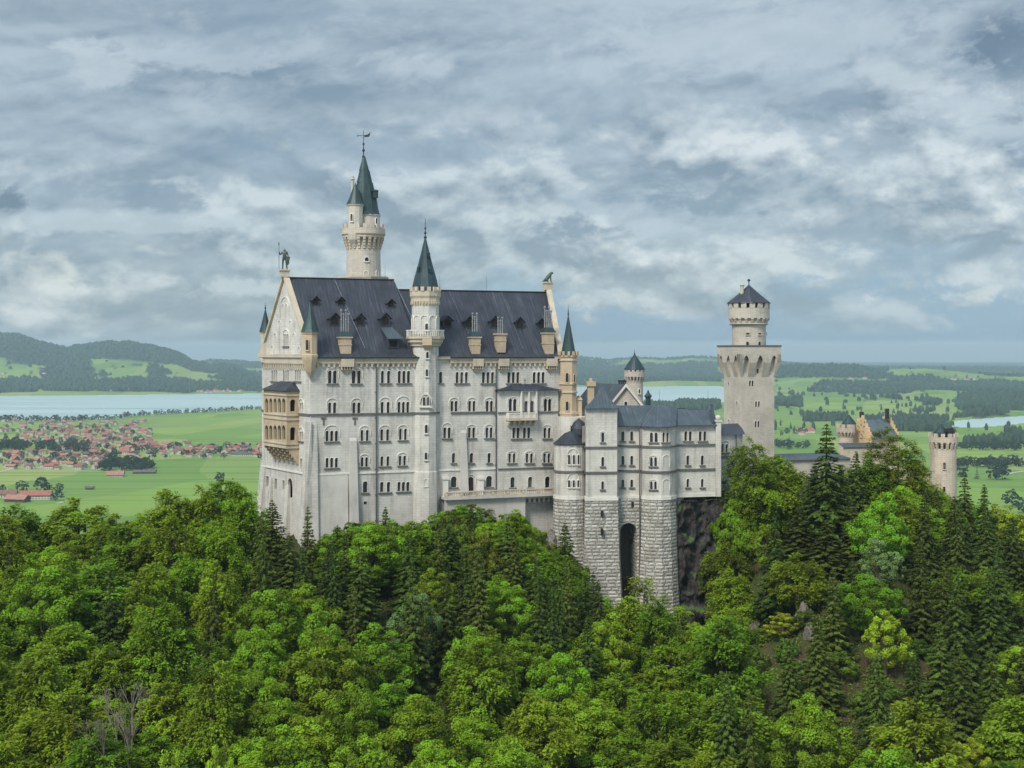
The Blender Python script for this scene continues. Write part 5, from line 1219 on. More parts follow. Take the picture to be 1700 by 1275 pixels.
def link_wing():
    w = empty('link_wing', (*tower_xy(1215, 262), 155), 'short pale wing with dark roof between the residential wing and the square tower', 'castle building')
    a, b, c = tower_xy(1196, 258), tower_xy(1233, 262), tower_xy(1233, 280); fc = Face(a, b); hs = []
    window(w, fc, (1199.6, 1206.8), 737, 751, w=4, hood=731, holes=hs)
    m = MB(); zE, zB = zat(723, 258), 150; wall(m, fc, [(0, zB), (fc.L, zB), (fc.L, zE), (0, zE)], hs); wall(m, Face(b, c), [(0, zB), (18, zB), (18, zE), (0, zE)], []); m.build('wall', M_WALL, w)
    m = MB(); A = fc.pt(-.3, zE, .4); B = fc.pt(fc.L + .3, zE, .4); zt = zat(704.5, 264); m.face([A, B, Vector((*tower_xy(1225, 268), zt)), Vector((*tower_xy(1190, 264), zt))]); m.face([B, Vector((*c, zE)), Vector((*tower_xy(1225, 268), zt))]); m.build('roof', M_ROOF, w)
    m = MB(); z = zat(759, 258); bar(m, fc, 0, fc.L, z - .15, z + .15, 0, .2); m.build('string_course', M_SILL, w)
    m = MB(); t = fc.pix(1221, 740)[0]; m.tube(fc.pt(t, zE, .2), fc.pt(t, zB, .2), .09, .09, 6); m.build('downpipe', M_PIPE, w)
    g = empty('gallery_wing', (*tower_xy(1320, 322), 155), 'long low building with grey roof glimpsed between trees right of the square tower', 'castle building')
    a, b = tower_xy(1282, 318), tower_xy(1412, 326); fc = Face(a, b); zE = zat(764, 320)
    m = MB(); wall(m, fc, [(0, 150), (fc.L, 150), (fc.L, zE), (0, zE)], []); m.build('wall', M_TOWER, g); m = MB(); m.face([fc.pt(-.3, zE, .5), fc.pt(fc.L, zE, .5), fc.pt(fc.L, zat(752, 330), -7), fc.pt(-.3, zat(752, 330), -7)]); m.build('roof', M_ROOF2, g)
link_wing()
def gatehouse():
    g = empty('gatehouse', (*tower_xy(1455, 338), 148), 'tan gatehouse with stepped gable and grey sheet roof behind the trees', 'castle building')
    A, B, C = tower_xy(1411, 343), tower_xy(1447, 334), tower_xy(1491, 346); f1, f2 = Face(A, B), Face(B, C); zE = zat(729, 334); zR = zat(698, 340)
    m = MB(); L = f1.L; wall(m, f1, [(0, 150), (L, 150), (L, zE), (0, zE)], []); wall(m, f2, [(0, 150), (f2.L, 150), (f2.L, zE), (0, zE)], [])
    def stepgable(m, f, zE, zR, o0, o1):
        n = 6; L = f.L
        for i in range(n): bar(m, f, L / 2 * i / n, L - L / 2 * i / n, zE + (zR - zE + 1.4) * i / n, zE + (zR - zE + 1.4) * (i + 1) / n + .003, o0, o1)
    stepgable(m, f1, zE, zR, -.6, .05); m.build('wall', M_YELLOW, g)
    m = MB(); f3 = Face(tower_xy(1484, 350), C); f3 = Face(C + (A - B), C); stepgable(m, f3, zE, zR, -.3, .3); m.build('stepped_gable', M_YELLOW, g)
    m = MB(); rA = f1.pt(L / 2, zR, 0); rC = Vector((*((C + (A - B) / 2)), zR)); m.face([f2.pt(0, zE, .3), f2.pt(f2.L, zE, .3), rC, rA]); m.face([rA, rC, Vector((*(C + (A - B)), zE)), Vector((*A, zE))]); m.build('roof', M_LIGHTROOF, g)
    q = tower_xy(1430.5, 338.5); m = MB(); m.box((q.x, q.y, zR + 1), 1.1, .8, 1.2, -.25); m.box((C.x - 2.2, C.y + 2.2, zR), .9, .9, 2.6, 0); m.build('chimney', M_IRON, g)
    t = f1.L * .55; m = MB(); p = f1.pt(t, zat(724, 338), .1)
    for i in range(12):
        a0, a1 = 2 * math.pi * i / 12, 2 * math.pi * (i + 1) / 12; m.face([f1.pt(t, p.z, .12), f1.pt(t + .5 * math.cos(a0), p.z + .5 * math.sin(a0), .12), f1.pt(t + .5 * math.cos(a1), p.z + .5 * math.sin(a1), .12)])
    ck = m.build('clock_face', M_WHITE, g); m = MB(); ring(m, f1, [(t + .5 * math.cos(2 * math.pi * i / 12), p.z + .5 * math.sin(2 * math.pi * i / 12)) for i in range(12)], .06, .1, .16, True); bar(m, f1, t - .05, t + .05, p.z, p.z + .4, .13, .17); bar(m, f1, t, t + .32, p.z - .05, p.z + .05, .13, .17); m.build('clock_rim', M_IRON, ck)
    for x, y in ((1425, 706), (1430.5, 704), (1436, 706), (1428, 715), (1434, 715)):
        tt, zz = f1.pix(x, y); p = f1.pt(tt, zz, 0); stuck_window(g, p, f1.n, .45, 1.0, frame=M_TAN, fw=.08)
    # lower front ranges
    m = MB(); a, b = tower_xy(1400, 330), tower_xy(1545, 333); f = Face(a, b); hs = []
    window(g, f, (1423,), 752, 765, w=4, holes=hs); window(g, f, (1506,), 796, 806, w=4, holes=hs); window(g, f, (1518,), 796, 806, w=4, holes=hs)
    wall(m, f, [(0, 146), (f.L, 146), (f.L, zat(786, 332)), (f.L * .55, zat(772, 332)), (f.L * .42, zat(742, 331)), (0, zat(742, 331))], hs); m.build('front_range', M_BUFF, g)
    m = MB(); m.face([f.pt(-.3, zat(742, 331), .4), f.pt(f.L * .42, zat(742, 331), .4), f.pt(f.L * .42, zat(735, 334), -3), f.pt(-.3, zat(735, 334), -3)]); m.face([f.pt(f.L * .45, zat(779, 331), .5), f.pt(f.L, zat(788, 331), .5), f.pt(f.L, zat(779, 338), -7), f.pt(f.L * .5, zat(762, 338), -7)]); m.build('front_roof', M_ROOF2, g)
    m = MB(); a, b = tower_xy(1478, 322), tower_xy(1530, 320); f = Face(a, b); hs = []
    window(g, f, (1506.5,), 849, 868, w=5, holes=hs, sill=False); window(g, f, (1494,), 845, 853, w=3, holes=hs, sill=False)
    wall(m, f, [(0, 140), (f.L, 140), (f.L, zat(840, 321)), (f.L * .5, zat(822, 321)), (0, zat(815, 321))], hs); m.build('outer_bastion', M_WHITE, g)
    def rt(name, px, D, r, y_mer, y_wall, y_corb, y_sh, zb, label, cone):
        c = tower_xy(px, D); z = lambda y: zat(y, D - r); R = rpx(r[1], D) if isinstance(r, tuple) else r
    for (px, D, rs, Rb, ym, yw, yc, ys, con, nm, lab) in ((1404.5, 338, 12.5, 16, 705, 711, 718, 726, (1409.5, 12, 689), 'gate_tower', 'round crenellated gate tower with dark cone, left of the tan stepped gable'),
                                                     (1566, 328, 21, 24, 720.5, 726.5, 735, 746, (1562, 12, 705), 'gate_tower', 'rough round gate tower with battlement standing alone at the right end')):
        c = tower_xy(px, D); r, R = rpx(rs, D), rpx(Rb, D); z = lambda y: zat(y, D - R)
        t = empty(nm, (c.x, c.y, 146), lab, 'castle tower', 'gate towers')
        m = MB(); m.lathe(c, [(r * 1.02, 146), (r, z(ys))], 22); m.build('shaft', M_GATE, t)
        m = MB(); machicol(m, c, r, R, z(ys), z(yc), 16); m.lathe(c, [(r, z(yc + 3)), (R, z(yc)), (R, z(yw)), (R - .55, z(yw)), (R - .55, z(yc - 3))], 22, cap=False); m.build('corbel_ring', M_GATE, t)
        m = MB(); merlons(m, c, R - .27, z(yw), z(ym) - z(yw), 11 if px < 1500 else 12, .95, .5, .2); m.build('battlement', M_GATE, t)
        cx_, cr_, cy_ = con; cc = Vector((tower_xy(cx_, D).x, c.y)); m = MB(); m.lathe(cc, [(rpx(cr_, D), z(yc)), (rpx(cr_, D), z(ym - 1)), (rpx(cr_ * 1.05, D), z(ym - 1)), (.05, z(cy_))], 14); m.build('cone_roof', M_DCONE, t)
        m = MB(); m.lathe(c, [(R - .6, z(yc)), (R - .6, z(yc) + .2)], 18); m.build('platform', M_SILL, t)
        if px > 1500:
            q = tower_xy(1577, D - 1); m = MB(); m.box((q.x, q.y, z(733)), 1.8, 1.4, z(717) - z(733), .3); m.hexa([Vector((q.x - 1.4, q.y - .7, z(718))), Vector((q.x + 1.0, q.y - .7, z(718))), Vector((q.x + 1.0, q.y + .7, z(718))), Vector((q.x - 1.4, q.y + .7, z(718)))], [Vector((q.x - 1.2, q.y - .7, z(712.5))), Vector((q.x + .6, q.y - .7, z(710.5))), Vector((q.x + .6, q.y + .7, z(710.5))), Vector((q.x - 1.2, q.y + .7, z(712.5)))]); m.build('spotlight_box', M_IRON, t)  # black spotlight box on the tower top
            round_window(t, c, r, 1561.5, 768, 779, .55, arched=False, frame=M_GATE); round_window(t, c, r, 1561, 808, 816, .55, arched=False, frame=M_GATE)
gatehouse()
# ------------------------------------------------------------------ rock
def _rk(k, b):
    pos = k.new('ShaderNodeNewGeometry').outputs['Position']; nz = k.new('ShaderNodeSeparateXYZ'); k.put(nz.inputs[0], k.new('ShaderNodeNewGeometry').outputs['Normal'])
    a = k.noise(pos, .5, 7, .65); f = k.noise(pos, 2.6, 6, .7); v = k.noise(k.vm('MULTIPLY', pos, (1.4, 1.4, .22)), 1, 6, .65)
    col = k.mix(k.rng(v, .4, .68), (.013, .012, .012, 1), (.070, .064, .058, 1)); col = k.mix(k.rng(f, .58, .76), col, (.15, .14, .13, 1)); col = k.mix(k.rng(a, .56, .68, 0, .5), col, (.075, .05, .03, 1))
    moss = k.m('MULTIPLY', k.rng(nz.outputs[2], .66, .85), k.rng(a, .35, .5)); col = k.mix(moss, col, (.07, .14, .02, 1))
    k.put(b.inputs['Base Color'], col); b.inputs['Roughness'].default_value = .85; bump(k, k.m('ADD', f, v), 1.0, .35)
M_ROCK = mat('dark_wet_rock', _rk)
def _rk2(k, b):
    pos = k.new('ShaderNodeNewGeometry').outputs['Position']; a = k.noise(pos, .8, 7, .65); f = k.noise(pos, 3.0, 6, .7)
    col = k.mix(k.rng(a, .4, .65), (.13, .115, .095, 1), (.26, .24, .21, 1)); col = k.mix(k.rng(f, .52, .62), col, (.07, .065, .05, 1)); k.put(b.inputs['Base Color'], col); b.inputs['Roughness'].default_value = .9; bump(k, f, 1, .25)
M_ROCK2 = mat('pale_limestone_rock', _rk2)
def cliff():
    px0, px1 = 1116, 1212; n, m_ = 70, 90; v = []; f = []
    zt, zb = zat(829, 248), 138.0
    for j in range(m_ + 1):
        g = j / m_; z = zb + (zt - zb) * g
        for i in range(n + 1):
            u = i / n; D = 248.9 + 3.0 * u ** 2 - (1 - g) * 3.5 ; px = px0 + (px1 - px0) * u; X, Y = pxY(px, D)
            p = Vector((X * .16, 3.1, z * .10)); d = noise.fractal(p, .9, 2.1, 6) * 1.6 + noise.fractal(Vector((X * .5, 7, z * .35)), .8, 2.1, 5) * .7 + (1 - abs(noise.noise(Vector((X * .42, 2.0, z * .30))))) ** 3 * 1.5 + round(noise.noise(Vector((X * .3, 9.0, z * .55))) * 3) / 3 * .9
            led = sum(1.3 * max(0, 1 - abs(z - zz) / .9) * max(0, 1 - abs(px - pp) / 11) for pp, zz in ((1163, 159.2), (1145, 155.6), (1176, 155.8), (1170, 149.8), (1160, 146.5), (1185, 152.3)))
            v.append(Vector((X, Y - d - led, z + noise.noise(p * 3) * .4 if g < .99 else zt - .35 + (1.2 * max(0, u - .75))))) if True else None
    for j in range(m_):
        for i in range(n): a = j * (n + 1) + i; f.append((a, a + 1, a + n + 2, a + n + 1))
    k = len(v)
    for i in range(n + 1): v.append(v[m_ * (n + 1) + i] + Vector((0, 14, 1.2)))
    for i in range(n): a = m_ * (n + 1) + i; f.append((a, a + 1, k + i + 1, k + i))
    me = bpy.data.meshes.new('cliff'); me.from_pydata([tuple(p) for p in v], [], f); me.materials.append(M_ROCK); me.polygons.foreach_set('use_smooth', np.ones(len(f), bool)); tag(link('cliff', me), kind='structure')
cliff()
def ground_hit(px, py, lo=110.0, hi=430.0):
    Ys = np.arange(lo, hi, .5); X = (px - CX) / F * Ys; g = ground_h(X, Ys); ray = ZC + (HY - py) / F * Ys
    h = np.where(g >= ray)[0]
    return (X[h[0]], Ys[h[0]], g[h[0]]) if len(h) else (X[-1], Ys[-1], g[-1])
def rock(px, py, r, sx, sz, label, seed):
    x, y, z = ground_hit(px, py); bm = bmesh.new(); bmesh.ops.create_icosphere(bm, subdivisions=4, radius=1)
    for v in bm.verts:
        d = noise.fractal(v.co * 1.3 + Vector((seed, 0, 0)), .8, 2.1, 5); q = Vector((round(v.co.x * 3) / 3, round(v.co.y * 3) / 3, round(v.co.z * 3) / 3)); v.co = v.co.lerp(q, .45) * (1 + .38 * d); v.co = Vector((v.co.x * r * sx, v.co.y * r * .8, v.co.z * r * sz))
    me = bpy.data.meshes.new('rock_outcrop'); bm.to_mesh(me); bm.free(); me.materials.append(M_ROCK2); tag(link('rock_outcrop', me, loc=(x, y, z + r * sz * .35)), label, 'rock', 'rock outcrops on the slope')
for a in ((1334, 1040, 1.6, .8, 1.5, 'pale rock outcrop in the middle of the right slope, under the tallest spruce', 1), (1343, 1065, 1.1, .8, 1.6, 'small upright pale rock just below the outcrop under the tallest spruce', 2), (1568, 1190, 1.2, .7, 1.8, 'upper of two narrow pale rocks low on the right slope', 3),
          (1572, 1240, 1.3, .7, 1.9, 'lower of two narrow pale rocks low on the right slope', 4), (917, 915, 1.3, .8, 2.0, 'pale rock rib on the knoll below the terrace end', 6), (1250, 1060, 1.6, 1, 1.2, 'grey rock on the slope below the dark cliff', 7)): rock(*a)

# ------------------------------------------------------------------ trees
def leaf_mat(name, c, hv=.03, trans=.30, var=.55):
    def fn(k, b):
        oi = k.new('ShaderNodeObjectInfo').outputs['Random']; ti = k.new('ShaderNodeAttribute', attribute_name='tint').outputs['Fac']
        hs = k.new('ShaderNodeHueSaturation'); hs.inputs['Color'].default_value = (*c, 1)
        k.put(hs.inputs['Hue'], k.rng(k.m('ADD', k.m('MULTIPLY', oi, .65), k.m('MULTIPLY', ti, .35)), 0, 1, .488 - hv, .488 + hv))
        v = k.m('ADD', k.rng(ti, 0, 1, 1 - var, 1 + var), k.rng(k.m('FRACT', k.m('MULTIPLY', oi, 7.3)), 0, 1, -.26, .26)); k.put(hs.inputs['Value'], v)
        k.put(b.inputs['Base Color'], hs.outputs[0]); b.inputs['Roughness'].default_value = .6; b.inputs['Specular IOR Level'].default_value = .12
        tr = k.new('ShaderNodeBsdfTranslucent'); k.put(tr.inputs[0], hs.outputs[0]); mx = k.new('ShaderNodeMixShader'); mx.inputs[0].default_value = trans
        k.l.new(b.outputs[0], mx.inputs[1]); k.l.new(tr.outputs[0], mx.inputs[2]); k.l.new(mx.outputs[0], k.out.inputs[0])
    return mat(name, fn)
M_MAPLE = leaf_mat('bright_maple_leaves', (.150, .285, .014)); M_BEECH = leaf_mat('beech_leaves', (.142, .240, .012)); M_SPRUCE = leaf_mat('spruce_needles', (.072, .118, .018), .03, .15)
M_YOUNG = leaf_mat('young_yellow_leaves', (.24, .33, .02)); M_SILVER = leaf_mat('silvery_leaves', (.13, .225, .075)); M_SHRUB = leaf_mat('shrub_leaves', (.11, .17, .018), .05); M_FAR = leaf_mat('distant_foliage', (.028, .062, .030), .02, .1, .4)
M_BARK = flat('bark', (.085, .068, .05), .95); M_DEAD = flat('bare_grey_wood', (.17, .145, .115), .95)
def quads_mesh(name, C, NN, size, asp, tint, material, rs, bend=None, axis=None):
    """rhombic leaf faces: centres C, normals NN"""
    n = len(C); NN = NN / np.maximum(np.linalg.norm(NN, axis=1, keepdims=True), 1e-9)
    R = rs.normal(size=(n, 3)) if axis is None else axis
    T = R - NN * np.sum(R * NN, 1, keepdims=True); T /= np.maximum(np.linalg.norm(T, axis=1, keepdims=True), 1e-9); B = np.cross(NN, T)
    a = (size * .5)[:, None]; b = (size * .5 * asp)[:, None]
    co = np.stack([C - T * a, C - B * b - T * a * .1, C + T * a, C + B * b - T * a * .1], 1).astype(np.float32)
    me = bpy.data.meshes.new(name); me.vertices.add(n * 4); me.vertices.foreach_set('co', co.ravel()); me.loops.add(n * 4); me.loops.foreach_set('vertex_index', np.arange(n * 4, dtype=np.int32))
    me.polygons.add(n); me.polygons.foreach_set('loop_start', np.arange(0, n * 4, 4, dtype=np.int32)); me.update(calc_edges=True)
    at = me.attributes.new('tint', 'FLOAT', 'POINT'); at.data.foreach_set('value', np.repeat(np.clip(tint, 0, 1), 4).astype(np.float32)); me.materials.append(material); return me
def unit(v): return v / np.maximum(np.linalg.norm(v, axis=-1, keepdims=True), 1e-9)
def broadleaf(seed, material, H=13.0, R=4.8, nclump=85, nleaf=230, leaf=.34, style='dome', low=.12, point=.35):
    """crown of many separate leaf clumps with gaps between; unit tree of height H"""
    rs = np.random.RandomState(seed); Cz = H * (low + (1 - low) * .47); Rz = H - Cz; Rl = Cz - H * low; cs = []; tries = 0; lean = rs.uniform(-.12, .12, 2)
    ph = rs.uniform(0, 6.28, 4)
    while len(cs) < nclump and tries < 30000:
        tries += 1; d = unit(rs.normal(size=3))
        if d[2] < -.85: continue
        az = math.atan2(d[1], d[0]); rr = rs.uniform(.35, 1.0) ** .45
        lob = 1 + .20 * math.sin(2 * az + ph[0] + d[2] * 2) + .15 * math.sin(3 * az + ph[1]) + .12 * math.sin(5 * az + d[2] * 5 + ph[2])
        wid = (1 - point * max(0, d[2]) ** 1.2) if d[2] > 0 else 1 + .25 * d[2]
        z = Cz + d[2] * (Rz if d[2] > 0 else Rl) * rr * (1 + .08 * math.sin(4 * az + ph[3]))
        c = np.array([d[0] * R * rr * lob * wid + lean[0] * (z - Cz), d[1] * R * rr * lob * wid + lean[1] * (z - Cz), z])
        if min([np.linalg.norm((c - q) * (1, 1, 1.15)) for q in cs] or [9]) > 1.08 * (R / 4.8): cs.append(c)
    C = []; Nn = []; S = []; T = []; A = []
    for c in cs:
        r = rs.uniform(.75, 1.45) * R / 4.8; k = int(nleaf * rs.uniform(.6, 1.25) * (r / (R / 4.8)) ** 1.3); tint = rs.uniform(0, 1)
        out = unit(np.array([c[0], c[1], (c[2] - Cz) * .8 + R * .30])); ax = unit(np.array([c[0], c[1], 0.0]) + 1e-6); side = np.array([-ax[1], ax[0], 0])
        if style == 'dome':
            d = unit(rs.normal(size=(k, 3)) + out * 1.15); rad = r * (rs.uniform(.45, 1.08, k)[:, None] ** .6); p = c + d * rad * (1, 1, .8); nn = d + rs.normal(size=(k, 3)) * .6 + (0, 0, .4); aa = rs.normal(size=(k, 3))
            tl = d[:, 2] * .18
        else:      # feathery sprays of twigs that fan outwards and up
            nt = max(5, k // 16); tw = unit(ax * 1.0 + side * rs.uniform(-1.15, 1.15, (nt, 1)) + np.array([0, 0, 1.0]) * rs.uniform(-.25, .75, (nt, 1))) ; w = rs.randint(nt, size=k); s = rs.uniform(.05, 1, k)[:, None] ** .75
            p = c - ax * r * .6 + tw[w] * s * r * 1.9 + rs.normal(size=(k, 3)) * .14 * r + np.array([0, 0, -1.0]) * (s ** 2) * r * .45
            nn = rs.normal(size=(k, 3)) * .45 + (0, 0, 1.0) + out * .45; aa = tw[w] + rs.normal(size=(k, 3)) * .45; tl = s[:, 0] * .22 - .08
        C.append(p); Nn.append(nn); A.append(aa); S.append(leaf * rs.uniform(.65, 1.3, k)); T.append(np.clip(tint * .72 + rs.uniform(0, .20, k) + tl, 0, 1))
    crown = quads_mesh('crown', np.concatenate(C), np.concatenate(Nn), np.concatenate(S), .62 if style == 'dome' else .45, np.concatenate(T), material, rs, axis=np.concatenate(A))
    m = MB(); th = H * .30; pts = [(0, 0, -1.5), (.1, .05, th * .5), (-.05, .1, th), (.1, 0, H * .55), (0, 0, H * .8)]; rad = [.30, .25, .20, .13, .04]
    for a, b, r0, r1 in zip(pts, pts[1:], rad, rad[1:]): m.tube(a, b, r0, r1, 7)
    for i in range(16):
        c = cs[rs.randint(len(cs))]; z0 = rs.uniform(.18, .6) * H; zb = min(z0, c[2] - .4); q = (c[0] * .5, c[1] * .5, (zb + c[2]) / 2 + .2); m.tube((0, 0, zb), q, .11, .07, 5); m.tube(q, tuple(c), .07, .03, 5)
    return crown, m
def conifer(seed, material, H=18.0, R=3.6, levels=34, dens=1.0, droop=.35, start=.08):
    rs = np.random.RandomState(seed); C = []; Nn = []; S = []; T = []; A = []; m = MB()
    m.tube((0, 0, -1.5), (0, 0, H * .5), .26, .16, 7); m.tube((0, 0, H * .5), (0, 0, H * .99), .16, .02, 6)
    for i in range(levels):
        g = (i + rs.uniform(-.3, .3)) / levels; z = H * (start + (1 - start) * max(0, g)); rr = R * (1 - g) ** .85 * rs.uniform(.82, 1.12) + .12; nb = max(4, int(9 * (1 - g * .5)))
        a0 = rs.uniform(0, 6.28)
        for b in range(nb):
            if rs.uniform() < .08: continue
            an = a0 + 6.283 * b / nb + rs.uniform(-.25, .25); L = rr * rs.uniform(.65, 1.15); ax = np.array([math.cos(an), math.sin(an), 0]); sd = np.array([-ax[1], ax[0], 0])
            k = max(5, int(L * 24 * dens)); s = np.sqrt(rs.uniform(.015, 1, k)); tint = rs.uniform(0, .6)
            zz = z - droop * L * s ** 1.5 + .16 * L * s ** 4 + .25 * L * s * (g > .75); w = L * .28 * (1 - s * .75)
            off = rs.uniform(-1, 1, k) * w
            p = ax * (s * L)[:, None] + sd * off[:, None] + np.array([0, 0, 1.0]) * (zz - np.abs(off) * .35 - rs.uniform(0, .22, k))[:, None]
            C.append(p); Nn.append(rs.normal(size=(k, 3)) * .35 + (0, 0, 1) + ax * .45); S.append(rs.uniform(.40, .78, k) * (.75 + .25 * (1 - g))); T.append(tint + rs.uniform(0, .4, k)); A.append(ax + sd * (np.sign(off) * .7)[:, None] + (0, 0, -.45))
            if L > 1.2 and rs.uniform() < .35: m.tube((0, 0, z), tuple(ax * L * .7 + np.array([0, 0, z - droop * L * .55])), .045, .02, 4)
    crown = quads_mesh('crown', np.concatenate(C), np.concatenate(Nn), np.concatenate(S), .42, np.concatenate(T), material, rs, axis=np.concatenate(A)); return crown, m
PROTO = {}
def proto(kind, i, name, H, R, crown, mb):
    b = mb.build('trunk', M_BARK); me = b.data; bpy.data.objects.remove(b); 
    # trunk mesh was recentred on its own box: shift it back
    xs = [p.x for p in mb.v]; ys = [p.y for p in mb.v]; zs = [p.z for p in mb.v]; o = Vector(((min(xs) + max(xs)) / 2, (min(ys) + max(ys)) / 2, min(zs)))
    for v in me.vertices: v.co += o
    PROTO.setdefault(kind, []).append((name, H, R, crown, me))
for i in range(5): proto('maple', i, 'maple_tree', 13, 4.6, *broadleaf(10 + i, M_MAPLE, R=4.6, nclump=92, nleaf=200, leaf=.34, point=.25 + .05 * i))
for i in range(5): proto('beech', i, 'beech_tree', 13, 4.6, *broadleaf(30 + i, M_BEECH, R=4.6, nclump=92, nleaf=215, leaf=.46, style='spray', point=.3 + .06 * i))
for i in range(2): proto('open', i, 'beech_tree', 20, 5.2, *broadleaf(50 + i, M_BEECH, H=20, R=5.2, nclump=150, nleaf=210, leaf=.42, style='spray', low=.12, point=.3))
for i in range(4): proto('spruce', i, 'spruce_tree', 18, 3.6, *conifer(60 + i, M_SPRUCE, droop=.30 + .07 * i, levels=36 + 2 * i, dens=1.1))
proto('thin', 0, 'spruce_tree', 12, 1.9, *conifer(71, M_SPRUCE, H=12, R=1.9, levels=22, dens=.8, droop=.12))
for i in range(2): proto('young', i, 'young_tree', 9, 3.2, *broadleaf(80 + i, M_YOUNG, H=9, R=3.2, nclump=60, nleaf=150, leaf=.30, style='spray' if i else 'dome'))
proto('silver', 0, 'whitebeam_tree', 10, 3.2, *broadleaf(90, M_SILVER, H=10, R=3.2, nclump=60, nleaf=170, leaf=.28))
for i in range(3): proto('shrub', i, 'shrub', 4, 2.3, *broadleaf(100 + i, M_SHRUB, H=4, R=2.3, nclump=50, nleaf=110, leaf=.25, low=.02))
GROVE = []     # (kind, px, py_top, D, height, radius)
YMAX = [(-200, 236), (0, 236), (400, 238), (425, 232), (440, 229), (515, 227), (730, 236), (930, 240), (965, 238), (1040, 236), (1130, 240), (1195, 244), (1212, 262), (1400, 300), (1480, 312), (1530, 312), (1545, 320), (1900, 320)]
CAP = [(-200, 845), (0, 838), (60, 862), (130, 828), (190, 850), (240, 850), (285, 815), (320, 812), (345, 830), (380, 797), (410, 806), (425, 838), (445, 832), (500, 872), (520, 905), (545, 890), (575, 866), (600, 850), (640, 850), (690, 866), (720, 864), (735, 836), (780, 827), (840, 830), (880, 868), (905, 898), (930, 900), (950, 905), (975, 940), (1005, 960), (1030, 990), (1050, 985), (1065, 950), (1100, 968), (1130, 1000), (1180, 1000), (1200, 850), (1215, 815),
       (1225, 760), (1250, 728), (1280, 742), (1310, 775), (1345, 740), (1372, 702), (1400, 750), (1425, 760), (1450, 740), (1490, 714), (1520, 735), (1535, 775), (1560, 812), (1590, 800), (1640, 800), (1660, 850), (1690, 842), (1760, 842), (2000, 850)]
CAP2 = [q for q in CAP if q[0] < 1190] + [(1190, 880), (1215, 830), (1250, 775), (1300, 800), (1318, 850), (1335, 915), (1410, 925), (1428, 800), (1440, 770), (1490, 765), (1530, 775), (1550, 800), (1600, 818), (1650, 840), (1700, 850), (2000, 870)]
def put_tree(kind, X, Y, gz, H, R, r):
    nm, H0, R0, crown, trunk = r.choice(PROTO[kind]); rt = bpy.data.objects.new(nm, None); COL.objects.link(rt); rt.location = (X, Y, gz)
    sz = H / H0; sx = R / R0; rt.rotation_euler = (0, 0, r.uniform(0, 6.283)); rt.scale = (sx, sx, sz)
    for nme, me in (('crown', crown), ('trunk', trunk)):
        c = bpy.data.objects.new(nme, me); COL.objects.link(c); c.parent = rt
    return rt
TREES = []
def plant(kind, X, Y, H, R, r, hero=None, gz=None):
    if gz is None: gz = float(ground_h(np.array([X]), np.array([Y]))[0])
    rt = put_tree(kind, X, Y, gz - .2, H, R, r); px = CX + F * X / Y; py = HY - (gz + H - ZC) * F / Y; TREES.append([rt, kind, px, py, Y, H, R, hero])
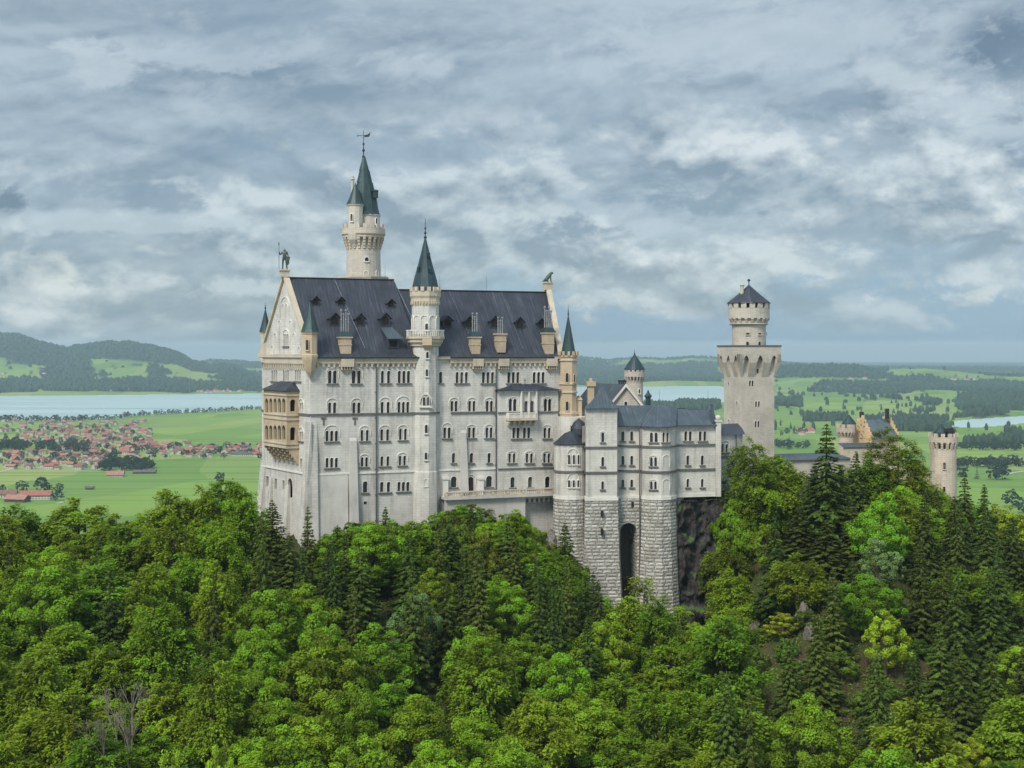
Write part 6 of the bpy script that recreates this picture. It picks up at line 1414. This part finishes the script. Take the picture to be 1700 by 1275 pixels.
def grow_forest():
    r = random.Random(7)
    heroes = [('spruce', 1372, 699, 244, 6.2, 'tallest spruce, its pointed top rising between the square tower and the gatehouse'), ('open', 1491, 713, 266, 5.6, 'tall open-crowned tree with visible trunk, in front of the gatehouse'), ('open', 1250, 727, 250, 5.2, 'tall light green tree standing in front of the square tower foot'),
              ('beech', 1300, 770, 255, 4.4, 'green tree just right of the tall one at the square tower foot'), ('spruce', 1421, 745, 256, 4.4, 'olive spruce between the tallest spruce and the open-crowned gatehouse tree'), ('spruce', 1602, 778, 268, 3.4, 'dark pointed spruce just right of the lone right-hand gate tower'), ('spruce', 1634, 800, 258, 3.8, 'second dark spruce right of the lone gate tower'),
              ('young', 1662, 838, 262, 4.6, 'yellow-green tree near the right edge below the meadow'), ('young', 1700, 846, 258, 4.6, 'yellow-green tree cut by the right edge'), ('thin', 511, 834, 221, 1.9, 'thin see-through spruce in front of the palace corner'), ('spruce', 452, 826, 222, 4.6, 'dark spruce in front of the west gable foot'), ('spruce', 640, 838, 226, 3.0, 'pointed spruce rising against the palace wall left of the stair turret'),
              ('spruce', 985, 945, 224, 3.8, 'spruce at the foot of the square foundation block'), ('spruce', 560, 868, 220, 3.6, 'olive spruce at the foot of the west end of the palace front'), ('spruce', 480, 880, 214, 3.8, 'broad olive spruce below the palace corner'), ('spruce', 745, 868, 222, 3.8, 'olive spruce on the left flank of the knoll'), ('spruce', 842, 860, 224, 4.0, 'olive spruce on the right flank of the knoll'), ('spruce', 600, 900, 206, 4.0, 'broad spruce below the palace front, left of the knoll'), ('spruce', 790, 900, 212, 4.2, 'broad spruce in the middle of the knoll'), ('spruce', 890, 920, 214, 4.0, 'broad spruce below the terrace end'), ('spruce', 938, 864, 234, 4.2, 'spruce in front of the rough round bay foundation'), ('young', 1068, 950, 230, 4.4, 'bright yellow-green tree at the foot of the arched foundation'), ('silver', 690, 985, 196, 3.4, 'silvery green tree on the knoll below the stair turret'), ('silver', 1462, 893, 224, 3.0, 'silvery pale tree on the slope below the gatehouse'), ('young', 1300, 1035, 214, 2.6, 'small yellow-green tree with bare stem on the open right slope'),
              ('beech', 288, 815, 226, 5.0, 'beech breaking the meadow line, third bump left of the palace'), ('beech', 378, 797, 229, 4.6, 'highest beech left of the palace, against the meadow'), ('beech', 402, 803, 227, 3.8, 'beech touching the left foot of the palace'), ('beech', 130, 829, 228, 6.0, 'broad beech against the meadow right of the farmhouses'), ('beech', 335, 812, 226, 3.6, 'beech between the two highest beeches left of the palace'),
              ('young', 282, 1228, 140, 2.6, 'yellowish young tree at the bottom edge, left of centre'), ('beech', 20, 842, 226, 5.0, 'beech below the farmhouses at the left edge'), ('beech', 1212, 905, 243, 4.2, 'tree closing over the right side of the dark cliff'), ('maple', 1222, 815, 249, 3.6, 'leafy tree covering the top right of the dark cliff'), ('spruce', 1470, 770, 262, 3.0, 'spruce under the open-crowned gatehouse tree'), ('beech', 1532, 792, 275, 5.0, 'rusty green tree left of the lone gate tower'), ('spruce', 1352, 765, 247, 4.6, 'spruce leaning on the left flank of the tallest spruce'), ('spruce', 1396, 772, 248, 4.6, 'spruce tight against the right flank of the tallest spruce'), ('spruce', 1328, 838, 240, 4.4, 'broad lower spruce in front of the tallest spruce, on its left'), ('spruce', 1415, 826, 240, 4.4, 'broad lower spruce in front of the tallest spruce, on its right'), ('spruce', 1372, 860, 234, 4.8, 'wide spruce directly in front of the tallest spruce'), ('beech', 1395, 775, 270, 4.6,  'green tree filling the gap behind the tallest spruce'), ('beech', 1448, 765, 262, 4.4, 'green tree touching the open-crowned gatehouse tree on its left'), ('beech', 1280, 757, 262, 4.6, 'green tree behind the tall light green one at the square tower'), ('beech', 1555, 815, 285, 3.6, 'tree in front of the lone right-hand gate tower'), ('spruce', 1338, 800, 250, 3.8, 'shorter spruce touching the tallest spruce on its left'),
              ('young', 365, 1232, 142, 2.2, 'second yellowish young tree at the bottom edge'), ('young', 1525, 1000 - 60, 236, 3.0, 'light green slender tree on the right slope under the white bastion')]
    for k, px, py, D, R, lab in heroes:
        X, Y = pxY(px, D); gz = float(ground_h(np.array([X]), np.array([Y]))[0]); H = zat(py, D) - gz
        plant(k, X, Y, max(H, 4), R, r, lab, gz)
    occ = [(t[0].location.x, t[0].location.y, t[6]) for t in TREES]
    pts = []
    Y = 112.0
    while Y < 322:
        step = 4.9 if Y < 250 else 6.5; X = -Y * .47
        while X < Y * .47:
            x, y = X + r.uniform(-2.0, 2.0), Y + r.uniform(-2.0, 2.0); X += step; pts.append((x, y))
        Y += step * .92
    G = ground_h(np.array([p[0] for p in pts]), np.array([p[1] for p in pts]))
    for (x, y), gz in zip(pts, G):
        px = CX + F * x / y
        if px < -70 or px > 1770: continue
        ymax = float(lerp_table(YMAX, px))
        if y > ymax - 2: continue
        pyg = HY - (gz - ZC) * F / y
        if pyg > 1275 + 190: continue
        # kind by place
        q = r.random(); sl = False
        if px < 430: kind = 'beech' if q < .78 else ('maple' if q < .93 else 'spruce')
        elif px < 1000: kind = ('spruce' if q < .60 else 'beech' if q < .82 else 'maple') if y > 190 else ('maple' if q < .85 else 'beech')
        elif px < 1240: kind = ('maple' if q < .45 else 'beech' if q < .8 else 'spruce')
        else:
            kind = 'spruce' if q < .50 else 'beech' if q < .80 else 'maple' if q < .94 else 'young'
            sl = 1230 < px < 1610 and y < 232
        if sl and r.random() < .52: kind = 'shrub'
        if 1230 < px < 1560 and y < 226 and r.random() < .26: continue
        if 735 < px < 905 and y > 214: kind = 'shrub' if q < .55 else ('maple' if q < .8 else 'spruce')
        H, R = {'maple': (r.uniform(9, 15.5), r.uniform(3.6, 5.9)), 'beech': (r.uniform(9.5, 16.5), r.uniform(3.6, 6.0)), 'spruce': (r.uniform(13, 20), r.uniform(2.5, 3.7)), 'young': (r.uniform(7, 10), r.uniform(2.4, 3.2)), 'shrub': (r.uniform(2.2, 4.2), r.uniform(1.6, 2.8))}[kind]
        if kind == 'spruce' and px > 1240: R *= 1.18
        if kind == 'spruce' and y < 175 and px < 1200 and r.random() < .7: kind = 'maple'; H, R = r.uniform(9, 13), r.uniform(3.8, 5)
        wpx = R * .75 * F / y; cap = max(float(lerp_table(CAP2, px + a * wpx)) for a in ((-1, -.5, 0, .5, 1) if kind != 'spruce' else (-.3, 0, .3)))
        top = zat(cap + r.uniform(0, 16), y)
        if gz + H > top: H = top - gz
        if H < 4.5 and kind not in ('shrub',): kind = 'shrub'; R = r.uniform(1.8, 2.8)
        if H < 1.3: continue
        R = min(R, max(1.6, H * .42)) if kind != 'shrub' else min(R, max(1.1, H * .9))
        if any((x - a) ** 2 + (y - b) ** 2 < (.70 * (R + c)) ** 2 for a, b, c in occ): continue
        if kind != 'shrub' or r.random() < .3: occ.append((x, y, R))
        plant(kind, x, y, H, R, r, None, float(gz))
grow_forest()
def knoll_shrubs():
    r = random.Random(77)
    for row, dd in enumerate((1.6, 5.0, 8.5, 12.0)):
        px = 522.0
        while px < 960:
            px += r.uniform(13, 24); Y = float(lerp_table(YMAX, px)) - dd - r.uniform(0, 1.5); X, _ = pxY(px, Y); gz = float(ground_h(np.array([X]), np.array([Y]))[0])
            H = min(zat(float(lerp_table(CAP, px)) + r.uniform(0, 12), Y) - gz, r.uniform(4, 9))
            if H < .8: continue
            k = r.choice(('shrub', 'shrub', 'maple')) if H < 3.5 else r.choice(('maple', 'beech', 'spruce', 'shrub')); plant(k, X, Y, H, min(max(1.2, H * (.55 if k != 'spruce' else .3)), 3.2), r, None, gz)
knoll_shrubs()
def dead_tree():
    r = random.Random(4); px, D = 205, 148; X, Y = pxY(px, D); gz = float(ground_h(np.array([X]), np.array([Y]))[0]); m = MB()
    def br(p, d, L, rad, n):
        q = p + d * L; m.tube(p, q, rad, rad * .7, 5)
        if n == 0: return
        for i in range(3 if n > 2 else 2): br(q, (d + Vector((r.uniform(-.55, .55), r.uniform(-.55, .55), r.uniform(.0, .4)))).normalized(), L * r.uniform(.45, .62), rad * .66, n - 1)
    top = zat(1165, D); h = top - gz
    for s in (-1, 1): br(Vector((X + s * .15, Y, gz - .5)), Vector((.05 * s, 0, 1)).normalized(), h * .50, .13, 6)
    tag(m.build('dead_tree', M_DEAD), 'bare leafless tree with thin forking branches at the bottom left', 'tree')
dead_tree()
# names for every tree by what it stands below and beside
def label_trees():
    lands = [(-200, 110, 'below the farmhouses'), (110, 250, 'below the open meadow'), (250, 425, 'left of the palace foot'), (425, 560, 'below the west gable'), (560, 680, 'below the palace front'), (680, 770, 'below the stair turret'), (770, 870, 'below the terrace'), (870, 975, 'below the round bay'), (975, 1062, 'below the stone arch'),
             (1062, 1130, 'below the bowed foundation'), (1130, 1215, 'below the dark cliff'), (1215, 1300, 'below the square tower'), (1300, 1420, 'below the tallest spruce'), (1420, 1530, 'below the gatehouse'), (1530, 1610, 'below the lone gate tower'), (1610, 2000, 'at the right edge')]
    names = {'maple': ('maple_tree', 'bright green maple', 'tree'), 'beech': ('beech_tree', 'green beech', 'tree'), 'open': ('beech_tree', 'tall green tree', 'tree'), 'spruce': ('spruce_tree', 'olive spruce', 'conifer'), 'thin': ('spruce_tree', 'thin spruce', 'conifer'), 'young': ('young_tree', 'yellow-green young tree', 'tree'), 'silver': ('whitebeam_tree', 'silvery whitebeam', 'tree'), 'shrub': ('shrub', 'low green shrub', 'shrub')}
    rows = [(0, 900, 'nearest the skyline'), (900, 985, 'high on the slope'), (985, 1075, 'halfway down'), (1075, 1175, 'low on the slope'), (1175, 3000, 'along the bottom edge')]
    grp = {}
    for t in TREES:
        rt, kind, px, py, Y, H, R, hero = t; nm, ds, cat = names[kind]
        rt['category'] = cat; rt['group'] = 'trees on the castle hill' if kind != 'shrub' else 'shrubs on the castle hill'
        if hero: rt['label'] = hero; continue
        L = next(q[2] for q in lands if q[0] <= px < q[1]) if px < 2000 else 'at the right edge'
        W = next(q[2] for q in rows if py < q[1]); grp.setdefault((ds, L, W), []).append(t)
    ords = ['leftmost', 'second from left', 'third from left', 'fourth from left', 'fifth from left', 'sixth from left', 'seventh from left', 'eighth from left', 'ninth from left', 'tenth from left']
    for (ds, L, W), ts in grp.items():
        ts.sort(key=lambda t: t[2])
        for i, t in enumerate(ts):
            t[0]['label'] = f'{ds} {W}, {L}' + ('' if len(ts) == 1 else f', {ords[min(i, 9)]}')
label_trees()
print('TREES', len(TREES), {k: sum(1 for t in TREES if t[1] == k) for k in PROTO})
def undergrowth():
    rs = np.random.RandomState(12); n = 130000; Y = rs.uniform(112, 262, n); px = rs.uniform(-60, 1760, n); X = (px - CX) / F * Y
    ym = lerp_table(YMAX, px); k = Y < ym - 1; X, Y, px = X[k], Y[k], px[k]; Z = ground_h(X, Y); cl = np.array([noise.noise(Vector((a * .22, b * .22, 0))) for a, b in zip(X, Y)]); k = cl > -.25; X, Y, Z, cl = X[k], Y[k], Z[k], cl[k]; n = len(X)
    C = np.stack([X, Y, Z + rs.uniform(0, .9, n) * (.4 + cl)], 1)
    me = quads_mesh('undergrowth', C, rs.normal(size=(n, 3)) * .6 + (0, -.3, 1), rs.uniform(.25, .6, n), .5, np.clip(cl + .5 + rs.uniform(-.3, .3, n), 0, 1), M_SHRUB, rs); tag(link('undergrowth', me), 'low green undergrowth covering the slope between the trees', 'undergrowth', kind='stuff')
undergrowth()
# ------------------------------------------------------------------ the plain: village, farms, far trees
def valley_pt(px, py, z=None):
    z0 = -4.0 if z is None else z
    for _ in range(4):
        D = (ZC - z0) * F / (py - HY); z0 = float(far_h(np.array([float(px)]), np.array([D]))[0]) if z is None else z0
        if z is not None: break
    D = (ZC - z0) * F / (py - HY); return (px - CX) / F * D, D, z0
def tile(name, c): return flat(name, c, .8, 0, .25, .4)
RM = [tile('red_roof_tile', (.32, .11, .08)), tile('orange_roof_tile', (.34, .165, .115)), tile('brown_roof_tile', (.20, .10, .07)), tile('grey_roof_tile', (.10, .09, .09))]
M_HW = flat('house_render', (.50, .475, .43), .8, 0, .08, .1); M_TIM = flat('dark_timber', (.10, .055, .03), .8)
def house_mesh(w, l, e, rh, roofm, timber=True, wings=False):
    m = MB(); v = lambda x, y, z: Vector((x, y, z))
    def blk(w, l, e, rh, ox, oy):
        m.cur = 0; c = [(-w / 2, -l / 2), (w / 2, -l / 2), (w / 2, l / 2), (-w / 2, l / 2)]
        m.hexa([v(ox + a, oy + b, -2) for a, b in c], [v(ox + a, oy + b, e * .62) for a, b in c]); m.cur = 2 if timber else 0
        m.hexa([v(ox + a, oy + b, e * .62 + .01) for a, b in c], [v(ox + a, oy + b, e) for a, b in c])
        for s in (-1, 1): m.face([v(ox - w / 2, oy + s * l / 2, e), v(ox + w / 2, oy + s * l / 2, e), v(ox, oy + s * l / 2, e + rh)])
        m.cur = 1; o = 1.0
        for s in (-1, 1):
            a = [v(ox + s * (w / 2 + o), oy - l / 2 - o, e - .5), v(ox + s * (w / 2 + o), oy + l / 2 + o, e - .5), v(ox, oy + l / 2 + o, e + rh + .15), v(ox, oy - l / 2 - o, e + rh + .15)]; m.face(a); m.face([p - Vector((0, 0, .3)) for p in a[::-1]])
        m.box((ox + w * .15, oy + l * .2, e + rh * .5), .9, .9, rh * .8)
        m.cur = 3
        for i in range(max(2, int(l / 3.2))):
            y = oy - l / 2 + (i + .5) * l / max(2, int(l / 3.2))
            for z in (1.0, 3.7):
                if z + 1.3 < e:
                    for s in (-1, 1): m.face([v(ox + s * (w / 2 + .03), y - .55, z), v(ox + s * (w / 2 + .03), y + .55, z), v(ox + s * (w / 2 + .03), y + .55, z + 1.2), v(ox + s * (w / 2 + .03), y - .55, z + 1.2)])
        for i in range(3):
            x = ox - w / 2 + (i + .5) * w / 3
            for z in (1.0, 3.7):
                for s in (-1, 1): m.face([v(x - .55, oy + s * (l / 2 + .03), z), v(x + .55, oy + s * (l / 2 + .03), z), v(x + .55, oy + s * (l / 2 + .03), z + 1.2), v(x - .55, oy + s * (l / 2 + .03), z + 1.2)])
    blk(w, l, e, rh, 0, 0)
    if wings: blk(w * .7, l * .6, e * .8, rh * .75, w * .75, l * .12)
    me = bpy.data.meshes.new('house'); me.from_pydata([tuple(p) for p in m.v], [], m.f)
    for q in (M_HW, roofm, M_TIM, M_GLASS): me.materials.append(q)
    me.polygons.foreach_set('material_index', np.array(m.mi, dtype=np.int32)); return me
HM = []
_r = random.Random(5)
for i in range(10):
    rm = RM[[0, 1, 0, 2, 1, 3, 0, 2, 1, 0][i]]; HM.append((['red-roofed', 'orange-roofed', 'red-roofed', 'brown-roofed', 'orange-roofed', 'grey-roofed', 'red-roofed', 'brown-roofed', 'orange-roofed', 'red-roofed'][i], house_mesh(_r.uniform(9, 12), _r.uniform(12, 20), _r.uniform(5, 6.5), _r.uniform(2.6, 3.8), rm, _r.random() < .5, i % 3 == 0)))
def village():
    r = random.Random(21); occ = []; n = 0
    regs = [(0, 240, 699, 718, 60, 'at the lake end of the village'), (40, 292, 713, 736, 75, 'in the dense middle of the village'), (105, 292, 735, 750, 40, 'on the meadow side of the village middle'), (245, 438, 739, 760, 50, 'in the village part beside the palace'), (0, 172, 752, 780, 58, 'on the near side of the village, left'), (90, 245, 743, 768, 45, 'on the near side of the village, middle')]
    for x0, x1, y0, y1, cnt, where in regs:
        k = 0; tries = 0
        while k < cnt and tries < 4000 and n < 296:
            tries += 1; px, py = r.uniform(x0, x1), r.uniform(y0, y1)
            if 250 < px < 438 and py < 737 + (px - 245) * .02: continue
            X, D, z = valley_pt(px, py)
            if any(abs(a - X) < 13 and abs(b - D) < 30 for a, b in occ): continue
            occ.append((X, D)); col, me = HM[r.randrange(len(HM))]; o = link('house', me, loc=(X, D, z)); o.rotation_euler.z = r.choice((0, 0, math.pi / 2, math.pi / 2, .5, 1.1, 2.3)) + r.uniform(-.25, .25); s = r.uniform(.72, 1.1); o.scale = (s, s, s)
            tag(o, f'small {col} white house {where}', 'house', f'{col} houses {where}'); k += 1; n += 1
    # farm in the near meadow, with parts
    def farm(px, py, w, l, e, rh, rot, roofm, lab, rest=M_HW):
        X, D, z = valley_pt(px, py); f = empty('farmhouse', (X, D, z), lab, 'farmhouse', 'farm buildings in the near meadow'); ca, sa = math.cos(rot), math.sin(rot)
        g = lambda x, y, zz: Vector((X + x * ca - y * sa, D + x * sa + y * ca, z + zz)); m = MB(); c = [(-l / 2, -w / 2), (l / 2, -w / 2), (l / 2, w / 2), (-l / 2, w / 2)]
        m.hexa([g(a, b, -2) for a, b in c], [g(a, b, e) for a, b in c])
        for s in (-1, 1): m.face([g(s * l / 2, -w / 2, e), g(s * l / 2, w / 2, e), g(s * l / 2, 0, e + rh)])
        m.build('wall', rest, f); m = MB()
        for s in (-1, 1): a = [g(-l / 2 - 1.2, s * (w / 2 + 1.3), e - .6), g(l / 2 + 1.2, s * (w / 2 + 1.3), e - .6), g(l / 2 + 1.2, 0, e + rh + .1), g(-l / 2 - 1.2, 0, e + rh + .1)]; m.face(a); m.face([p - Vector((0, 0, .35)) for p in a[::-1]])
        rf = m.build('roof', roofm, f); m = MB(); m.box(tuple(g(l * .2, 0, e + rh * .6)), 1.2, 1.2, rh * .7, rot); m.build('chimney', M_HW, rf)
        for i in range(max(3, int(l / 3.6))):
            x = -l / 2 + (i + .5) * l / max(3, int(l / 3.6)); m = MB()
            for zz in (1.0, 3.8):
                if zz + 1.4 < e: m.face([g(x - .6, -w / 2 - .05, zz), g(x + .6, -w / 2 - .05, zz), g(x + .6, -w / 2 - .05, zz + 1.3), g(x - .6, -w / 2 - .05, zz + 1.3)])
            m.build('window', M_GLASS, f)
    farm(2, 826, 15, 38, 5.5, 4.5, .15, RM[2], 'brown-roofed farm building cut by the left edge'); farm(29, 833, 15, 28, 4.5, 4.5, -.25, RM[1], 'orange-roofed barn between two other farm buildings', M_TIM); farm(60, 829, 14, 38, 6.5, 5, .05, RM[0], 'long white farmhouse with brick red roof, rightmost of the farm')
    farm(192, 791, 16, 24, 3.5, 5, .1, RM[1], 'lone tan-roofed barn in the meadow below the village'); farm(240, 786, 10, 34, 3, 3, .05, RM[3], 'long dark shed at the village edge', M_TIM); farm(149, 812.5, 6, 11, 2.6, 2, .1, RM[3], 'tiny dark hay hut alone in the green meadow', M_TIM); farm(405, 757, 12, 46, 5, 3, 0, RM[3], 'long white hall at the village edge next to the palace')
    # houses too far away to be told apart
    m = MB(); r = random.Random(3)
    for x0, x1, y0, y1, cnt in ((0, 78, 609, 632, 110), (180, 330, 633, 650, 90), (330, 410, 641, 652, 70), (1570, 1640, 628, 641, 50), (1330, 1440, 600 + 26, 640, 16), (1325, 1350, 714, 726, 10), (205, 260, 594, 600, 10), (1600, 1690, 650, 690, 14)):
        for _ in range(cnt):
            px, py = r.uniform(x0, x1), r.uniform(y0, y1); X, D, z = valley_pt(px, py)
            if in_lake(np.array([px]), np.array([D]))[0]: continue
            a = r.uniform(0, 3.1); s = r.uniform(.8, 1.5); m.cur = 0; m.box((X, D, z - 2), 12 * s, 16 * s, 8, a); m.cur = 1; m.box((X, D, z + 6), 13 * s, 17 * s, 4, a, .25)
    tag(m.build('distant_houses', [M_HW, RM[0]]), 'tiny pale houses of distant villages beyond the lake', 'houses', kind='stuff')
village()
def far_trees():
    r = random.Random(9)
    P_ = []
    for i in range(3): cr, tr = broadleaf(200 + i, M_FAR, H=14, R=6.0, nclump=34, nleaf=46, leaf=1.15, low=.06); P_.append(('meadow_tree', cr, tr))
    for i in range(2): cr, tr = conifer(220 + i, M_FAR, H=18, R=4.2, levels=15, dens=.55); cr2 = cr; P_.append(('meadow_spruce', cr, tr))
    pm = []
    for nm, cr, mb in P_:
        me = bpy.data.meshes.new('trunk'); me.from_pydata([tuple(p) for p in mb.v], [], mb.f); me.materials.append(M_BARK); pm.append((nm, cr, me))
    for (nm, cr, me) in pm[3:]:
        pass
    cnt = [0]
    def T(px, py, h, lab, grp, k=None):
        X, D, z = valley_pt(px, py)
        if in_lake(np.array([px]), np.array([D]))[0]: return
        nm, cr, me = pm[r.randrange(3) if k is None else k]; o = bpy.data.objects.new(nm, None); COL.objects.link(o); o.location = (X, D, z - .3); s = h / (14 if nm == 'meadow_tree' else 18); o.scale = (s * r.uniform(.85, 1.2),) * 2 + (s,); o.rotation_euler.z = r.uniform(0, 6.28)
        c = bpy.data.objects.new('crown', cr); COL.objects.link(c); c.parent = o
        if D < 2600: c = bpy.data.objects.new('trunk', me); COL.objects.link(c); c.parent = o
        tag(o, lab, 'tree', grp); cnt[0] += 1
    for px, py, h, lab in ((36, 817, 17, 'round tree behind the farm roofs'), (68, 814, 20, 'tall tree behind the red-roofed farmhouse'), (78, 816, 13, 'small tree right behind the farmhouse end'), (98, 818, 14, 'upper of two round trees right of the farmhouse'), (95, 831, 14, 'lower of two round trees right of the farmhouse'), (365, 802, 17, 'single round tree in the meadow left of the palace'), (3, 818, 12, 'tree behind the leftmost farm building'), (228, 785, 17, 'round tree at the meadow edge of the village'), (188, 770, 22, 'tall tree among the near village houses')):
        T(px, py, h, lab, 'single trees in the near meadow')
    L = lambda a, b, n, f, h0, h1, lab, grp, k=None: [T(a + (b - a) * (i + r.uniform(-.3, .3)) / n, f(a + (b - a) * i / n) + r.uniform(-.5, .5), r.uniform(h0, h1), lab, grp, k) for i in range(n)]
    L(0, 150, 24, lambda x: 699.5, 14, 22, 'tree in the dark row between village and lake', 'trees between village and lake'); L(150, 436, 46, lambda x: float(lerp_table(YN, x)) + 2.0, 10, 19, 'small tree in the row along the lake shore', 'trees along the near lake shore')
    L(170, 256, 26, lambda x: 778 + r.uniform(-5, 4), 14, 22, 'tree in the dark grove on the near edge of the village', 'grove at the near edge of the village'); L(0, 48, 18, lambda x: 745 + r.uniform(-9, 6), 15, 22, 'tree in the park grove at the left edge of the village', 'park grove in the village')
    L(58, 150, 24, lambda x: 750 + r.uniform(-9, 3), 14, 21, 'tree in the grove in the middle of the village', 'grove in the middle of the village'); L(160, 435, 52, lambda x: 752 + r.uniform(-9, 10), 8, 14, 'garden tree among the village houses', 'garden trees among the village houses'); L(0, 240, 34, lambda x: 722 + r.uniform(-12, 14), 9, 15, 'garden tree among the upper village houses', 'garden trees among the upper houses')
    L(0, 170, 24, lambda x: 766 + r.uniform(-11, 10), 8, 14, 'garden tree among the nearest village houses', 'garden trees among the nearest houses'); L(1590, 1700, 20, lambda x: 774 + r.uniform(-2, 2), 13, 19, 'tree in the hedgerow behind the lone gate tower', 'hedgerow right of the gate tower'); L(1586, 1700, 22, lambda x: 746 + r.uniform(-2, 2), 13, 19, 'tree in the upper hedgerow on the right plain', 'upper hedgerow on the right plain')
    L(1288, 1345, 10, lambda x: 743 + r.uniform(-2, 2), 12, 20, 'tree in the row right of the square tower', 'row of trees right of the square tower'); L(1300, 1345, 5, lambda x: 720 + r.uniform(-3, 3), 12, 17, 'tree by the small hamlet right of the square tower', 'hamlet trees')
    for px, py, h, lab in ((1655, 796, 26, 'dark tall tree of the pair in the right meadow'), (1664, 797, 30, 'tallest dark tree of the pair in the right meadow'), (1622, 795, 20, 'round tree in the right meadow beside the gate tower spruces'), (1311, 746, 30, 'dark pointed spruce in the green field right of the square tower'), (1680, 842, 22, 'dark round tree near the right edge above the yellow tree'), (1699, 852, 20, 'dark round tree cut by the right edge'), (1594, 792, 22, 'tree behind the lone gate tower')): T(px, py, h, lab, 'single trees on the right plain', 4 if 'spruce' in lab else None)
    print('FAR', cnt)
far_trees()
def woods():
    rs = np.random.RandomState(31); n = 170000; px = rs.uniform(-30, 1730, n); y = 600 + (790 - 600) * rs.uniform(0, 1, n) ** 1.6; D = 196 * F / (y - HY); k = wood_mask(px, D) & (D < 16000); px, D = px[k][:26000], D[k][:26000]
    X = (px - CX) / F * D; Z = far_h(px, D); n = len(X); h = rs.uniform(13, 25, n); rad = rs.uniform(5, 9, n) * np.clip(D / 5000, .8, 1.8); sp = rs.uniform(0, 1, n) < .45
    S = 6; a = np.arange(S) * 2 * math.pi / S; ro = rs.uniform(0, 6.28, n)
    ang = a[None] + ro[:, None]; jr = rad[:, None] * rs.uniform(.8, 1.2, (n, S)); jr = np.where(sp[:, None], jr * .75, jr)
    v = np.zeros((n, S * 2 + 1, 3)); zt = np.where(sp, .05, .12)[:, None] * h[:, None]; zm = np.where(sp, .40, .70)[:, None] * h[:, None]
    v[:, :S, 0] = X[:, None] + np.cos(ang) * jr; v[:, :S, 1] = D[:, None] + np.sin(ang) * jr; v[:, :S, 2] = Z[:, None] + zt
    k2 = np.where(sp, .62, .85)[:, None]; v[:, S:2 * S, 0] = X[:, None] + np.cos(ang + .4) * jr * k2; v[:, S:2 * S, 1] = D[:, None] + np.sin(ang + .4) * jr * k2; v[:, S:2 * S, 2] = Z[:, None] + zm + rs.uniform(-1, 1, (n, S))
    v[:, 2 * S, 0] = X; v[:, 2 * S, 1] = D; v[:, 2 * S, 2] = Z + h
    f = []
    base = (np.arange(n) * (2 * S + 1))[:, None]
    q = np.concatenate([base + np.array([i, (i + 1) % S, S + (i + 1) % S, S + i])[None] for i in range(S)]); t = np.concatenate([base + np.array([S + i, S + (i + 1) % S, 2 * S])[None] for i in range(S)])
    me = bpy.data.meshes.new('woods'); me.vertices.add(n * (2 * S + 1)); me.vertices.foreach_set('co', v.reshape(-1).astype(np.float32)); me.loops.add(q.size + t.size); me.loops.foreach_set('vertex_index', np.concatenate([q.ravel(), t.ravel()]).astype(np.int32))
    me.polygons.add(len(q) + len(t)); me.polygons.foreach_set('loop_start', np.concatenate([np.arange(len(q)) * 4, q.size + np.arange(len(t)) * 3]).astype(np.int32)); me.update(calc_edges=True)
    at = me.attributes.new('tint', 'FLOAT', 'POINT'); at.data.foreach_set('value', np.repeat(rs.uniform(0, 1, n), 2 * S + 1).astype(np.float32)); me.materials.append(M_FAR); tag(link('distant_woods', me), 'dark distant woods on the plain and hills', 'woods', kind='stuff'); print('WOODS', n)
woods()
def roads():
    m = MB()
    def road(pts, w):
        c = [Vector(valley_pt(a, b)) for a, b in pts]; S = []
        for i in range(len(c) - 1):
            for k in range(8): S.append(c[i].lerp(c[i + 1], k / 8))
        S.append(c[-1])
        for a, b in zip(S, S[1:]):
            d = (b - a); nrm = Vector((-d.y, d.x, 0)).normalized() * w / 2; za = float(far_h(np.array([CX + F * a.x / a.y]), np.array([a.y]))[0]) + .35; zb = float(far_h(np.array([CX + F * b.x / b.y]), np.array([b.y]))[0]) + .35
            m.face([Vector((a.x - nrm.x, a.y - nrm.y, za)), Vector((b.x - nrm.x, b.y - nrm.y, zb)), Vector((b.x + nrm.x, b.y + nrm.y, zb)), Vector((a.x + nrm.x, a.y + nrm.y, za))])
    road([(-20, 786), (0, 783.5), (20, 779), (40, 777.5), (60, 777), (110, 781), (170, 783)], 6); road([(1668, 788), (1685, 784.5), (1705, 782)], 7); road([(95, 836), (110, 832)], 5); road([(60, 776), (200, 781), (250, 778)], 4)
    tag(m.build('road', flat('pale_gravel_road', (.42, .40, .36), .9)), kind='structure')
roads()
# ------------------------------------------------------------------ air
def haze():
    m = MB(); m.hexa([Vector(p) for p in ((-24000, -3000, -125), (24000, -3000, -125), (24000, 37000, -125), (-24000, 37000, -125))], [Vector(p) for p in ((-24000, -3000, 378), (24000, -3000, 378), (24000, 37000, 378), (-24000, 37000, 378))])
    mt = bpy.data.materials.new('haze'); mt.use_nodes = True; k = N(mt.node_tree); k.n.clear(); out = k.new('ShaderNodeOutputMaterial'); v = k.new('ShaderNodeVolumePrincipled')
    v.inputs['Color'].default_value = (.66, .88, 1.0, 1); v.inputs['Density'].default_value = HAZE; v.inputs['Anisotropy'].default_value = 0.1; k.l.new(v.outputs[0], out.inputs['Volume'])
    me = bpy.data.meshes.new('haze'); me.from_pydata([tuple(p) for p in m.v], [], m.f); bm = bmesh.new(); bm.from_mesh(me); bmesh.ops.remove_doubles(bm, verts=bm.verts, dist=.01); bmesh.ops.recalc_face_normals(bm, faces=bm.faces); bm.to_mesh(me); bm.free()
    me.materials.append(mt); o = link('haze', me); tag(o, 'pale blue haze over the plain', 'haze', kind='stuff')
HAZE = 6.0e-5
haze()
